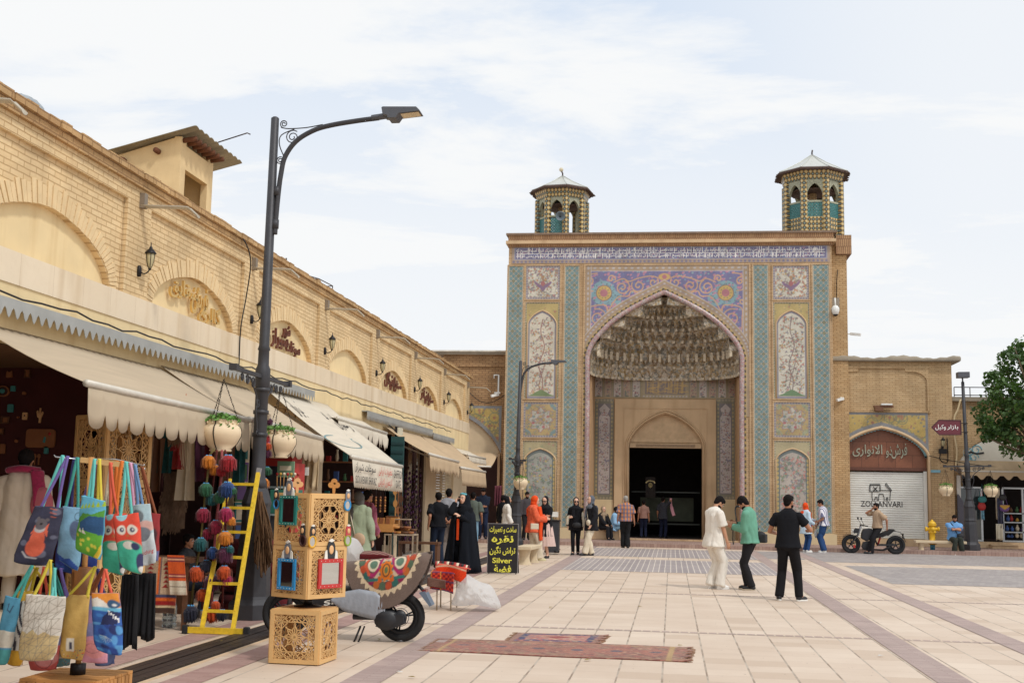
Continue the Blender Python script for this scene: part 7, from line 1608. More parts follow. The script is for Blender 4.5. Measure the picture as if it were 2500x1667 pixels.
garland('rightmost pompom garland left of the ladder, starting with a big red pompom',[(385,356),(405,430),(400,600),(392,760),(384,1010),(368,1360)],[(405,432,52,'r'),(400,600,50,'b'),(390,758,46,'m'),(386,905,43,'o'),(380,1012,50,'p'),(380,1122,43,'O'),(400,1172,34,'m'),(325,1330,28,'O'),(368,1392,35,'n'),(438,612,22,'g'),(425,800,28,'o'),(418,980,24,'t')],14.14,M_RB,0.012)
garland('bundle of small tassels hanging just right of the lamp post',[(622,20),(620,130),(628,300),(632,600),(655,700)],[(612,120,34,'k'),(645,140,28,'w'),(664,175,22,'p'),(608,200,30,'O'),(625,285,44,'r'),(655,330,24,'O'),(650,375,28,'p'),(600,445,36,'g'),(652,485,26,'g'),(632,560,32,'o'),(622,600,20,'o'),(652,685,18,'r')],16.0,M_RB,0.02)
q=MB();M_HAIR=mat('brown_goat_hair',(92,66,42),0.95,var=0.45,scale=25);top=V3(c3(600,620),15.2);rs=random.Random(4)
for k in range(150):
 u=rs.random();e=V3(c3(575+110*u+rs.uniform(-6,6),900+rs.uniform(-40,260)*(1-abs(u-.45))),15.2+rs.uniform(-.12,.12));a=top+Vector((rs.uniform(-.02,.03),rs.uniform(-.03,.03),0));m_=a.lerp(e,0.5)+Vector((rs.uniform(-.01,.03),0,-0.02));q.tube(bez([a,m_,e,e+Vector((rs.uniform(-.01,.01),0,-.05))],4),[0.010]*9+[0.009,0.008,0.006,0.003],M_HAIR,4,smooth=True)
tag(q.build('hair_hank',fix=False),'long brown hank of goat hair hanging right of the yellow ladder','hank')
M_MRUG=mat('maroon_rug_roll',(92,20,28),0.95,var=0.35,scale=14,bump=0.3)
for k in range(4):
 q=MB();xa,ya,za=V3(c3(640,1420-k*75),16.6);q.tube([(0,-0.5,0),(0,0.6,0)],0.13,M_MRUG,12);q.tube([(0,-0.503,0),(0,-0.495,0)],0.05,M_CREAM,8)
 o=tag(q.build('rolled_rug'),['bottom maroon rolled rug of the pile behind the lamp post','second maroon rolled rug from the bottom of the pile behind the lamp post','third maroon rolled rug of the pile behind the lamp post','topmost maroon rolled rug behind the lamp post'][k],'rug','rolled rugs behind the lamp post');o.location=(xa,16.4,0.13+k*0.245);o.rotation_euler=(0,0,rad(80))
cz3=lambda x,y:(x/3.136,700+y/3.136)
M_TRW=mat('trinket_wood',(150,96,60),0.7,var=0.15);M_TRT=mat('trinket_teal',(70,140,140),0.6)
tr_list=[('wooden_board',315,1160,250,150,M_TRW,'large rounded wooden board on the maroon shop wall'),('wooden_cat',75,675,50,45,M_TRW,'small wooden cat cut-out high on the maroon shop wall'),('teal_plaque',105,780,40,45,M_TRT,'small teal plaque high on the maroon shop wall'),('round_tray',30,800,110,90,M_TRW,'oval wooden tray with a teal centre at the left edge of the maroon wall'),('teal_plaque',85,930,50,65,M_TRT,'square pale teal plaque in the middle of the maroon wall'),('wooden_disc',190,815,30,30,M_TRW,'small round wooden disc on the maroon wall'),('wooden_tag',195,990,40,60,M_SKINW,'pale wooden tag with a dark dot on the maroon wall'),('hand_ornament',310,985,55,120,M_SKINW,'pale hand shaped ornament in a dark frame on the maroon wall'),('picture_frame',45,1020,70,60,M_WDARK,'dark little picture frame on the maroon wall'),('picture_frame',215,665,50,70,M_WDARK,'small dark frame high up beside the awning edge'),('picture_frame',15,1105,40,50,M_WDARK,'small dark frame at the lower left of the maroon wall'),('wooden_key',25,1240,40,80,M_TRW,'yellowish wooden key holder low on the maroon wall'),('wooden_disc',130,1180,26,26,M_TRW,'tiny wooden disc beside the large board'),('teal_bird',358,1250,34,60,M_TRT,'small teal bird hanging below the large board'),('wooden_spoon',270,1320,30,90,M_TRW,'left wooden spoon below the large board'),('wooden_spoon',300,1320,26,90,M_TRW,'right wooden spoon below the large board'),('wooden_disc',142,1000,16,16,M_TRW,'tiny round button ornament on the maroon wall')]
for nm,x,y,w_,h_,m_,lab in tr_list:
 c=V3(cz3(x,y),14.72);k=14.72/2952/3.136;w_,h_=w_*k,h_*k;q=MB();f=lambda a,b,d:(a,-d,b)
 if 'frame' in nm:
  for a in((-w_/2,-h_/2,w_/2,-h_/2+w_*.15),(-w_/2,h_/2-w_*.15,w_/2,h_/2),(-w_/2,-h_/2+w_*.15,-w_/2+w_*.15,h_/2-w_*.15),(w_/2-w_*.15,-h_/2+w_*.15,w_/2,h_/2-w_*.15)):q.prism([(a[0],a[1]),(a[2],a[1]),(a[2],a[3]),(a[0],a[3])],f,0,0.03,m_)
  q.prism([(-w_/2+w_*.15,-h_/2+w_*.15),(w_/2-w_*.15,-h_/2+w_*.15),(w_/2-w_*.15,h_/2-w_*.15),(-w_/2+w_*.15,h_/2-w_*.15)],f,0,0.01,M_TRW)
 elif 'spoon' in nm:q.prism([(w_*.5*math.cos(t),h_*.3+h_*.2*math.sin(t))for t in np.linspace(0,2*PI,13)[:-1]],f,0,0.02,m_);q.prism([(-w_*.15,-h_/2),(w_*.15,-h_/2),(w_*.15,h_*.15),(-w_*.15,h_*.15)],f,0.002,0.018,m_)
 elif nm in('wooden_disc','round_tray'):
  q.prism([(w_/2*math.cos(t),h_/2*math.sin(t))for t in np.linspace(0,2*PI,21)[:-1]],f,0,0.03,m_)
  if nm=='round_tray':q.prism([(w_/2*.8*math.cos(t),h_/2*.8*math.sin(t))for t in np.linspace(0,2*PI,21)[:-1]],f,0.03,0.033,M_DARKIN);q.prism([(w_*.2*math.cos(t),h_*.2*math.sin(t))for t in np.linspace(0,2*PI,13)[:-1]],f,0.033,0.045,M_TRT)
 elif 'hand' in nm:
  q.prism([(-w_*.4,-h_*.1),(-w_*.1,-h_*.2),(-w_*.12,-h_/2),(w_*.15,-h_/2),(w_*.18,-h_*.2),(w_*.5,h_*.2),(w_*.35,h_*.28),(w_*.1,0),(w_*.1,h_/2),(-w_*.1,h_/2),(-w_*.12,h_*.05),(-w_*.4,h_*.35),(-w_*.55,h_*.25)],f,0,0.02,m_)
 else:
  r_c=min(w_,h_)*0.18;P=[]
  for cx_,cy_,a0 in((w_/2-r_c,h_/2-r_c,0),(-w_/2+r_c,h_/2-r_c,90),(-w_/2+r_c,-h_/2+r_c,180),(w_/2-r_c,-h_/2+r_c,270)):
   for t in(0,30,60,90):P.append((cx_+r_c*math.cos(rad(a0+t)),cy_+r_c*math.sin(rad(a0+t))))
  q.prism(P,f,0,0.025,m_)
  if nm=='wooden_board':q.prism([(w_*.1,-h_*.2),(w_*.18,-h_*.25),(w_*.2,h_*.05),(w_*.14,h_*.1)],f,0.025,0.032,M_TRT);q.ell((w_*.32,-0.03,h_*.25),(w_*.05,0.01,w_*.05),M_RED,8,5)
  if nm=='wooden_tag':q.ell((0,-0.026,h_*.05),(w_*.18,0.006,w_*.18),M_BLKP,8,5)
  if 'cat' in nm:
   for s_ in(-1,1):q.prism([(s_*w_*.5,h_*.3),(s_*w_*.4,h_*.75),(s_*w_*.1,h_*.45)][::s_],f,0.002,0.02,m_)
 o=tag(q.build(nm),lab,nm.replace('_',' ').split()[-1]if False else 'wall ornament');o.location=c
LCY=13.6;cb_=thing('lattice_cabinet','tall carved lattice cabinet standing behind the bag rack under the awning','lattice cabinet',(at(270,1200,Y=LCY)[0]-0.05,LCY+0.1,0.0))
zc_=at(250,1020,Y=LCY)[2]
lattice_box(cb_,0.62,0.15,0.78,rad(-30),m=M_WOOD,wd=0.010);lattice_box(cb_,0.62,0.935,0.78,rad(-30),m=M_WOOD,wd=0.010);lattice_box(cb_,0.62,1.72,0.78,rad(-30),m=M_WOOD,wd=0.010)
q=MB();q.lathe([(0.3,0),(0.3,0.15)],(0,0,0),M_WDARK,4);q.build('plinth',cb_)
def fluffy(name,label,cat,px,py0,py1,w_,Y,m,n=420,seed=1,group=None):
 t,b=V3((px,py0),Y),V3((px,py1),Y);q=MB();rs=random.Random(seed);H_=t.z-b.z
 for k in range(n):
  v=rs.random();z=t.z-v*H_;wx=w_*(0.75+0.4*math.sin(v*9+seed)*0.5);x=t.x+rs.uniform(-.5,.5)*wx;y=Y+rs.uniform(-.06,.04);L_=rs.uniform(0.05,0.11);d=Vector((rs.uniform(-.4,.4),rs.uniform(-.5,.1),-1)).normalized()*L_;s=Vector((0.012,0,0.002));p=Vector((x,y,z));q.add([p-s,p+s,p+d+s*0.3,p+d-s*0.3],[(0,1,2,3)],m)
 q.grid([[(t.x-w_*.4,Y+0.03,t.z),(t.x+w_*.4,Y+0.03,t.z)],[(t.x-w_*.45,Y+0.03,b.z),(t.x+w_*.4,Y+0.03,b.z)]],m);return tag(q.build(name,fix=False),label,cat,group)
M_HIDE=mat('sheepskin_wool',(150,124,104),0.95,var=0.35,scale=10);M_HIDE2=mat('brown_fleece',(104,78,62),0.95,var=0.4,scale=9)
fluffy('sheepskin','pale brown sheepskin hanging in the dark shop left of the pompoms','hide',428,1150,1290,0.42,16.3,M_HIDE,700,3,'hides in the textile shop')
fluffy('sheepskin','darker fleece hanging above the seated boy','hide',448,1090,1200,0.32,16.6,M_HIDE2,500,4,'hides in the textile shop')
fluffy('wool_bundle','cream wool bundle hanging under the awning at the left shop mouth','wool bundle',347,1040,1080,0.26,14.9,M_HIDE,260,5)
fluffy('wool_bundle','small pale wool tuft hanging beside the red tassels under the awning','wool bundle',428,1048,1075,0.14,14.9,M_HIDE,160,6)
for k,(x,y,m_,lab)in enumerate(((424,1085,M_PC['r'],'red tassel hanging under the awning at the textile shop'),(436,1125,M_PC['r'],'lower dark red tassel beside the carved doll in the textile shop'),(450,1045,M_PC['O'],'small rust coloured tassel at the awning edge of the textile shop'))):
 p=V3((x,y),15.0);q=MB();rs=random.Random(k)
 for j in range(60):a=rs.uniform(0,6.28);r0=rs.uniform(0,.05);q.bar(p+Vector((0,0,.08)),p+Vector((r0*math.cos(a),r0*math.sin(a),-.08)),0.008,0.006,m_)
 q.tube([p+Vector((0,0,0.08)),p+Vector((0,0,0.45))],0.004,m_,4);tag(q.build('hanging_tassel',fix=False),lab,'tassel','tassels in the textile shop')
for k in range(3):
 q=MB();p=V3((438+k*8,1085),15.1)
 for j in range(4):q.tube([p+Vector((j*0.02,0,0.3)),p+Vector((j*0.02+.005,0,-0.25-0.03*j))],0.005,M_CREAM,4)
 tag(q.build('string_strand',fix=False),'thin bundle of pale strings hanging inside the textile shop','strings','pale strings in the textile shop')
hang_cloth('hanging_rug','dark red patterned rug hanging deep inside the textile shop','rug',345,385,1060,1420,16.5,mat('dark_red_pattern_rug',(66,26,28),0.95,var=0.6,scale=9),1,0.02)
hang_cloth('hanging_rug','black and red striped rug hanging beside the seated boy','rug',392,410,1080,1430,16.9,mat('black_red_rug',(44,24,24),0.95,var=0.7,scale=12),1,0.02)
kb=thing('kilim_bench','dark low bench draped with a brown kilim at the mouth of the textile shop','bench',(at(400,1400,Y=14.0)[0],14.0,0))
kx=kb.location.x;K=lambda pp,Y=14.0:(V3(c2(*pp),Y)-Vector((kx,14.0,0)))
q=MB();a,b=K((900,760)),K((1160,760));q.box(a.x,b.x+0.1,0,0.4,a.z-0.08,a.z-0.02,M_WDARK)
q.build('seat',kb)
for x in(a.x+0.05,b.x):q=MB();q.box(x,x+0.05,0.02,0.07,0,a.z-0.081,M_WDARK);q.build('leg',kb)
def kil(cv,w,h):
 cv.rect(0,w,0,h*.34,(70,50,42));cv.rect(0,w,h*.1,h*.14,(196,176,140));cv.rect(0,w,h*.14,h*.22,(140,34,34));cv.rect(0,w,h*.22,h*.28,(206,96,36));cv.rect(0,w,h*.28,h*.33,(64,66,96))
 cv.rect(0,w,h*.34,h,(176,152,126))
 for k in range(6):cv.poly([(w*.25,h*(.92-.08*k)),(w*.16,h*(.86-.08*k)),(w*.34,h*(.86-.08*k))],(140,40,40));cv.poly([(w*.68,h*(.92-.08*k)),(w*.6,h*(.86-.08*k)),(w*.76,h*(.86-.08*k))],(140,40,40))
 cv.rect(w*.46,w*.52,h*.34,h,(206,96,36));cv.rect(w*.52,w*.55,h*.34,h,(70,60,80));cv.rect(0,w*.06,h*.34,h,(206,96,36))
a,b,c_=V3(c2(905,770),13.95),V3(c2(1075,770),13.95),V3(c2(905,1120),13.95);cv=Cv(b.x-a.x+0.12,a.z-c_.z,0.01,(176,152,126));kil(cv,cv.w,cv.h);cv.grain(0.1)
ko=cv.mesh('kilim_rug',lambda X,Y:(X,-0.03+0.025*np.sin(X*22)*(1-Y/cv.h)-0.02*(1-Y/cv.h),Y-cv.h),M_WOOLPAINT,None,solid=0.008);ko.location=(a.x,a.y,a.z);tag(ko,'brown kilim with red motifs and dark fringe draped over the low bench','rug')
a,b,c_=V3(c2(1058,760),13.9),V3(c2(1165,760),13.9),V3(c2(1080,1010),13.9);cv=Cv(b.x-a.x,a.z-c_.z,0.008,(206,88,40));w,h=cv.w,cv.h
for k,cc in((.92,(96,50,70)),(.88,(220,180,150)),(.84,(96,50,70)),(.5,(130,46,60)),(.46,(220,180,150)),(.43,(130,46,60))):cv.rect(0,w,h*k,h*(k+.03),cc)
cv.rect(0,w,0,h*.36,(206,196,176));cv.rect(0,w,h*.2,h*.22,(120,104,90));
for k in range(12):cv.rect(w*k/12,w*(k+.35)/12,0,h*.07,(150,130,110))
cv.grain(0.06);ko=cv.mesh('table_runner',lambda X,Y:(X+0.06*(1-Y/h),-0.02+0.012*np.sin(X*40)*(1-Y/h),Y-h),M_WOOLPAINT,None,solid=0.006);ko.location=(a.x,a.y,a.z);tag(ko,'orange striped runner with a white fringed end lying over the kilim','runner')
p=V3(c2(1070,1135),14.3);q=MB();M_PET=mat('clear_plastic_bottle',(200,214,220),0.05,trans=0.85,var=0.02)
q.lathe([(0.07,0),(0.085,0.01),(0.085,0.05),(0.078,0.07),(0.085,0.09),(0.085,0.12),(0.078,0.14),(0.085,0.16),(0.085,0.24),(0.07,0.30),(0.03,0.34),(0.028,0.37)],(0,0,0),M_PET,16);o=tag(q.build('water_bottle'),'large clear plastic water bottle under the fringed kilim','bottle');o.location=(p.x,14.3,0.0)
def ground_rug(label,corners,paint,base,z,seed):
 P=[Vector(at(x*2500/2352.,y*2500/2352.,Z=0))for x,y in corners]
 w=(P[1]-P[0]).length;h=(P[3]-P[0]).length;cv=Cv(w,h,0.014,base);paint(cv,w,h);cv.grain(0.12,seed);A_=[np.array(p)for p in P]
 rs=np.random.default_rng(seed)
 def fm(X,Y):
  u,v=X/w,Y/h;wb=0.012*np.sin(Y*9+seed)+0.010*np.sin(X*3.3);e=np.clip((u-0.96)/0.04,0,1)*0.02*np.sin(Y*23)
  Pp=(A_[0]*(1-u)[...,None]+A_[1]*u[...,None])*(1-v)[...,None]+(A_[3]*(1-u)[...,None]+A_[2]*u[...,None])*v[...,None]
  return Pp[...,0]+e*2,Pp[...,1]+wb*2,z+0.006+0.006*np.sin(X*2.3+1)*np.sin(Y*5)+0.010*np.exp(-((u-1)/.02)**2)
 o=cv.mesh('rug',fm,M_WOOLPAINT,None,solid=0.009);tag(o,label,'rug','rugs lying on the paving')
 q=MB();r_=random.Random(seed)
 for side in(0,1):
  a,b=(P[0],P[3])if side==0 else(P[1],P[2])
  for k in range(int(h*60)):
   t=r_.random();p=a.lerp(b,t);d=Vector(((-1 if side==0 else 1)*r_.uniform(0.02,0.07),r_.uniform(-.02,.02),0));q.bar(p+Vector((0,0,z+0.008)),p+d+Vector((0,0,z+0.004)),0.006,0.004,M_FRG)
 f_=q.build('fringe',None,fix=False);f_.parent=o
M_FRG=mat('faded_rug_fringe',(150,116,92),0.95,var=0.3,scale=10)
def rug_big(cv,w,h):
 r=random.Random(4);cv.rect(0,w,0,h*.06,(116,42,40));
 for k in range(700):cv.disk(r.uniform(0,w),r.uniform(0,h),r.uniform(.01,.05),r.choice([(160,96,84),(132,92,76),(150,120,98),(120,78,70),(172,118,100)]))
 for cx_ in np.linspace(.35,w-.35,6):cv.poly([(cx_-.3,h*.5),(cx_,h*.8),(cx_+.3,h*.5),(cx_,h*.2)],(160,104,88));cv.line([(cx_-.3,h*.5),(cx_,h*.8),(cx_+.3,h*.5),(cx_,h*.2),(cx_-.3,h*.5)],.015,(122,88,80));cv.disk(cx_,h*.5,.07,(96,84,92))
 for k in range(500):cv.disk(r.uniform(0,w),r.uniform(0,h),r.uniform(.008,.02),r.choice([(150,110,92),(110,84,84),(180,150,124)]))
 for e in(0.1,h-.1):cv.line([(0,e),(w,e)],.02,(176,140,104))
 cv.rect(w-.22,w-.16,0,h,(176,144,100));cv.rect(.16,.2,0,h,(176,144,100))
def rug_small(cv,w,h):
 r=random.Random(6);cv.rect(.08,w-.08,.06,h-.06,(62,62,96));cv.rect(.16,w-.16,.14,h-.14,(176,120,110))
 for k in range(260):cv.disk(r.uniform(.05,w-.05),r.uniform(.04,h-.04),r.uniform(.01,.025),r.choice([(196,160,130),(90,86,116),(170,80,76),(150,130,110)]))
 cv.poly([(w*.3,h*.5),(w*.5,h*.75),(w*.7,h*.5),(w*.5,h*.25)],(150,70,66));cv.line([(w*.3,h*.5),(w*.5,h*.75),(w*.7,h*.5),(w*.5,h*.25),(w*.3,h*.5)],.02,(210,180,150))
ground_rug('long faded red and brown runner rug lying on the paving',[(968,1495),(1578,1521),(1585,1488),(1012,1467)],rug_big,(150,108,92),0.0,3)
ground_rug('small navy and pink rug lying just behind the long faded one',[(1168,1473),(1372,1478),(1392,1460),(1190,1453)],rug_small,(150,110,96),0.0,5)
BY=17.6;tb=thing('textile_stand','small folding stand with thin rusty legs carrying red textiles','stand',(at(1100,1440,Y=BY)[0],BY,0));tx0=tb.location.x
T4=lambda x,y,Y=BY:V3(c4(x,y),Y)-Vector((tx0,BY,0))
M_LEGM=mat('rusty_white_legs',(176,158,136),0.6,0.3,0.3);zt_=T4(1330,800).z
for x,dy in((1320,0),(1425,0),(1300,.5),(1420,.55)):q=MB();p=T4(x,860,BY);q.tube([(p.x,dy,zt_),(p.x+0.01,dy-0.02,0)],0.011,M_LEGM,6);q.build('leg',tb)
q=MB();a,b=T4(1255,800),T4(1450,800);q.box(a.x,b.x,-0.04,0.6,zt_,zt_+0.03,M_LEGM);q.build('top',tb)
def drape(name,label,x0,x1,ytop,ybot0,ybot1,Y,w_back,m=None,paint=None,base=(180,40,40),cat='textile',fold=0.03,step=0.012):
 a,b=V3(c4(x0,ytop),Y),V3(c4(x1,ytop),Y);h0,h1=a.z-V3(c4(x0,ybot0),Y).z,b.z-V3(c4(x1,ybot1),Y).z;w=b.x-a.x;hm=max(h0,h1);cv=Cv(w,hm+w_back,step,base)
 if paint:paint(cv,cv.w,cv.h)
 cv.grain(0.1)
 def fm(X,Y_):
  s=hm+w_back-Y_;u=X/w;hd=h0+(h1-h0)*u
  top=np.clip(s,0,w_back);dn=np.clip(s-w_back,0,None)*(hd/hm)
  wv=fold*np.sin(X*18+dn*4)*np.clip(dn/0.15,0,1);return X,(w_back-top)-wv-0.02,0.03*np.sin(X*7+1)+0.015*np.sin(top*14+X*9)-dn*1.0
 o=cv.mesh(name,fm,M_WOOLPAINT,None,solid=0.012);o.location=(a.x,a.y,a.z);return tag(o,label,cat)
def p_check(cv,w,h):
 m=((cv.X/0.035).astype(int)+(cv.Y/0.035).astype(int))%2==0;cv.put(m.astype(float),(196,60,40));
 for k in range(int(h/.14)):cv.rect(0,w,k*.14,k*.14+.02,(70,60,96))
 for k in range(int(w/.14)):cv.rect(k*.14,k*.14+.015,0,h,(210,140,60))
def p_or(cv,w,h):
 for k in range(4):cv.rect(0,w,h*(.3+.2*k),h*(.33+.2*k),(200,180,150));cv.rect(0,w,h*(.35+.2*k),h*(.38+.2*k),(120,20,30))
drape('orange_textile','bright orange and red fringed textile on the small stand',1310,1545,690,800,790,BY+0.05,0.4,paint=p_or,base=(216,62,26))
drape('checked_textile','red and navy checked textile hanging over the front of the small stand',1275,1450,735,860,890,BY-0.06,0.3,paint=p_check,base=(130,30,34))
drape('grey_brown_blanket','grey brown blanket bunched under the checked textile',1250,1385,790,850,850,BY-0.1,0.2,base=(104,74,64),fold=0.05)
q=MB();a,b=V3(c4(1300,672),BY+0.3),V3(c4(1560,705),BY+0.3);P=bez([a,a.lerp(b,.5)+Vector((0,0,0.02)),b],8)
for k in range(len(P)-1):q.tube([P[k],P[k+1]],0.05,[M_BLK,M_RED,M_CREAM,M_MRUG][k%4],8)
tag(q.build('rolled_kilim'),'black red and cream rolled kilim on top of the orange textile','rug')
def plastic(name,label,C,Y,seed,m):
 0
 cx_=sum(p[0]for p in C)/len(C);cy_=sum(p[1]for p in C)/len(C);c0=V3(c4(cx_,cy_),Y);P=[V3(c4(*p),Y)for p in C];P=[p-c0 for p in bez(P+[P[0]],5)[:-1]];n=len(P);G=[]
 for j in range(13):
  t=j/12;row=[]
  for i,p in enumerate(P):
   q_=p*t;dpt=math.sqrt(max(0,1-t*t));nz=mnoise.noise(Vector((q_.x*5,q_.z*5,seed)))*0.10+mnoise.noise(Vector((q_.x*14,q_.z*14,seed+3)))*0.045;row.append((q_.x,-0.28*dpt-nz*1.2*(1-t*0.5),q_.z+nz*0.2*(1-t)))
  G.append(row)
 q=MB();q.grid(G,m,smooth=False,closed=True);q.grid([[(x,-y*0.8+0.0,z)for x,y,z in row]for row in G],m,closed=True);o=q.build(name,fix=False);o.location=c0;return tag(o,label,'plastic sheet')
def plastic_mat():
 t=NT('milky_plastic_film');t.b.inputs['Base Color'].default_value=(0.86,0.85,0.84,1);t.b.inputs['Roughness'].default_value=0.28;v=t.obj();t.bump(t.noise(v,14,5,0.6,0.5),0.8,0.03)
 tp_=t.new('ShaderNodeBsdfTransparent');ms_=t.new('ShaderNodeMixShader');ms_.inputs[0].default_value=0.28;tl=t.new('ShaderNodeBsdfTranslucent');tl.inputs[0].default_value=(.9,.9,.9,1);m2=t.new('ShaderNodeMixShader');m2.inputs[0].default_value=0.45
 out=t.n['Material Output'];t.link(t.b.outputs[0],m2.inputs[1]);t.link(tl.outputs[0],m2.inputs[2]);t.link(m2.outputs[0],ms_.inputs[1]);t.link(tp_.outputs[0],ms_.inputs[2]);t.link(ms_.outputs[0],out.inputs[0]);return t.m
M_PLST=plastic_mat()
plastic('plastic_sheet','crumpled milky plastic sheet lying on the paving beside the red textiles',[(1550,745),(1640,800),(1725,830),(1770,900),(1800,1000),(1700,990),(1600,975),(1520,985),(1430,975),(1455,900),(1480,820)],17.7,1.0,M_PLST)
plastic('plastic_sheet','upright milky plastic sheet behind the lattice display and the scooter',[(650,470),(700,475),(745,540),(755,600),(752,655),(650,655)],14.6,5.0,M_PLST)
SY=13.75;sc=thing('parked_scooter','black scooter half covered by a grey sheet, parked behind the lattice display','scooter',(at(979,1512,Y=SY)[0],SY,0));s0=sc.location.x
S4=lambda x,y:V3(c4(x,y),SY)-Vector((s0,SY,0))
M_TYRE=mat('black_tyre',(30,30,32),0.85,var=0.15,bump=0.3,bscale=50);M_RIM=mat('black_alloy_rim',(40,41,44),0.35,0.6);M_BPL=mat('black_plastic',(34,35,40),0.45,var=0.15);M_STL=mat('brushed_steel',(110,110,114),0.35,0.8)
def wheel(parent,x,z,R,tw,nsp=5,name='wheel',rimm=None,disc=True):
 w=bpy.data.objects.new(name,None);COL.objects.link(w);w.parent=parent;w.location=(x,0,z);rimm=rimm or M_RIM
 q=MB();N=36;G=[]
 for i in range(N+1):
  a=2*PI*i/N;G.append([((R-tw*0.42+tw*0.45*math.cos(t))*math.cos(a),tw*0.5*math.sin(t),(R-tw*0.42+tw*0.45*math.cos(t))*math.sin(a))for t in np.linspace(0,2*PI,11)])
 q.grid(G,M_TYRE);q.build('tyre',w)
 q=MB();q.tube([((R-tw*.95)*math.cos(a),0,(R-tw*.95)*math.sin(a))for a in np.linspace(0,2*PI,33)],[(0.018,tw*0.4)]*33,rimm,8,cap=False)
 for k in range(nsp):
  a=2*PI*k/nsp+0.3;
  for da in(-0.12,0.12):q.tube([(0.03*math.cos(a),0,0.03*math.sin(a)),((R-tw*1.1)*math.cos(a+da),0,(R-tw*1.1)*math.sin(a+da))],0.011,rimm,6)
 q.lathe([(0.045,-tw*0.6),(0.045,tw*0.6)],(0,0,0),rimm,12);
 v0=len(q.v)-24
 for i in range(v0,len(q.v)):x_,y_,z_=q.v[i];q.v[i]=(x_,z_,y_)
 q.build('rim',w)
 if disc:
  q=MB();q.tube([(0.10*math.cos(a),-tw*0.5,0.10*math.sin(a))for a in np.linspace(0,2*PI,25)],[(0.022,0.003)]*25,M_STL,6,cap=False);q.build('brake_disc',w)
 return w
R_=0.275;fxw=S4(175,1090).x
wheel(sc,0,R_,R_,0.10,3);wheel(sc,fxw,R_,R_,0.09,3)
q=MB();q.prism([(S4(880,1085).x,S4(900,1130).z),(S4(1000,1130).x,S4(1000,1150).z),(S4(1100,1100).x,S4(1100,1110).z),(S4(1090,1040).x,S4(1090,1040).z),(S4(960,1020).x,S4(960,1030).z)],lambda a,b,d:(a,-d,b),0.07,0.17,M_BPL);q.ell((0.0,-.09,R_),(.09,.04,.09),M_BPL,14,8);q.ell((S4(960,1080).x,-.13,S4(960,1080).z),(.15,.07,.12),M_BPL,14,8);q.tube([(S4(700,1060).x,-0.08,S4(700,1060).z),(0.0,-0.08,R_)],0.035,M_BPL,8);q.lathe([(0.05,0),(0.05,0.02)],(0,0,0),M_STL,10);q.build('engine_cover',sc,bevel=0.02)
q=MB();P=[S4(180,860),S4(330,960),S4(480,1010),S4(600,1020),S4(760,1050),S4(900,1000),S4(1000,880),S4(1180,800),S4(1230,760),S4(1180,720),S4(900,800),S4(700,830),S4(400,850),S4(250,760)]
q.prism([(p.x,p.z)for p in P],lambda a,b,d:(a,-d,b),-0.10,0.10,M_BPL);q.build('body',sc,bevel=0.03)
q=MB();q.tube([S4(180,1090),S4(240,800),S4(260,560)],0.03,M_STL,8);q.bar(S4(260,560)+Vector((0,-.3,0)),S4(260,560)+Vector((0,.3,0)),0.03,0.03,M_BPL);q.build('fork',sc)
q=MB();q.tube([S4(760,1130)+Vector((0,-.1,0)),S4(715,1275)+Vector((0,-.2,0.0))],0.012,M_BLK,6);q.tube([S4(715,1275)+Vector((0,-.2,0)),S4(800,1268)+Vector((0,-.2,0))],0.012,M_BLK,6);q.tube([S4(790,1130)+Vector((0,-.1,0)),S4(755,1250)+Vector((0,-.18,0.0))],0.010,M_BLK,6);q.build('side_stand',sc)
q=MB();q.prism([(S4(1195,880).x,S4(1195,880).z),(S4(1275,985).x,S4(1275,985).z),(S4(1292,978).x,S4(1292,975).z),(S4(1240,870).x,S4(1240,870).z)],lambda a,b,d:(a,-d,b),-0.09,0.09,mat('grey_blue_plastic',(96,110,128),0.4));q.tube([S4(1180,830),S4(1230,880)],.02,M_BPL,6);q.build('tail_guard',sc)
q=MB();p=S4(1232,880);q.box(p.x-0.02,p.x+0.02,-0.07,0.07,p.z-0.03,p.z+0.03,mat('red_tail_lens',(120,24,34),0.2));q.build('tail_light',sc)
q=MB();p=S4(495,975);write(q,'SET',lambda a,b,d:(p.x+a,-0.155-d,p.z+b+a*0.2),M_DWHITE,0,0.28,0,0.055,0.002,bold=0.02);q.build('lettering',sc,fix=False)
q=MB();M_GSH=mat('grey_cover_sheet',(150,156,166),0.5,var=0.1,bump=0.3,bscale=12);G=[]
top=[(540,930),(640,870),(760,850),(880,870),(960,940)];bot=[(560,950),(640,1010),(760,1050),(880,1080),(945,1085)]
for i in range(25):
 u=i/24*4;k=min(3,int(u));f_=u-k;a=S4(*top[k]).lerp(S4(*top[k+1]),f_);b=S4(*bot[k]).lerp(S4(*bot[k+1]),f_);G.append([a.lerp(b,v)+Vector((0,-0.145-0.012*math.sin(v*3)-0.014*abs(math.sin(u*7+v*3)),0))for v in np.linspace(0,1,7)])
q.grid(G,M_GSH);cvs=q.build('scooter_cover',None,solid=0.006,fix=False);cvs.location=(s0,SY,0);tag(cvs,'pale grey cover sheet over the flank of the scooter','cover')
Rr=0.58;KR=0.5/0.58;cv=Cv(2*Rr,2*Rr,0.0075,(112,96,88));c0=Rr;TH=np.arctan2(cv.Y-c0,cv.X-c0);RR0=np.hypot(cv.X-c0,cv.Y-c0);RR=RR0*KR;_X,_Y=cv.X,cv.Y;cv.X=c0+(_X-c0)*KR;cv.Y=c0+(_Y-c0)*KR;cv.win=lambda*a:(slice(None),slice(None))
zig=0.375+0.018*(np.abs(((TH*34/PI)%2)-1)*2-1);cv.put((RR<zig).astype(float),(206,186,156));cv.put((RR<0.335).astype(float),(96,74,68))
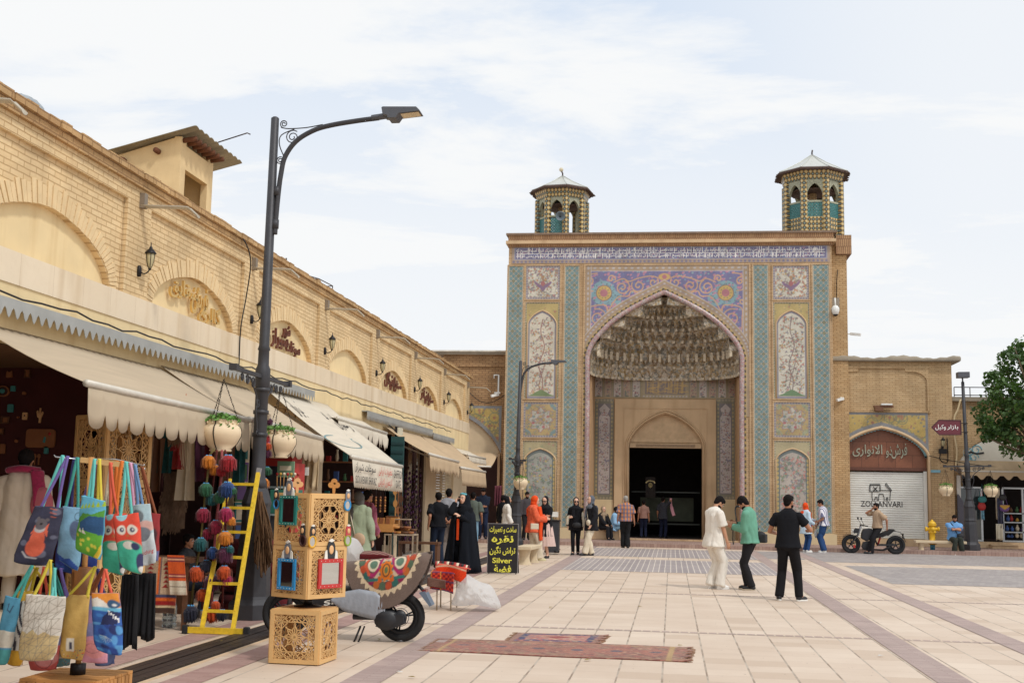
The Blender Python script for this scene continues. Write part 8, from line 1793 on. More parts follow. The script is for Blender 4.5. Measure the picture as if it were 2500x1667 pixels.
for k in range(26):a=2*PI*k/26;cv.disk(c0+.302*math.cos(a),c0+.302*math.sin(a),.036,[(176,76,48),(50,96,90),(130,36,76),(176,98,48),(84,102,82)][k%5])
cv.put((RR<0.262).astype(float),(196,176,150))
for sx_ in(-1,1):
 for sy_ in(-1,1):
  X_=lambda u:c0+sx_*u;Y_=lambda v:c0+sy_*v
  cv.disk(X_(.15),Y_(.10),.085,(84,60,56));cv.disk(X_(.15),Y_(.10),.07,(214,200,176));cv.disk(X_(.15),Y_(.10),.045,(96,122,104))
  cv.line([(X_(.06),Y_(.03)),(X_(.08),Y_(.14)),(X_(.14),Y_(.2)),(X_(.2),Y_(.19))],.032,(160,44,96));cv.line([(X_(.22),Y_(.02)),(X_(.245),Y_(.1)),(X_(.2),Y_(.19))],.03,(200,90,60));cv.disk(X_(.07),Y_(.24),.03,(196,96,40))
  cv.line([(X_(.1),Y_(.24)),(X_(.2),Y_(.24))],.025,(52,110,104))
for sy_ in(-1,1):
 yy=c0+sy_*0.165
 for k in range(18):a=k*PI/9;cv.disk(c0+.07*math.cos(a),yy+.085*math.sin(a),.014,(206,120,40)if k%2 else(70,110,110))
 cv.disk(c0,yy,.066,(206,110,36),.085);cv.disk(c0,yy,.045,(84,60,50),.06);cv.disk(c0,yy,.034,(206,130,50),.048);cv.disk(c0,yy,.02,(96,116,80),.03)
cv.disk(c0,c0,.05,(170,90,90));cv.grain(0.07);cv.X,cv.Y=_X,_Y
q0=S4(960,640)+Vector((s0,SY,0));TL_=rad(7)
def felt(X,Y):
 x,y=X-c0,Y-c0;r=0.12;s=np.abs(y);ang=np.clip(s/r,0,PI/2*0.93);dn=np.clip(s-r*PI/2*0.93,0,None);sg=np.where(y<0,-1,1)
 yy=sg*(r*np.sin(ang)+dn*0.10+0.012*np.sin(x*9+1)*np.clip(s/0.2,0,1));zz_=-(r*(1-np.cos(ang)))-dn*1.12-0.03*np.cos(x*5)*0.3
 curl=np.clip((x-0.42)/0.14,0,1)**2;yy=yy-sg*curl*0.05
 return x*0.88*math.cos(TL_),yy,zz_+x*math.tan(TL_)
fr_=cv.mesh('felt_rug',felt,M_WOOLPAINT,None,RR0<Rr-0.002,solid=0.012);fr_.location=(q0.x,SY,q0.z+0.03);tag(fr_,'round felt rug with a zigzag border and colourful motifs draped over the scooter','rug')
drape('red_kilim','dark red kilim lying behind the felt rug',740,960,605,640,640,SY+0.6,0.3,base=(96,30,34),paint=p_or,fold=0.02)
def wood_table(label,px,py,w_,d_,Y,shelf=True,m=None,g='tables of wooden ware'):
 p=V3(c4(px,py),Y);t_=thing('display_table',label,'table',(p.x,Y,0),0,g);q=MB();q.box(-w_/2,w_/2,-d_/2,d_/2,p.z-0.03,p.z,m or M_LEGM);q.build('table_top',t_)
 for sx_ in(-1,1):
  for sy_ in(-1,1):q=MB();q.box(sx_*w_/2-sx_*0.03,sx_*w_/2,sy_*(d_/2-.03),sy_*d_/2,0,p.z-0.031,mat('teal_table_leg',(50,66,66),0.5)if m else M_LEGM);q.build('leg',t_)
 return p
TY_=25.0
p=wood_table('wooden topped table with a tray of wooden blocks, left of the two display tables',903,412,0.62,0.5,TY_,m=M_WOODD)
q=MB();q.box(-.3,.3,-.25,.25,0,0.012,M_WOODD)
for a in((-.3,.3,-.25,-.235),(-.3,.3,.235,.25),(-.3,-.285,-.234,.234),(.285,.3,-.234,.234)):q.box(a[0],a[1],a[2],a[3],0.013,.13,M_WOODD)
o=tag(q.build('wooden_tray'),'shallow wooden tray standing on the left display table','tray');o.location=(p.x,TY_,p.z)
for k in range(6):q=MB();q.box(-.04,.04,-.02,.02,0,.24,M_WOODD if k%2 else M_TRW);o=tag(q.build('wooden_block'),'upright wooden block standing in the tray on the left display table','block','wooden blocks in the tray');o.location=(p.x-.2+k*.08,TY_+.02*(k%2),p.z+.013);o.rotation_euler=(0,rad(8*(k%3-1)),0)
p=wood_table('metal table with stacked wooden bowls, right of the two display tables',1052,440,0.62,0.5,TY_)
for k in range(14):
 r_=0.07+0.012*((k*5)%4);q=MB();q.lathe([(r_*.6,0),(r_,.02),(r_*1.05,.05),(r_*.9,.052),(r_*.6,.02)],(0,0,0),M_WDARK if k%3==0 else(M_TRW if k%3==1 else M_WOODD),14);col_=k%5;row_=k//5
 o=tag(q.build('wooden_bowl'),'turned wooden bowl in the '+['bottom','middle','top'][row_]+' layer on the metal display table','bowl','wooden bowls on the metal table');o.location=(p.x-.24+col_*.115+.02*row_,TY_-.12+.16*(row_%2),p.z+.0+0.052*(row_ if row_<2 else 2))
q=MB();x_,_,z_=V3(c4(1060,328),TY_+.3);q.box(-.18,.18,-.12,.12,-.02,0,M_LEGM);
for sx_ in(-.16,.16):q.bar((sx_,0,-.02),(sx_*1.2,0,-(z_-p.z)),.015,.015,M_LEGM)
o=tag(q.build('small_shelf'),'small raised metal shelf behind the stacked wooden bowls','shelf');o.location=(x_,TY_+.3,z_)
q=MB();x_,_,z_=V3(c4(975,350),TY_+.25);q.box(-.13,.13,-.1,.1,0,.3,M_WOODD);q.box(-.14,.14,-.11,.11,.301,.32,M_WDARK);o=tag(q.build('wooden_stool'),'small wooden stool box on the display between the two tables','stool');o.location=(x_,TY_+.4,z_-.2)
q=MB();p=V3(c4(1170,500),28.5);q.box(-.45,.55,-.2,.2,-.05,0,M_WDARK);
for sx_ in(-.42,.5):q.box(sx_-.03,sx_+.03,-.18,.18,-p.z,-.051,M_WDARK)
o=tag(q.build('wooden_bench'),'dark wooden bench beside the glass shop front','bench');o.location=(p.x,28.5,p.z)
for k,(x,y,h_)in enumerate(((880,560,.35),(940,570,.3),(1025,580,.28))):q=MB();p=V3(c4(x,y),25.2);q.box(-.15,.15,-.15,.15,0,h_,mat('cardboard',(150,116,84),0.8));q.box(-.15,.15,-.03,.03,h_+.001,h_+.004,mat('packing_tape',(186,160,120),0.4));o=tag(q.build('cardboard_box'),['left cardboard box under the display tables','middle cardboard box under the display tables','right cardboard box under the display tables'][k],'box','boxes under the tables');o.location=(p.x,25.2,0)
p=V3(c4(1075,60),28.2);q=MB();q.box(-.16,.16,0,.04,-0.9,1.0,mat('teal_shutter_board',(34,74,74),0.6));
for k in range(9):q.box(-.15,.15,-.02,-.001,-.8+k*.2,-.74+k*.2,mat('teal_slat',(26,60,62),0.6))
o=tag(q.build('shutter_board'),'teal slatted shutter board hung with wooden utensils','shutter board');o.location=(p.x-.2,28.2,p.z+.1)
for k in range(9):
 q=MB();L_=[.5,.42,.6,.38,.5,.45,.55,.4,.5][k];q.prism([(.05*math.cos(t),-L_+.09*math.sin(t))for t in np.linspace(0,2*PI,13)[:-1]],lambda a,b,d:(a,-d,b),0,.02,[M_WOODD,M_TRW,M_WDARK][k%3]);q.prism([(-.014,-L_+.05),(.014,-L_+.05),(.014,0),(-.014,0)],lambda a,b,d:(a,-d,b),.002,.017,[M_WOODD,M_TRW,M_WDARK][k%3])
 pp=V3(c4(1045+(k%3)*22,[-40,90,200][k//3]+12*(k%3)),28.0);o=tag(q.build('wooden_utensil'),'long wooden spoon or paddle hanging from the teal shutter board','utensil','wooden utensils on the shutter board');o.location=(pp.x-.1,27.95,pp.z)
for k in range(5):
 q=MB();pp=V3(c4(790+k*35,150),24.6);z_=0
 for j in range(6):q.ell((0,0,-.05-j*.055),(.022,.022,.026),M_WOODD if j%2 else M_TRW,7,5)
 q.tube([(0,0,0.25),(0,0,-.36)],.004,M_BLK,4);o=tag(q.build('bead_chime'),'string of wooden beads hanging under the lettered awning','bead string','bead strings under the lettered awning');o.location=(pp.x,24.6,pp.z)
M_PUR=mat('violet_glitter',(84,50,84),0.25,0.6,0.5,30)
for k in range(6):
 q=MB();rs=random.Random(k)
 for j in range(14):q.ell((rs.uniform(-.03,.03),0,-j*.14),(.035,.02,.05),M_PUR if j%3 else M_BRF,6,4)
 o=tag(q.build('glitter_strand'),'strand of violet glittering ornaments in the dark glass shop front','ornament strand','violet strands in the glass front');o.location=(WX+.06,31.9+k*.36,2.5-rs.uniform(0,.3))
def stack(label,name,cat,g,P,f):
 for i,p in enumerate(P):q=MB();f(q,i);o=tag(q.build(name,fix=False),label(i)if callable(label)else label,cat,g);o.location=p
CN=['red','cream','teal','gold','violet','brown','blue','green']
ORD_=['first','second','third','fourth','fifth','sixth','seventh','eighth','ninth','tenth','eleventh','twelfth']
def scarfq(q,i):
 L_=.5+.12*(i*7%4);G=[[(.05*math.sin(u*9+i)*v-.10+.2*u,.03*math.sin(u*12+i),-L_*v)for u in np.linspace(0,1,9)]for v in np.linspace(0,1,7)];q.grid(G,[M_MRUG,M_HIDE,M_BRN,M_PC['t'],M_RED,M_CREAM,M_PC['p']][i%7])
stack(lambda i:ORD_[i]+' cloth from the left in the row hanging across the textile shop','hanging_cloth','cloth','cloths hanging in the textile shop',[at(335+i*25,1045+12*(i%3),Y=15.9+.05*i)for i in range(11)],scarfq)
def shelfq(q,i):q.box(-.9,.9,0,.25,-.02,0,M_WDARK)
SP=[(WX-.95,26.5,.6+k*.45)for k in range(5)]
q=MB();[q.box(-.95,-.9,0,.25,0,2.6,M_WDARK),q.box(.9,.95,0,.25,0,2.6,M_WDARK)];[q.box(-.899,.899,0,.25,.55+k*.45,.58+k*.45,M_TRW)for k in range(5)];o=tag(q.build('goods_shelf'),'tall wooden shelf unit full of small ware in the shop behind the two tables','shelf');o.location=(WX-.75,27.2,0)
for k in range(5):
 for j in range(9):
  q=MB();h=.12+.05*((j*3+k)%4);r_=.05;mj=M_GC[(j+k*3)%8]
  if(j+k)%2:q.lathe([(r_*.6,0),(r_,h*.3),(r_*.5,h*.8),(r_*.7,h)],(0,0,0),mj,8)
  else:q.box(-r_,r_,-r_,r_,0,h,mj)
  o=tag(q.build('souvenir'),CN[(j+k*3)%8]+' souvenir on the '+['lowest','second','middle','fourth','top'][k]+' board of the tall wooden shelf','souvenir','souvenirs on the tall wooden shelf');o.location=(WX-1.55+j*.2,27.25,.581+k*.45)
for k in range(6):
 q=MB();mj=M_GC[(k*3+1)%8];q.box(-.11,.11,-.02,.02,-.16,.16,mj);q.box(-.08,.08,-.025,-.021,-.12,.12,M_GC[(k*5+2)%8]);o=tag(q.build('souvenir_plaque'),ORD_[k]+' coloured plaque in the row on the stone pier behind the ladder','plaque','plaques behind the ladder');o.location=(WX+.08,19.3,2.3-.33*k);o.rotation_euler=(0,0,rad(50))
p0=at(655,1150,Y=18.2);fr=thing('display_fridge','glass display fridge with a red edge behind the lamp post','fridge',(at(668,1200,Y=18.2)[0],18.2,0));q=MB();q.box(-.35,.28,0,.5,0.1,2.05,mat('dark_fridge_glass',(52,58,66),0.15,spec=0.8));
q.build('cabinet',fr);q=MB();q.box(.281,.33,-.02,.5,0,2.1,M_RED);q.box(-.35,.28,-.01,.5,2.051,2.2,M_RED);q.build('red_trim',fr)
for k in range(4):q=MB();q.box(-.34,.27,-.03,-.002,.45+k*.42,.48+k*.42,mat('fridge_shelf_edge',(176,196,200),0.4));q.build('shelf_edge',fr)
hang_cloth('tan_curtain','tan curtain with deep folds hanging beside the cream folding door','curtain',736,775,1100,1195,19.5,mat('tan_curtain',(206,184,148),0.9,var=0.08),3,0.05)
hang_cloth('grey_curtain','grey beige shade cloth hanging right of the fridge','curtain',706,740,1095,1180,19.0,mat('grey_beige_cloth',(170,150,124),0.9,var=0.1),2,0.04)
p=at(745,1140,Y=18.9);q=MB();q.box(-.06,.06,-.01,.01,-.13,0,M_DWHITE);q.tube([(0,0,0),(0,0,.1)],.004,M_BLK,4);o=tag(q.build('hanging_note'),'small white note card hanging on the shade cloth','note card');o.location=p
q=MB();p=at(700,1195,Y=17.6);q.box(-.2,.2,-.15,.15,-.35,0,mat('teal_box',(40,110,92),0.6));
for k in range(7):q.tube([(-.15+k*.05,0,0),(-.16+k*.055,0,.22)],.006,M_WOODD,5);q.ell((-.16+k*.055,0,.23),.025,[M_RED,M_GOLD,M_CREAM][k%3],6,5)
o=tag(q.build('pencil_box'),'teal box holding figures on sticks, above the lattice display','box');o.location=p
q=MB();p=at(698,1145,Y=17.9);q.box(-.13,.13,-.02,.02,-.12,.12,mat('sage_green_sign',(120,150,120),0.6));q.box(-.09,.09,-.025,-.021,-.02,.05,M_CREAM);o=tag(q.build('green_sign'),'pale green square sign above the lattice display','sign');o.location=p
hang_cloth('maroon_scarf','dark maroon scarves hanging at the dim doorway left of the portal','scarf',1208,1224,1185,1235,44.5,mat('maroon_scarves',(96,44,56),0.9,var=0.3),3,0.05)
p=at(917,1340,Y=22.5);q=MB();P_=[Vector((random.Random(k).uniform(-.16,.16),0,0))for k in range(3)]
q.lathe([(0.14,0),(0.2,.1),(0.19,.28),(0.14,.36),(.15,.4)],(0,0,0),mat('brown_paper',(160,130,100),0.8,bump=0.4,bscale=20),9,smooth=False);o=tag(q.build('paper_sack'),'crumpled brown paper sack beside the woman in the green coat','sack');o.location=(p[0],22.5,0.0)
def remesh(mb,name,mats_,parent,vox,smooth=6,disp=None,matfn=None,dec=None):
 0
 me=bpy.data.meshes.new(name);me.from_pydata(mb.v,[],mb.f)
 o=bpy.data.objects.new(name,me);COL.objects.link(o)
 r=o.modifiers.new('r','REMESH');r.mode='VOXEL';r.voxel_size=vox
 s=o.modifiers.new('s','SMOOTH');s.iterations=smooth;s.factor=0.5
 dg=bpy.context.evaluated_depsgraph_get();m2=bpy.data.meshes.new_from_object(o.evaluated_get(dg))
 o.modifiers.clear();o.data=m2;bpy.data.meshes.remove(me);m2.name=name
 for m_ in mats_:m2.materials.append(m_)
 n=len(m2.vertices);co=np.empty(n*3);m2.vertices.foreach_get('co',co);co=co.reshape(-1,3)
 if disp:
  nr=np.empty(n*3);m2.vertex_normals.foreach_get('vector',nr);nr=nr.reshape(-1,3);co=co+nr*disp(co)[:,None];m2.vertices.foreach_set('co',co.reshape(-1))
 m2.polygons.foreach_set('use_smooth',np.ones(len(m2.polygons),bool))
 if matfn:
  c=np.empty(len(m2.polygons)*3);m2.polygons.foreach_get('center',c);m2.polygons.foreach_set('material_index',matfn(c.reshape(-1,3)).astype(np.int32))
 m2.update();o.parent=parent;return o
def capsule(q,a,b,r0,r1,n=10,ax=None):
 a,b=Vector(a),Vector(b);q.ell(a,r0,None,n,7);q.ell(b,r1,None,n,7);q.tube([a,b],[r0,r1],None,n)
class BB(MB):
 def m(s,material):return 0
def ik(a,c,l1,l2,pole):
 a,c,pole=Vector(a),Vector(c),Vector(pole);d=c-a;L=min(d.length,(l1+l2)*0.999);d.normalize();x=(l1*l1-l2*l2+L*L)/(2*L);h=math.sqrt(max(0,l1*l1-x*x));p=pole-d*pole.dot(d);p.normalize()
 return a+d*x+p*h,a+d*L
SKIN=mat('skin',(196,146,116),0.55,var=0.06,scale=12);SKIN2=mat('tanned_skin',(168,116,88),0.55,var=0.06,scale=12);SKIN3=mat('fair_skin',(214,168,142),0.55,var=0.05,scale=12)
HAIRB=mat('black_hair',(24,20,20),0.85,spec=0.15,var=0.3,scale=40,bump=0.4,bscale=80);HAIRG=mat('grey_hair',(150,146,140),0.7,var=0.2,scale=40);HAIRN=mat('dark_brown_hair',(46,34,28),0.6,var=0.3,scale=40)
def fab(name,c,**k):k.setdefault('var',0.07);return mat('fabric_'+name,c,0.9,bump=0.25,bscale=140,spec=0.2,**k)
def wrinkle(amp,seed):
 r_=np.random.default_rng(seed);W_=r_.normal(0,1,(6,3))*np.array([9,9,5]);P_=r_.uniform(0,6,6)
 def f(c):
  s=np.zeros(len(c));w=c+0.04*np.sin(c[:,[1,2,0]]*11+seed)
  for a,p in zip(W_,P_):s+=np.abs(np.sin(w@a+p))-0.5
  return s*amp/1.35
 return f
SH=mat('white_sneaker',(226,224,220),0.5);SHB=mat('black_shoe',(30,30,34),0.5)
def person(label,loc,rz,H=1.74,skin=None,hair=HAIRB,shirt=None,pants=None,shoes=SHB,sole=None,lean=0.0,twist=0.0,head=(0,0),hands=((-.25,.02,.82),(.25,.02,.82)),feet=((-.10,0.0),(.10,0.0)),footrot=(8,-8),sleeve=0.5,hem=0.0,sit=None,vox=0.014,wide=1.0,female=False,scarf=None,scarf_drape=True,beard=False,glasses=False,coat=None,skirt=None,hairstyle='short',belly=0.0,loose=1.0,sx=1.0,pant_w=1.0,elbow=(0,-1,-.2),knee=None,extra=None,group=None,seed=1,hip=None,pose_feet_z=(0,0),cat='person',neck_w=1.0,shorts=False,stripes=None):
 w=thing('person',label,cat,loc,rz,group);k=H/1.75;w.scale=(k,k,k);skin=skin or SKIN;rs=random.Random(seed)
 zp=0.93 if sit is None else sit+0.08
 P=Vector((0,0,zp))if hip is None else Vector(hip)
 if sit is None and hip is None:P.z=0.93-0.10*abs(math.sin(lean))
 Rl=Matrix.Rotation(-lean,3,'X')@Matrix.Rotation(0,3,'Z');up=Rl@Vector((0,0,1));fw=Rl@Vector((0,1,0));Rt=Matrix.Rotation(twist,3,'Z');rt=Rt@Vector((1,0,0));sw=(0.165 if female else 0.185)*wide
 chest=P+up*0.33;sh=P+up*0.50;neck=P+up*0.515+fw*0.01;Rh=Matrix.Rotation(head[0],3,'Z')@Matrix.Rotation(-head[1]-lean*0.5,3,'X');hu,hf,hr=Rh@Vector((0,0,1)),Rh@Vector((0,1,0)),Rh@Vector((1,0,0))
 hc=neck+up*0.075+hu*0.095+hf*0.02
 S_=[sh-rt*sw-up*0.055,sh+rt*sw-up*0.055];arms=[]
 for i in(0,1):
  pl=Vector(elbow)if not isinstance(elbow[0],(tuple,list))else Vector(elbow[i]);pl=Vector((pl.x+(-.25 if i==0 else.25),pl.y,pl.z));e,h=ik(S_[i],hands[i],0.285,0.255,pl);arms.append((S_[i],e,h))
 legs=[]
 for i in(0,1):
  hp_=P+Vector(((-1,1)[i]*0.085,0,-0.04));f=feet[i];an=Vector((f[0],f[1],0.085+pose_feet_z[i]))if len(f)==2 else Vector((f[0],f[1],f[2]+0.085));kn,an=ik(hp_,an,0.42,0.415,Vector(knee[i])if knee else Vector((0,1,0)));legs.append((hp_,kn,an,rad(footrot[i])))
 q=BB();RH=Matrix((hr,hf,hu)).transposed()
 hd=lambda x,y,z:hc+hr*x+hf*y+hu*z
 q.ell(hd(0,-0.008,0.025),(0.074,0.092,0.088),None,14,10,RH);q.ell(hd(0,0.022,-0.03),(0.062,0.066,0.075),None,12,9,RH);q.ell(hd(0,0.045,-0.085),(0.034,0.032,0.026),None,10,7,RH)
 capsule(q,hd(0,0.085,0.005),hd(0,0.105,-0.022),0.010,0.015,8);q.ell(hd(0,0.078,-0.052),(0.026,0.018,0.014),None,8,6,RH);q.ell(hd(0,0.07,0.032),(0.05,0.02,0.014),None,10,6,RH)
 for s_ in(-1,1):q.ell(hd(s_*0.073,-0.005,-0.005),(0.010,0.020,0.030),None,8,6,RH)
 capsule(q,neck-up*0.03,hd(0,-0.012,-0.06),0.056*neck_w,0.052*neck_w,12)
 RT=Matrix((rt,fw,up)).transposed()
 q.ell(chest+up*0.04,(0.155*wide,0.105+belly*.3,0.20),None,14,9,RT);q.ell(P+up*0.12+fw*belly*.5,(0.135*wide,0.10+belly,0.17),None,14,9,RT);q.ell(P,(0.155*wide,0.115,0.12),None,14,9);[capsule(q,neck-up*.04,s__2,0.05,0.05)for s__2 in S_]
 for i,(a,e,h)in enumerate(arms):
  capsule(q,a,e,0.050*wide,0.040);capsule(q,e,h,0.041,0.027);d=(h-e).normalized();side=-1 if i==0 else 1;inw=Vector((-side,0.25,0));pn=(inw-d*inw.dot(d)).normalized();ac=d.cross(pn).normalized()
  if ac.dot(Vector((0,1,0.3)))<0:ac=-ac
  pc=h+d*0.045;q.ell(pc,(0.036,0.016,0.044),None,10,7,Matrix((ac,pn,d)).transposed())
  for j in range(4):
   b0=h+d*0.078+ac*(0.026-0.0175*j);L_=(0.066,0.075,0.070,0.055)[j];m1=b0+(d*0.85+pn*0.35).normalized()*L_*0.5;m2_=m1+(d*0.35+pn*0.8).normalized()*L_*0.5;q.tube([b0-d*0.012,b0,m1,m2_],[0.0085,0.0085,0.0078,0.0066],None,7);q.ell(m2_,0.0066,None,6,4)
  t0=h+d*0.02+ac*0.030;t1=t0+(ac*0.7+d*0.75+pn*0.35).normalized()*0.032;t2=t1+(d*0.9+pn*0.5).normalized()*0.028;q.tube([t0-ac*0.01,t0,t1,t2],[0.011,0.011,0.0095,0.0075],None,7);q.ell(t2,0.0075,None,6,4)
 for hp_,kn,an,fr in legs:
  capsule(q,hp_,kn,0.078,0.054);capsule(q,kn+(an-kn)*0.25,an,0.054,0.036);capsule(q,kn,kn+(an-kn)*0.25,0.052,0.054);capsule(q,an,an+Vector((math.sin(-fr)*0.13,math.cos(fr)*0.13,-0.045)),0.034,0.026)
 remesh(q,'body',[skin],w,min(vox,0.010),4)
 for s_ in(-1,1):
  e_=MB();c=hd(s_*0.030,0.083,0.008);e_.ell(c,(0.014,0.008,0.009),SH,8,6,RH);e_.ell(hd(s_*0.030,0.090,0.008),(0.007,0.004,0.007),SHB,7,5,RH);e_.build('eye',w)
  e_=MB();e_.bar(hd(s_*0.014,0.092,0.032),hd(s_*0.046,0.082,0.034),0.008,0.008,hair);e_.build('eyebrow',w)
 e_=MB();e_.ell(hd(0,0.093,-0.052),(0.020,0.006,0.0065),mat('lips',(160,84,78),0.5),8,5,RH);e_.build('mouth',w)
 if glasses:
  e_=MB()
  for s_ in(-1,1):e_.ell(hd(s_*0.033,0.094,0.006),(0.027,0.008,0.021),SHB,10,6,RH);e_.bar(hd(s_*0.058,0.085,0.01),hd(s_*0.076,0.0,0.01),0.004,0.006,SHB)
  e_.bar(hd(-.01,.1,.01),hd(.01,.1,.01),.004,.004,SHB);e_.build('sunglasses',w)
 if beard:
  q=BB();q.ell(hd(0,0.030,-0.062),(0.064,0.062,0.052),None,12,8,RH);q.ell(hd(0,0.05,-0.09),(0.038,0.034,0.03),None,10,7,RH);remesh(q,'beard',[hair],w,0.009,2,lambda c:rs.random()*0+0.001*np.sin(c[:,0]*300)*np.sin(c[:,2]*280))
 if scarf is None or hairstyle=='both':
  q=BB();q.ell(hd(0,-0.022,0.036),(0.080,0.090,0.090),None,16,10,RH);q.ell(hd(0,-.05,-.02),(.062,.045,.06),None,12,8,RH);q.ell(hd(0,0.018,0.075),(0.070,0.072,0.045),None,12,8,RH)
  for s_ in(-1,1):q.ell(hd(s_*0.066,0.0,0.025),(0.016,0.04,0.04),None,8,6,RH)
  if hairstyle=='curly':
   for _ in range(60):v=Vector((rs.gauss(0,1),rs.gauss(-.2,1),abs(rs.gauss(0,1)))).normalized();q.ell(hd(v.x*0.078,v.y*0.088-0.01,v.z*0.088+0.045),0.020,None,6,4)
  if hairstyle=='long':capsule(q,hd(0,-0.07,0.0),hd(0,-0.10,-0.28),0.07,0.05)
  if hairstyle=='bun':q.ell(hd(0,-0.12,0.06),0.045,None,8,6)
  remesh(q,'hair',[hair],w,0.010,2,wrinkle(0.004,seed+5))
 if scarf is not None:
  q=BB();q.ell(hd(0,-0.045,0.026),(0.090,0.098,0.108),None,16,11,RH);q.ell(hd(0,-0.03,-0.085),(0.086,0.082,0.085),None,14,9,RH);
  for s_ in(-1,1):capsule(q,hd(s_*0.074,0.0,0.03),hd(s_*0.05,0.035,-0.12),0.018,0.024)
  q.ell(neck+up*0.0+fw*0.02,(0.105,0.095,0.07),None,14,8,RT)
  if scarf_drape:
   q.ell(neck-up*0.05+fw*0.03,(0.17,0.115,0.085),None,14,8,RT);q.tube([neck+rt*0.06+fw*0.09-up*0.02,chest+rt*0.07+fw*0.145+up*0.05,P+rt*0.08+fw*0.17+up*0.15],[(0.05,0.03),(0.055,0.02),(0.06,0.015)],None,10);q.tube([neck-rt*0.02-fw*0.09,chest-rt*0.0-fw*0.13+up*0.1,chest-rt*0.02-fw*0.135-up*0.08],[(0.10,0.03),(0.12,0.02),(0.09,0.012)],None,10)
  remesh(q,'headscarf',[scarf],w,0.011,3,wrinkle(0.006,seed+9))
 if shirt is not None:
  q=BB();g=0.018*loose;q.ell(chest+up*0.05,(0.165*wide+g,0.115+g+belly*.3,0.205),None,16,10,RT);q.ell(P+up*0.14+fw*belly*.5,(0.145*wide+g,0.115+g+belly,0.18),None,16,10,RT)
  hz_=P-up*(0.02+hem);q.tube([chest+up*0.08,P+up*0.15+fw*belly*.5,P+up*0.0+fw*belly*.3,hz_],[(0.165*wide+g,0.115+g),(0.155*wide+g,0.12+g+belly),(0.172*wide+g*1.2,0.135+g*1.1+belly*.5),(0.178*wide+g*1.6+hem*.12,0.142+g*1.5+hem*.1)],None,18)
  [capsule(q,neck-up*.035,s__2,0.062,0.056+g*.4,12)for s__2 in S_];q.ell(neck-up*0.045,(0.095,0.08,0.05),None,12,7,RT)
  for a,e,h in arms:
   t=sleeve
   if t<=0.55:en=a.lerp(e,t/0.5*0.80);q.tube([a,en],[0.057+g*.5,0.058+g*1.1],None,12);q.ell(a,0.057+g*.5,None,12,8)
   else:q.tube([a,e],[0.057+g*.5,0.050+g*.9],None,12);q.ell(a,0.057+g*.5,None,12,8);q.ell(e,0.050+g*.9,None,10,7);q.tube([e,e.lerp(h,min(0.95,(t-0.5)*2))],[0.050+g*.9,0.038+g*1.0],None,12)
  so=remesh(q,'coat' if hem>0.25 else 'shirt',[shirt],w,vox,4,wrinkle(0.008*loose,seed))
 if pants is not None:
  q=BB();g=0.014*pant_w;q.ell(P,(0.163*wide+g*.6,0.125+g*.6,0.125),None,14,9)
  for hp_,kn,an,fr in legs:
   q.ell(hp_,0.086+g,None,10,7);q.ell(kn,0.062+g,None,10,7);q.tube([hp_,kn],[0.086+g,0.062+g],None,12)
   if not shorts:q.tube([kn,an+Vector((0,0,-0.02))],[0.060+g,0.046+g*1.5],None,12)
  remesh(q,'trousers',[pants],w,vox,4,wrinkle(0.007*pant_w,seed+2))
 if skirt is not None:
  m_,zb_,r0,r1,nf=skirt;q=MB();G=[];nn=48;zt_=P.z+0.06;N=12
  for j in range(N+1):
   v=j/N;row=[]
   for i in range(nn):a=2*PI*i/nn;rr_=(r0+(r1-r0)*v**0.9)*(1+0.10*v*math.sin(a*nf+seed)+0.03*v*math.sin(a*nf*2.3));row.append((rr_*math.cos(a)*1.15,rr_*math.sin(a)*0.95,zt_+(zb_-zt_)*v))
   G.append(row)
  q.grid(G,m_,closed=True);q.build('skirt',w,fix=False)
 for hp_,kn,an,fr in legs:
  d=Vector((math.sin(-fr),math.cos(fr),0));b=Vector((an.x,an.y,an.z-0.085));q=MB();R3=Matrix.Rotation(fr,3,'Z')
  q.ell(b+d*0.085+Vector((0,0,0.038)),(0.046,0.095,0.042),shoes,14,8,R3);q.ell(b-d*0.005+Vector((0,0,0.05)),(0.043,0.062,0.055),shoes,14,8,R3)
  sd=Vector((d.y,-d.x,0));pts=[b+d*(0.06+0.125*math.cos(t))+sd*0.048*math.sin(t)*(1+.12*math.cos(t))for t in np.linspace(0,2*PI,17)[:-1]];q.add([p+Vector((0,0,0.002))for p in pts]+[p+Vector((0,0,0.026))for p in pts],[tuple(range(15,-1,-1)),tuple(range(16,32))]+[(i,(i+1)%16,16+(i+1)%16,16+i)for i in range(16)],sole or shoes)
  q.build('shoe',w)
 w['_dbg']=0;del w['_dbg']
 if extra:extra(w,dict(P=P,chest=chest,neck=neck,hc=hc,arms=arms,legs=legs,up=up,fw=fw,rt=rt,hd=hd,RT=RT,vox=vox))
 return w
def sub(w,name,f,**k):q=MB();f(q);return q.build(name,w,**k)
def accessory(w,name,label,cat,f,**k):
 0
 q=MB();f(q);o=q.build(name,**k);bpy.context.view_layer.update();o.matrix_world=w.matrix_world.copy();return tag(o,label,cat)
def gp(px,py,z=0.0):p=at(px,py,Z=z);return(p[0],p[1],z)
def facing(deg):return rad(deg)
F_WHT=fab('white',(228,222,212));F_BLK=fab('black',(22,23,28));F_BLK2=fab('black_denim',(34,33,36));F_GRN=fab('sea_green',(106,160,138));F_JEAN=fab('blue_jeans',(44,72,116));F_NAVY=fab('navy',(28,34,56));F_CREAM=fab('cream',(214,202,180))
M_BAGB=mat('black_bag_fabric',(30,30,34),0.7)
g1='group of three men in the middle of the square'
p=gp(1744,1437)
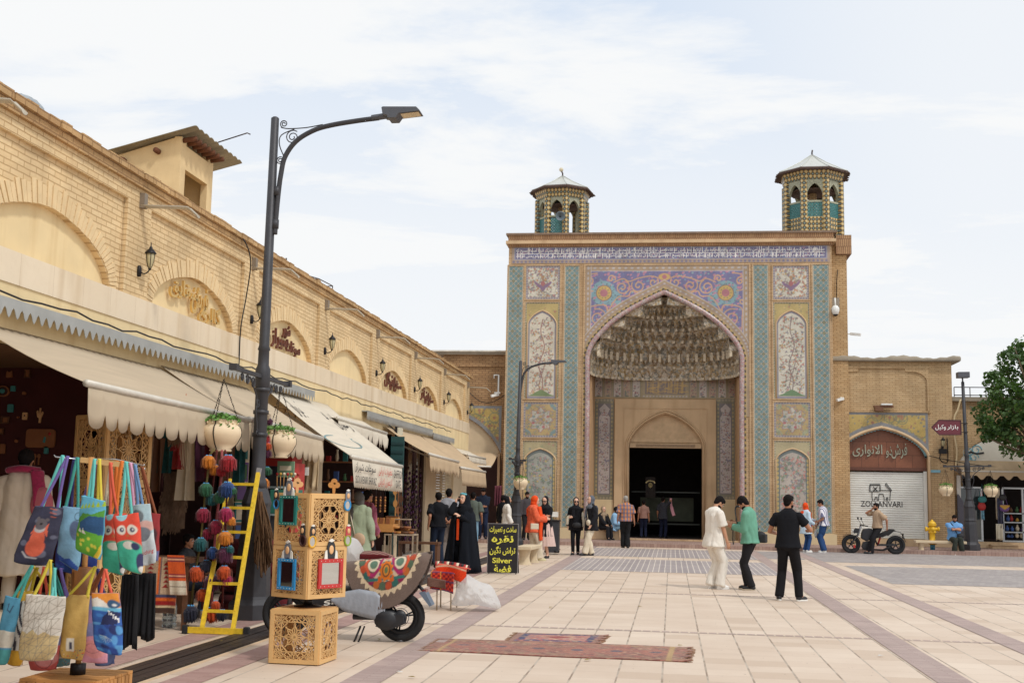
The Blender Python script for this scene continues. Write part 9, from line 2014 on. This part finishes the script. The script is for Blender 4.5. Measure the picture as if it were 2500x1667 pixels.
person('man in a loose white t-shirt and white trousers looking down at a camera',p,facing(-62),1.80,SKIN,HAIRB,F_WHT,F_WHT,SH,lean=0.02,head=(0,0.8),hands=((.06,.42,1.2),(.23,.16,.80)),feet=((-.08,-.03),(.10,.06)),sleeve=0.5,hem=0.14,loose=1.6,pant_w=2.0,vox=0.011,wide=1.08,beard=True,group=g1,seed=3)
p2=gp(1832,1440)
def gex(w,J):
 pass
wg=person('man in a sea green shirt and black jeans with a black shoulder bag',p2,facing(70),1.80,SKIN2,HAIRB,F_GRN,F_BLK2,SHB,mat('beige_sole',(190,176,156),0.6),lean=0.06,head=(0,0.75),hands=((-.10,.30,1.14),(.12,.30,1.20)),feet=((-.10,-.06),(.10,.08)),sleeve=0.98,hem=0.06,loose=1.2,pant_w=0.9,vox=0.011,wide=1.04,hairstyle='curly',beard=True,group=g1,seed=4)
def bagf(q):
 q.ell((0.10,-0.16,0.98),(0.08,0.12,0.09),M_BAGB,12,8);q.box(0.03,0.18,-0.28,-0.05,0.86,1.02,M_BAGB)
accessory(wg,'camera_bag','black camera bag hanging at the hip of the man in the green shirt','bag',bagf,bevel=0.02)
def strapf(q):q.tube(bez([(0.06,-0.14,1.1),(0.14,-0.02,1.28),(0.10,0.22,1.50),(-0.06,0.26,1.46),(-0.14,0.2,1.2)],6),[(0.018,0.006)]*25,M_BAGB,6)
o_=accessory(wg,'bag_strap','black strap across the back of the man in the green shirt','strap',strapf)
for o in COL.objects:
 if o.get('label')=='black camera bag hanging at the hip of the man in the green shirt':cb3=o
o_.parent=cb3;o_.matrix_parent_inverse=cb3.matrix_world.inverted();
for k_ in('label','category'):del o_[k_]
cam_p=at(1790,1288,Y=24.0);q=MB();q.box(-.075,.075,-.03,.03,-.045,.045,M_BLKP);q.lathe([(.04,0),(.045,.05),(.038,.055)],(0,0,.03),M_BLK,12);q.box(-.03,.03,-.028,.028,.046,.07,M_BLKP);q.tube(bez([(-.07,0,0),(-.1,0,-.2),(0.02,0,-.32),(.12,0,-.22),(.075,0,0)],5),.008,M_BLKP,5)
o=tag(q.build('camera'),'black camera held between the man in white and the man in green','camera');o.location=cam_p;o.rotation_euler=(0,0,rad(80))
p3=gp(1925,1466)
F_STRP=mat('white_shoe_stripe',(226,224,220),0.5)
wb_=person('man in a black t-shirt and trousers seen from behind, nearest of the three men',p3,facing(-14),1.80,SKIN2,HAIRB,F_BLK,fab('black_trousers',(26,25,28)),SHB,SH,lean=0.0,head=(-0.5,0.12),hands=((-.24,.30,1.08),(.30,.30,1.14)),elbow=((-.5,-.5,-1),(.6,-.5,-.8)),feet=((-.15,.0),(.17,.05)),footrot=(12,-35),sleeve=0.36,hem=0.05,loose=0.95,pant_w=1.15,vox=0.011,wide=1.02,beard=True,group=g1,seed=5)
F_SKYW=fab('pale_blue',(188,208,222));F_ORS=fab('orange_scarf',(224,78,32));F_STP=None
def stripe_mat(name,c1,c2,sc,axis='x',duty=0.5):
 t=NT(name);v=t.obj();s=t.new('ShaderNodeSeparateXYZ');t.link(v,s.inputs[0]);f=t.math('FRACT',t.math('MULTIPLY',s.outputs['xyz'.index(axis)],sc));t.col(t.mix(t.math('LESS_THAN',f,duty),srgb(c1),srgb(c2)));t.b.inputs['Roughness'].default_value=0.9;return t.m
F_STP=stripe_mat('fabric_grey_white_stripes',(226,224,230),(112,112,140),15)
pc=gp(1975,1352-0);pcl=(at(1968,1345,Y=42.2)[0],42.2,0)
wo_=person('woman with an orange headscarf, pale blue tunic and jeans beside the man in stripes',pcl,facing(-60),1.66,SKIN,HAIRB,F_SKYW,F_JEAN,SH,female=True,scarf=F_ORS,hands=((-.02,.42,1.10),(.16,.24,1.0)),sleeve=0.98,hem=0.26,loose=1.2,pant_w=0.5,seed=6)
accessory(wo_,'red_shoulder_bag','small red bag worn by the woman with the orange scarf and pale tunic','bag',lambda q:(q.ell((.06,.19,.98),(.10,.05,.08),F_ORS,10,7),q.tube([(.0,.18,1.0),(.15,.14,1.4)],.008,F_ORS,5)))
pcr=(at(2012,1345,Y=42.3)[0],42.3,0)
ws_=person('man in a grey and white striped shirt and jeans holding a plastic bag',pcr,facing(75),1.80,SKIN2,HAIRB,F_STP,F_JEAN,SH,lean=0.06,head=(0.2,0.35),hands=((-.20,.22,.98),(.12,.25,.84)),sleeve=0.5,hem=0.04,loose=1.5,pant_w=1.6,seed=7,wide=1.05)
accessory(ws_,'plastic_bag','white plastic bag held by the man in the striped shirt','bag',lambda q:(q.ell((.12,.27,.60),(.09,.06,.14),M_CAMW,10,7),q.tube([(.12,.27,.72),(.12,.27,.84)],.02,M_CAMW,5)))
def plaid():
 t=NT('fabric_orange_grey_plaid');v=t.obj();s=t.new('ShaderNodeSeparateXYZ');t.link(v,s.inputs[0]);a=t.math('LESS_THAN',t.math('FRACT',t.math('MULTIPLY',s.outputs[0],9)),0.5);b=t.math('LESS_THAN',t.math('FRACT',t.math('MULTIPLY',s.outputs[2],8)),0.5)
 c=t.mix(a,srgb(198,126,72),srgb(120,110,124));c=t.mix(t.math('MULTIPLY',b,0.6),c,srgb(104,92,110));t.col(c);t.b.inputs['Roughness'].default_value=0.9;return t.m
person('grey haired man in an orange plaid shirt seen from behind, walking to the portal',(at(1527,1335,Y=42.0)[0],42.0,0),facing(12),1.78,SKIN2,HAIRG,plaid(),fab('black_slacks',(30,30,32)),SHB,hands=((-.27,.05,.90),(.30,.02,.84)),feet=((-.05,.1),(.07,-.08)),sleeve=0.5,hem=0.02,loose=1.6,pant_w=1.6,seed=8,wide=1.1)
person('boy in a dusty pink t-shirt seen from behind in the dark doorway of the portal',(at(1571,1322,Y=49.0)[0],49.0,0.13),facing(5),1.50,SKIN2,HAIRB,fab('dusty_pink',(150,116,104)),F_NAVY,SHB,sleeve=0.5,seed=9,hands=((-.26,.02,.84),(.25,.0,.84)))
wd_=person('woman in a black patterned blouse raising a pink scarf in the dark doorway',(at(1618,1322,Y=49.2)[0],49.2,0.13),facing(-20),1.66,SKIN2,HAIRB,mat('black_flecked_fabric',(46,48,56),0.9,var=0.7,scale=30),F_NAVY,SHB,female=True,hands=((-.24,.05,.86),(.26,.25,1.60)),sleeve=0.5,hem=0.1,loose=1.3,seed=10,hairstyle='bun')
accessory(wd_,'pink_scarf','pink scarf held up by the woman in the dark doorway','scarf',lambda q:q.tube(bez([(.26,.25,1.68),(.28,.22,1.45),(.34,.2,1.2),(.42,.2,.95)],5),[(.05,.02)]*8+[(.07,.02)]*8,fab('soft_pink',(206,150,160)),8))
F_BLKC=fab('black_coat',(30,30,34));F_LBLU=fab('light_blue_shirt',(140,178,210));F_LJ=fab('light_jeans',(130,166,190));F_BEIG=fab('beige_scarf',(150,130,108));F_DKH=fab('black_scarf',(28,28,32))
ledge=at(1480,1290,Y=46.2)[2]
q=MB();q.box(at(1438,1290,Y=46.2)[0],at(1512,1290,Y=46.2)[0],45.9,46.25,0.13,0.55,M_PSTONE);tag(q.build('stone_ledge',bevel=0.02),'low stone ledge at the left foot of the portal arch where two women sit','ledge')
person('seated woman in black with a beige headscarf and red socks on the portal ledge',(at(1472,1300,Y=45.9)[0],45.95,0.13),facing(-140),1.64,SKIN3,HAIRB,F_BLKC,F_BLKC,SHB,female=True,scarf=F_BEIG,sit=0.43,hands=((-.12,.38,.58),(.12,.38,.58)),feet=((-.1,.42),(.12,.5)),sleeve=.98,hem=.05,loose=1.5,seed=11)
person('seated woman in a light blue shirt and pale jeans on the portal ledge',(at(1497,1300,Y=45.8)[0],45.9,0.13),facing(-105),1.66,SKIN,HAIRB,F_LBLU,F_LJ,SH,female=True,scarf=F_DKH,scarf_drape=False,sit=0.43,hands=((-.10,.36,.6),(.12,.36,.6)),feet=((-.1,.40),(.1,.46)),sleeve=.98,hem=.1,loose=1.6,seed=12,lean=0.2)
p=gp(1408,1352)
w1=person('walking woman in black with sunglasses and a cream jacket slipping off her shoulders',(gp(1405,1354)),facing(178),1.68,SKIN3,HAIRB,fab('black_cardigan',(24,24,28)),F_BLK,SHB,female=True,scarf=F_DKH,glasses=True,head=(0.2,0.1),hands=((.10,.22,1.14),(-.0,.0,.9)if False else(.24,.05,.86)),feet=((-.06,-.12),(.06,.18)),sleeve=.98,hem=.16,loose=1.2,pant_w=.3,seed=13)
def wj(q):
 for s_,z0_,z1_ in((-1,1.30,.86),(1,1.25,.9)):q.tube(bez([(s_*.15,-.05,z0_),(s_*.24,0.02,1.12),(s_*.26,.05,z1_)],5),[(.06,.045)]*11,F_CREAM,10)
 q.tube([(-.15,-.10,1.2),(0,-.14,1.1),(.15,-.10,1.15)],[(.1,.03)]*3,F_CREAM,8)
accessory(w1,'white_jacket','cream jacket slipping off the shoulders of the walking woman in sunglasses','jacket',wj)
accessory(w1,'black_handbag','black handbag of the walking woman in sunglasses','bag',lambda q:(q.ell((-.05,.2,.90),(.15,.06,.09),M_BAGB,10,7),q.tube([(-.15,.15,.95),(-.1,.1,1.35)],.008,M_BAGB,5)))
w2=person('walking woman in a black coat, grey headscarf and white trousers, right of the pair',(gp(1443,1356)),facing(120),1.74,SKIN3,HAIRB,F_BLKC,F_CREAM,SHB,female=True,scarf=fab('grey_blue_scarf',(96,102,112)),head=(0.1,0.1),hands=((-.22,.12,.88),(.26,-.16,.90)),feet=((-.06,.24),(.06,-.05)),sleeve=.98,hem=.18,loose=1.5,pant_w=1.9,seed=14)
accessory(w2,'beige_handbag','small beige shoulder bag of the walking woman with the grey scarf','bag',lambda q:(q.ell((-.16,.18,.96),(.10,.06,.09),F_CREAM,10,7),q.tube([(-.12,.17,1.0),(.08,.12,1.4)],.008,F_CREAM,5)))
F_ORP=mat('orange_and_lace_blouse',(220,96,60),0.9,var=0.25,scale=14);F_SALM=fab('cream_pink_lace',(226,186,160),var=0.2)
w3=person('woman with a long orange headscarf, lace blouse and cream trousers looking at a phone',(gp(1300,1368)),facing(-75),1.70,SKIN3,HAIRB,F_ORP,F_CREAM,fab('cream_boots',(206,196,160)),female=True,scarf=F_ORS,head=(0,0.35),hands=((-.10,.36,1.18),(.14,.34,1.12)),feet=((-.1,-.12),(.08,.18)),sleeve=.98,hem=.14,loose=1.9,pant_w=1.6,seed=15)
accessory(w3,'long_orange_scarf_end','long hanging end of the orange headscarf by the black sign','scarf',lambda q:q.tube(bez([(.12,.15,1.45),(.18,.20,1.1),(.18,.18,.8),(.16,.2,.55)],5),[(.07,.03)]*16,F_ORS,8))
accessory(w3,'cream_handbag','cream quilted handbag of the woman with the long orange scarf','bag',lambda q:q.box(.14,.24,-.10,.12,.84,1.0,F_CREAM),bevel=.02)
w4=person('woman in black with sunglasses and a pale pleated skirt next to the orange scarf',(gp(1330,1362)),facing(150),1.70,SKIN3,HAIRN,fab('black_top',(26,26,30)),None,SHB,female=True,scarf=F_DKH,glasses=True,head=(0.3,0.3),hands=((-.12,.32,1.16),(.10,.32,1.10)),feet=((-.1,.0),(.1,.16)),sleeve=.6,hem=.3,loose=1.5,skirt=(fab('pleated_blush_skirt',(214,186,176)),.34,.17,.27,18),seed=16)
person('man in a dark grey shirt standing by the tiles behind the orange scarf',(at(1284,1320,Y=43.6)[0],43.6,.13),facing(-155),1.74,SKIN2,HAIRB,fab('dark_grey_shirt',(74,70,74)),F_BLK2,SHB,beard=True,hands=((-.22,.1,.86),(.24,.05,.84)),sleeve=.98,seed=17,head=(0,.3))
person('woman in a white blouse and black headscarf behind the sign and the lamp post',(at(1237,1310,Y=38)[0],38,0),facing(-70),1.68,SKIN,HAIRB,F_WHT,F_BLK2,SHB,female=True,scarf=F_DKH,sleeve=.98,hem=.25,loose=1.5,seed=18,hands=((-.2,.15,.95),(.22,.1,.86)))
person('person in black half hidden behind the woman in the white blouse',(at(1226,1310,Y=39.2)[0],39.2,0),facing(-40),1.72,SKIN2,HAIRB,F_BLK,F_BLK2,SHB,seed=19,sleeve=.98)
q=MB();q.box(-.2,.2,-.2,.2,0.05,.95,mat('dark_bin',(52,54,60),0.5));q.box(-.22,.22,-.22,.22,.951,1.0,M_BLK);
for s_ in(-1,1):q.lathe([(.08,-.03),(.08,.03)],(s_*.14,-.16,.08),M_BLK,10)
o=tag(q.build('wheeled_bin'),'dark wheeled case standing behind the two women by the black sign','bin');o.location=gp(1348,1352)
pch=gp(1128,1398)
wc_=person('smiling woman in a long black chador holding a phone to her ear',pch,facing(162),1.72,SKIN3,HAIRB,fab('black_dress',(18,20,26)),F_BLK,SHB,female=True,scarf=fab('black_hood',(22,24,30)),scarf_drape=False,hands=((.05,.20,1.22),(-.02,.22,1.20))if False else((-.03,.24,1.24),(.14,.13,1.52)),elbow=((0,.1,-1),(-.1,.2,-1)),sleeve=.98,hem=.3,loose=1.2,vox=.011,seed=20)
F_CHAD=fab('black_chador',(20,24,32))
def chador(w,J):
 q=MB();hd=J['hd'];nn=56;G=[]
 prof=[(1.86-.02,.015,0.0),(1.80,.095,-.03),(1.72,.118,-.045),(1.62,.125,-.05),(1.52,.15,-.05),(1.44,.215,-.03),(1.36,.27,-.01),(1.2,.29,0.0),(1.0,.31,0.02),(.8,.33,.02),(.6,.36,.02),(.4,.385,.02),(.2,.41,.02),(.03,.43,.02)]
 zs_=J['hc'].z+.125-1.86
 for j,(z,r_,oy)in enumerate(prof):
  op_=[.1,.3,.5,.56,.5,.42,.34,.28,.24,.20,.16,.14,.12,.12][j]
  row=[]
  for i in range(nn+1):
   a=PI/2+op_+(2*PI-2*op_)*i/nn;f_=max(0,(1.45-z)/1.45);fold=1+0.10*f_*math.sin(a*9+z*2.5)+0.05*f_*math.sin(a*17+1)
   row.append((r_*fold*math.cos(a),oy+r_*fold*math.sin(a)*(.95 if z>1.5 else.72),z+(zs_ if z>1.3 else zs_*z/1.3*.8)))
  G.append(row)
 q.grid(G,F_CHAD);o=q.build('chador',w,fix=False,solid=0.008)
chador(wc_,dict(hd=None,hc=Vector((0,0,1.64))))
accessory(wc_,'headband','light blue headband showing under the black chador','headband',lambda q:q.tube([(.07*math.cos(t),.0+.085*math.sin(t),1.645+.085+.0*math.sin(t)-.02*abs(math.cos(t)))for t in np.linspace(.2,PI-.2,11)],[(.016,.022)]*11,fab('aqua_headband',(110,178,190)),8))
accessory(wc_,'phone','phone held to the ear of the woman in the black chador','phone',lambda q:q.bar((.105,.07,1.56),(.10,.02,1.66),.012,.06,M_BLKP))
accessory(wc_,'orange_lanyard','narrow orange cloth hanging down the front of the black chador','cloth',lambda q:q.box(-.02,.03,.235,.25,.72,1.18,F_ORS))
def wall_man(label,px,Y,rz,H,shirt,pants,**k):return person(label,(at(px,1300,Y=Y)[0],Y,k.pop('z',0)),facing(rz),H,SKIN2,HAIRB,shirt,pants,SHB,**k)
F_GN=None
t_=NT('fabric_grey_over_navy');v_=t_.obj();s__=t_.new('ShaderNodeSeparateXYZ');t_.link(v_,s__.inputs[0]);t_.col(t_.mix(t_.math('GREATER_THAN',s__.outputs[2],1.27),srgb(28,32,46),srgb(146,146,152)));t_.b.inputs['Roughness'].default_value=.9;F_GN=t_.m
wall_man('broad man in a grey and navy t-shirt with his hands clasped behind his back',1094,30.0,10,1.84,F_GN,fab('grey_trousers',(128,118,112)),hands=((-.04,-.20,.98),(.04,-.20,.98)),elbow=((-1,-.5,0),(1,-.5,0)),sleeve=.5,loose=1.6,wide=1.2,pant_w=1.6,seed=21)
wall_man('man in a black t-shirt and jeans left of the man in grey and navy',1069,29.0,25,1.74,F_BLK,fab('dark_jeans',(34,44,62)),hands=((-.26,-.08,.92),(.1,.2,1.0)),sleeve=.5,loose=1.5,seed=22)
wall_man('man in a grey green t-shirt and pale jeans facing the dim doorway',1153,36.0,5,1.78,fab('grey_green',(92,100,92)),F_LJ,hands=((-.24,.04,.84),(.27,.1,.90)),sleeve=.5,loose=1.6,seed=23)
wall_man('man in a navy t-shirt looking down at his hands in the dim doorway',1178,43.5,-170,1.84,fab('navy_tee',(36,44,62)),fab('navy_jeans',(32,42,66)),hands=((-.05,.26,1.1),(.05,.26,1.1)),head=(0,.5),sleeve=.5,seed=24,z=.13)
wgc=person('woman in a pale green coat and grey headscarf with a beige shoulder bag',(at(874,1300,Y=21.5)[0],21.5,0),facing(-8),1.70,SKIN3,HAIRB,fab('pale_green_coat',(150,160,134)),fab('olive_trousers',(126,130,104)),SHB,female=True,scarf=fab('dark_grey_scarf',(88,84,80)),hands=((-.2,.1,.95),(.27,.05,.84)),sleeve=.98,hem=.32,loose=1.9,seed=25,vox=.012)
accessory(wgc,'beige_bag','beige shoulder bag on the back of the woman in the pale green coat','bag',lambda q:(q.ell((.10,-.19,.86),(.13,.06,.13),fab('beige_leather',(190,160,132)),12,8),q.tube([(.02,-.2,.95),(-.12,-.16,1.4)],.010,F_CREAM,5)))
person('dark haired person in a pink patterned shawl beside the woman in the green coat',(at(893,1300,Y=23.4)[0],23.4,0),facing(-35),1.74,SKIN2,HAIRB,mat('pink_patterned_shawl',(150,76,96),0.9,var=.6,scale=10),F_BLK2,SHB,hands=((-.2,.2,1.0),(.22,.1,.9)),sleeve=.98,hem=.05,loose=2.2,seed=26,scarf=fab('maroon_neck_scarf',(120,30,50))if False else None)
wk=person('person in a long white robe with a magenta scarf, inside the first shop',(at(50,1300,Y=12.6)[0],12.6,.32),facing(15),1.76,SKIN2,HAIRB,fab('white_kurta',(206,190,170)),fab('white_robe_trousers',(200,186,168)),SHB,hands=((-.28,.05,.84),(.26,.05,.86)),sleeve=.98,hem=.52,loose=2.0,wide=1.12,seed=27,vox=.012)
q=MB();q.box(-1.6,1.6,-3.5,1.6,0.0,.32,M_CONC);o=tag(q.build('shop_platform'),'raised stone floor of the first shop behind the bag rack','platform');o.location=(WX-1.05,13.1,0.012)
accessory(wk,'magenta_scarf','magenta scarf on the shoulder of the person in the white robe','scarf',lambda q:(q.tube(bez([(-.16,-.02,1.5),(0,-.1,1.52),(.16,-.02,1.5)],6),[(.06,.04)]*13,M_PC['m'],8),q.tube(bez([(.15,-.08,1.5),(.2,-.14,1.3),(.22,-.15,1.12)],6),[(.08,.03)]*13,M_PC['m'],8)))
accessory(wk,'pink_shoulder_bag','dusty pink cloth bag on the back of the person in the white robe','bag',lambda q:(q.ell((.24,-.16,1.14),(.12,.05,.19),fab('dusty_rose',(176,96,104)),12,8)))
boy=person('dark haired boy in a black t-shirt sitting on a low stool in the textile shop',(at(458,1300,Y=16.0)[0],16.0,0),facing(-95),1.42,SKIN2,HAIRB,mat('black_white_flecks',(26,28,34),0.9,var=.9,scale=20),fab('dark_blue_pants',(34,40,54)),SHB,sit=.42,hands=((-.1,.3,.66),(.1,.3,.62)),feet=((-.1,.4),(.12,.38)),sleeve=.5,seed=28,vox=.011)
q=MB();q.lathe([(.15,0),(.15,.34),(.17,.36),(.17,.40)],(0,0,0),M_WDARK,12);o=tag(q.build('low_stool'),'low dark stool under the seated boy','stool');o.location=(boy.location.x-.02,16.0,0)
MY=42.4;mw=at(2187,1348,Y=MY);mf=at(2078,1348,Y=MY);mc=thing('motorcycle','black naked motorcycle parked in front of the white roller shutter','motorcycle',(mw[0],MY,0));Lw=mf[0]-mw[0]
R_=0.31;wheel(mc,0,R_,R_,0.13,5);fwh=wheel(mc,Lw,R_,R_,0.11,5);M_OR=mat('red_caliper',(180,40,36),0.4)
C5=lambda x,y:(at(2000+x/2.8,840+y/2.8,Y=MY)[0]-mw[0],at(2000+x/2.8,840+y/2.8,Y=MY)[2])
def pl(q,pts,d,m):q.prism([C5(*p)for p in pts],lambda a,b,dd:(a,-dd,b),-d,d,m)
q=MB();pl(q,[(288,1290),(300,1262),(345,1256),(368,1268),(372,1300),(360,1330),(320,1345),(285,1325)],.13,M_BPL);q.build('fuel_tank',mc,bevel=.03)
q=MB();pl(q,[(362,1290),(420,1290),(480,1262),(508,1262),(510,1272),(470,1300),(430,1318),(370,1325)],.12,mat('black_seat_vinyl',(24,24,26),0.6));q.build('seat',mc,bevel=.02)
q=MB();pl(q,[(440,1300),(500,1270),(520,1268),(470,1308)],.08,M_BPL)
for s_ in(-1,1):q.tube([(C5(505,1275)[0],s_*.05,C5(505,1275)[1]),(C5(555,1285)[0],0,C5(555,1285)[1]),(C5(585,1330)[0],0,C5(585,1330)[1])],.012,M_BPL,6)
x_,z_=C5(572,1305);q.box(x_-.01,x_+.01,-.1,.1,z_-.1,z_+.06,M_BPL);q.build('tail_plate',mc)
q=MB();pl(q,[(300,1350),(360,1340),(372,1390),(350,1410),(300,1405),(290,1380)],.12,M_BPL);pl(q,[(330,1345),(358,1345),(360,1372),(335,1375)],.14,M_BLK);q.tube([(C5(350,1400)[0],-.13,C5(350,1400)[1]),(C5(430,1405)[0],-.15,C5(430,1405)[1]),(C5(480,1385)[0],-.17,C5(480,1385)[1])],[.025,.035,.05],M_BLK,8);q.build('engine',mc,bevel=.01)
q=MB();q.bar((*[C5(400,1370)[0],-.08],C5(400,1370)[1]),(0,-.08,R_),.04,.06,M_BPL);q.bar((*[C5(400,1370)[0],.08],C5(400,1370)[1]),(0,.08,R_),.04,.06,M_BPL);q.tube([(C5(420,1310)[0],0,C5(420,1310)[1]),(C5(400,1370)[0],0,C5(400,1370)[1])],.03,M_OR,7);q.tube([(C5(300,1290)[0],0,C5(300,1290)[1]),(C5(380,1330)[0],0,C5(380,1330)[1]),(C5(400,1375)[0],0,C5(400,1375)[1])],.03,M_BPL,7);q.build('swing_arm',mc)
q=MB()
for s_ in(-1,1):q.tube([(Lw,s_*.09,R_),(C5(265,1300)[0],s_*.09,C5(265,1300)[1]),(C5(285,1240)[0],s_*.09,C5(285,1240)[1])],.022,M_STL,8)
x_,z_=C5(238,1380);q.box(x_-.03,x_+.03,-.12,-.08,z_-.05,z_+.05,M_OR);q.build('fork',mc)
q=MB();x_,z_=C5(287,1240);q.tube(bez([(x_+.12,-.36,z_),(x_,-.2,z_+.03),(x_-.02,0,z_),(x_,.2,z_+.03),(x_+.12,.36,z_)],5),.014,M_BLK,7)
for s_ in(-1,1):q.tube([(x_+.06,s_*.3,z_+.01),(x_-.04,s_*.34,z_+.2)],.007,M_BLK,5);q.ell((x_-.05,s_*.36,z_+.24),(.03,.06,.05),M_BPL,8,6);q.tube([(x_+.1,s_*.3,z_),(x_+.15,s_*.42,z_)],.018,M_BLK,7)
q.build('handlebar',mc)
q=MB();pl(q,[(232,1272),(250,1255),(272,1260),(268,1288),(240,1292)],.08,M_BPL);x_,z_=C5(238,1276);q.ell((x_-.03,0,z_),(.03,.06,.06),M_CAMW,8,6);q.build('headlight',mc,bevel=.01)
for(cx_,a0,a1)in((Lw,.5,2.5),(0,.3,1.9)):
 q=MB();q.grid([[(cx_+(R_+.03)*math.cos(a),y,R_+(R_+.03)*math.sin(a))for y in(-.07,0,.07)]for a in np.linspace(a0,a1,12)],M_BPL);q.build('mudguard',mc,solid=.006,fix=False)
person('bearded man in a beige shirt sitting on the black motorcycle and talking on a phone',(C5(400,1295)[0]+mw[0]-.02,MY-.12,0),facing(112),1.76,SKIN2,HAIRB,fab('beige_shirt',(176,150,124)),F_BLK2,SHB,sit=.80,hands=((-.22,-.22,.88),(.06,.14,1.48)),elbow=((-1,-.8,.2),(.8,.6,-1)),head=(.0,.15),feet=((-.12,.30),(-.02,.36)),sleeve=.5,beard=True,seed=29,loose=1.5)
pb_=at(2182,1247,Y=MY-.2);
bm_=person('man in a light blue t-shirt sitting on the stone bench with crossed arms',(at(2330,1330,Y=43.55)[0],43.6,0),facing(185),1.78,SKIN2,HAIRB,fab('sky_blue_tee',(110,158,208)),fab('dark_olive_trousers',(52,56,50)),SH,sit=.45,hands=((.12,.25,.86),(-.14,.24,.88)),elbow=((-1,.2,-.3),(1,.2,-.3)),lean=.12,head=(0,.35),feet=((-.12,.42),(.14,.45)),sleeve=.5,seed=30,loose=1.6,wide=1.15,belly=.03,pant_w=1.5,beard=True)
accessory(bm_,'crossbody_bag','black crossbody bag of the man sitting on the bench','bag',lambda q:(q.ell((-.16,.22,.62),(.13,.06,.09),M_BAGB,12,8),q.tube([(-.05,.26,.66),(.1,.2,1.0),(.14,.1,1.06)],.014,M_BAGB,6)))
M_LIT=mat('dry_leaf',(150,130,50),0.8,var=.3);rs=random.Random(44)
for k,(x,y)in enumerate(((1356,1455),(1345,1482),(1562,1480),(975,1640),(1005,1652),(1435,1610),(2000,1520),(925,1560),(1385,1437),(2150,1600),(1660,1575),(545,1565))):
 q=MB();s_=rs.uniform(.03,.05);q.grid([[(-s_,0,0.004),(-s_*.3,s_*.45,.012),(s_,0.01,.006)],[(-s_,-.001,.004),(0,0,.004),(s_,0,.005)],[(-s_,-.002,.004),(-s_*.3,-s_*.45,.010),(s_,-.01,.006)]],M_LIT if k%3 else M_CAMW)
 o=q.build('fallen_leaf' if k%3 else 'paper_scrap',solid=.001,fix=False);o.location=gp(x,y,.012);o.rotation_euler=(0,0,rs.uniform(0,6));tag(o,'small dry yellow leaf lying on the cream paving' if k%3 else 'tiny white paper scrap lying on the paving','leaf' if k%3 else 'paper scrap','dry leaves on the paving' if k%3 else 'paper scraps on the paving')
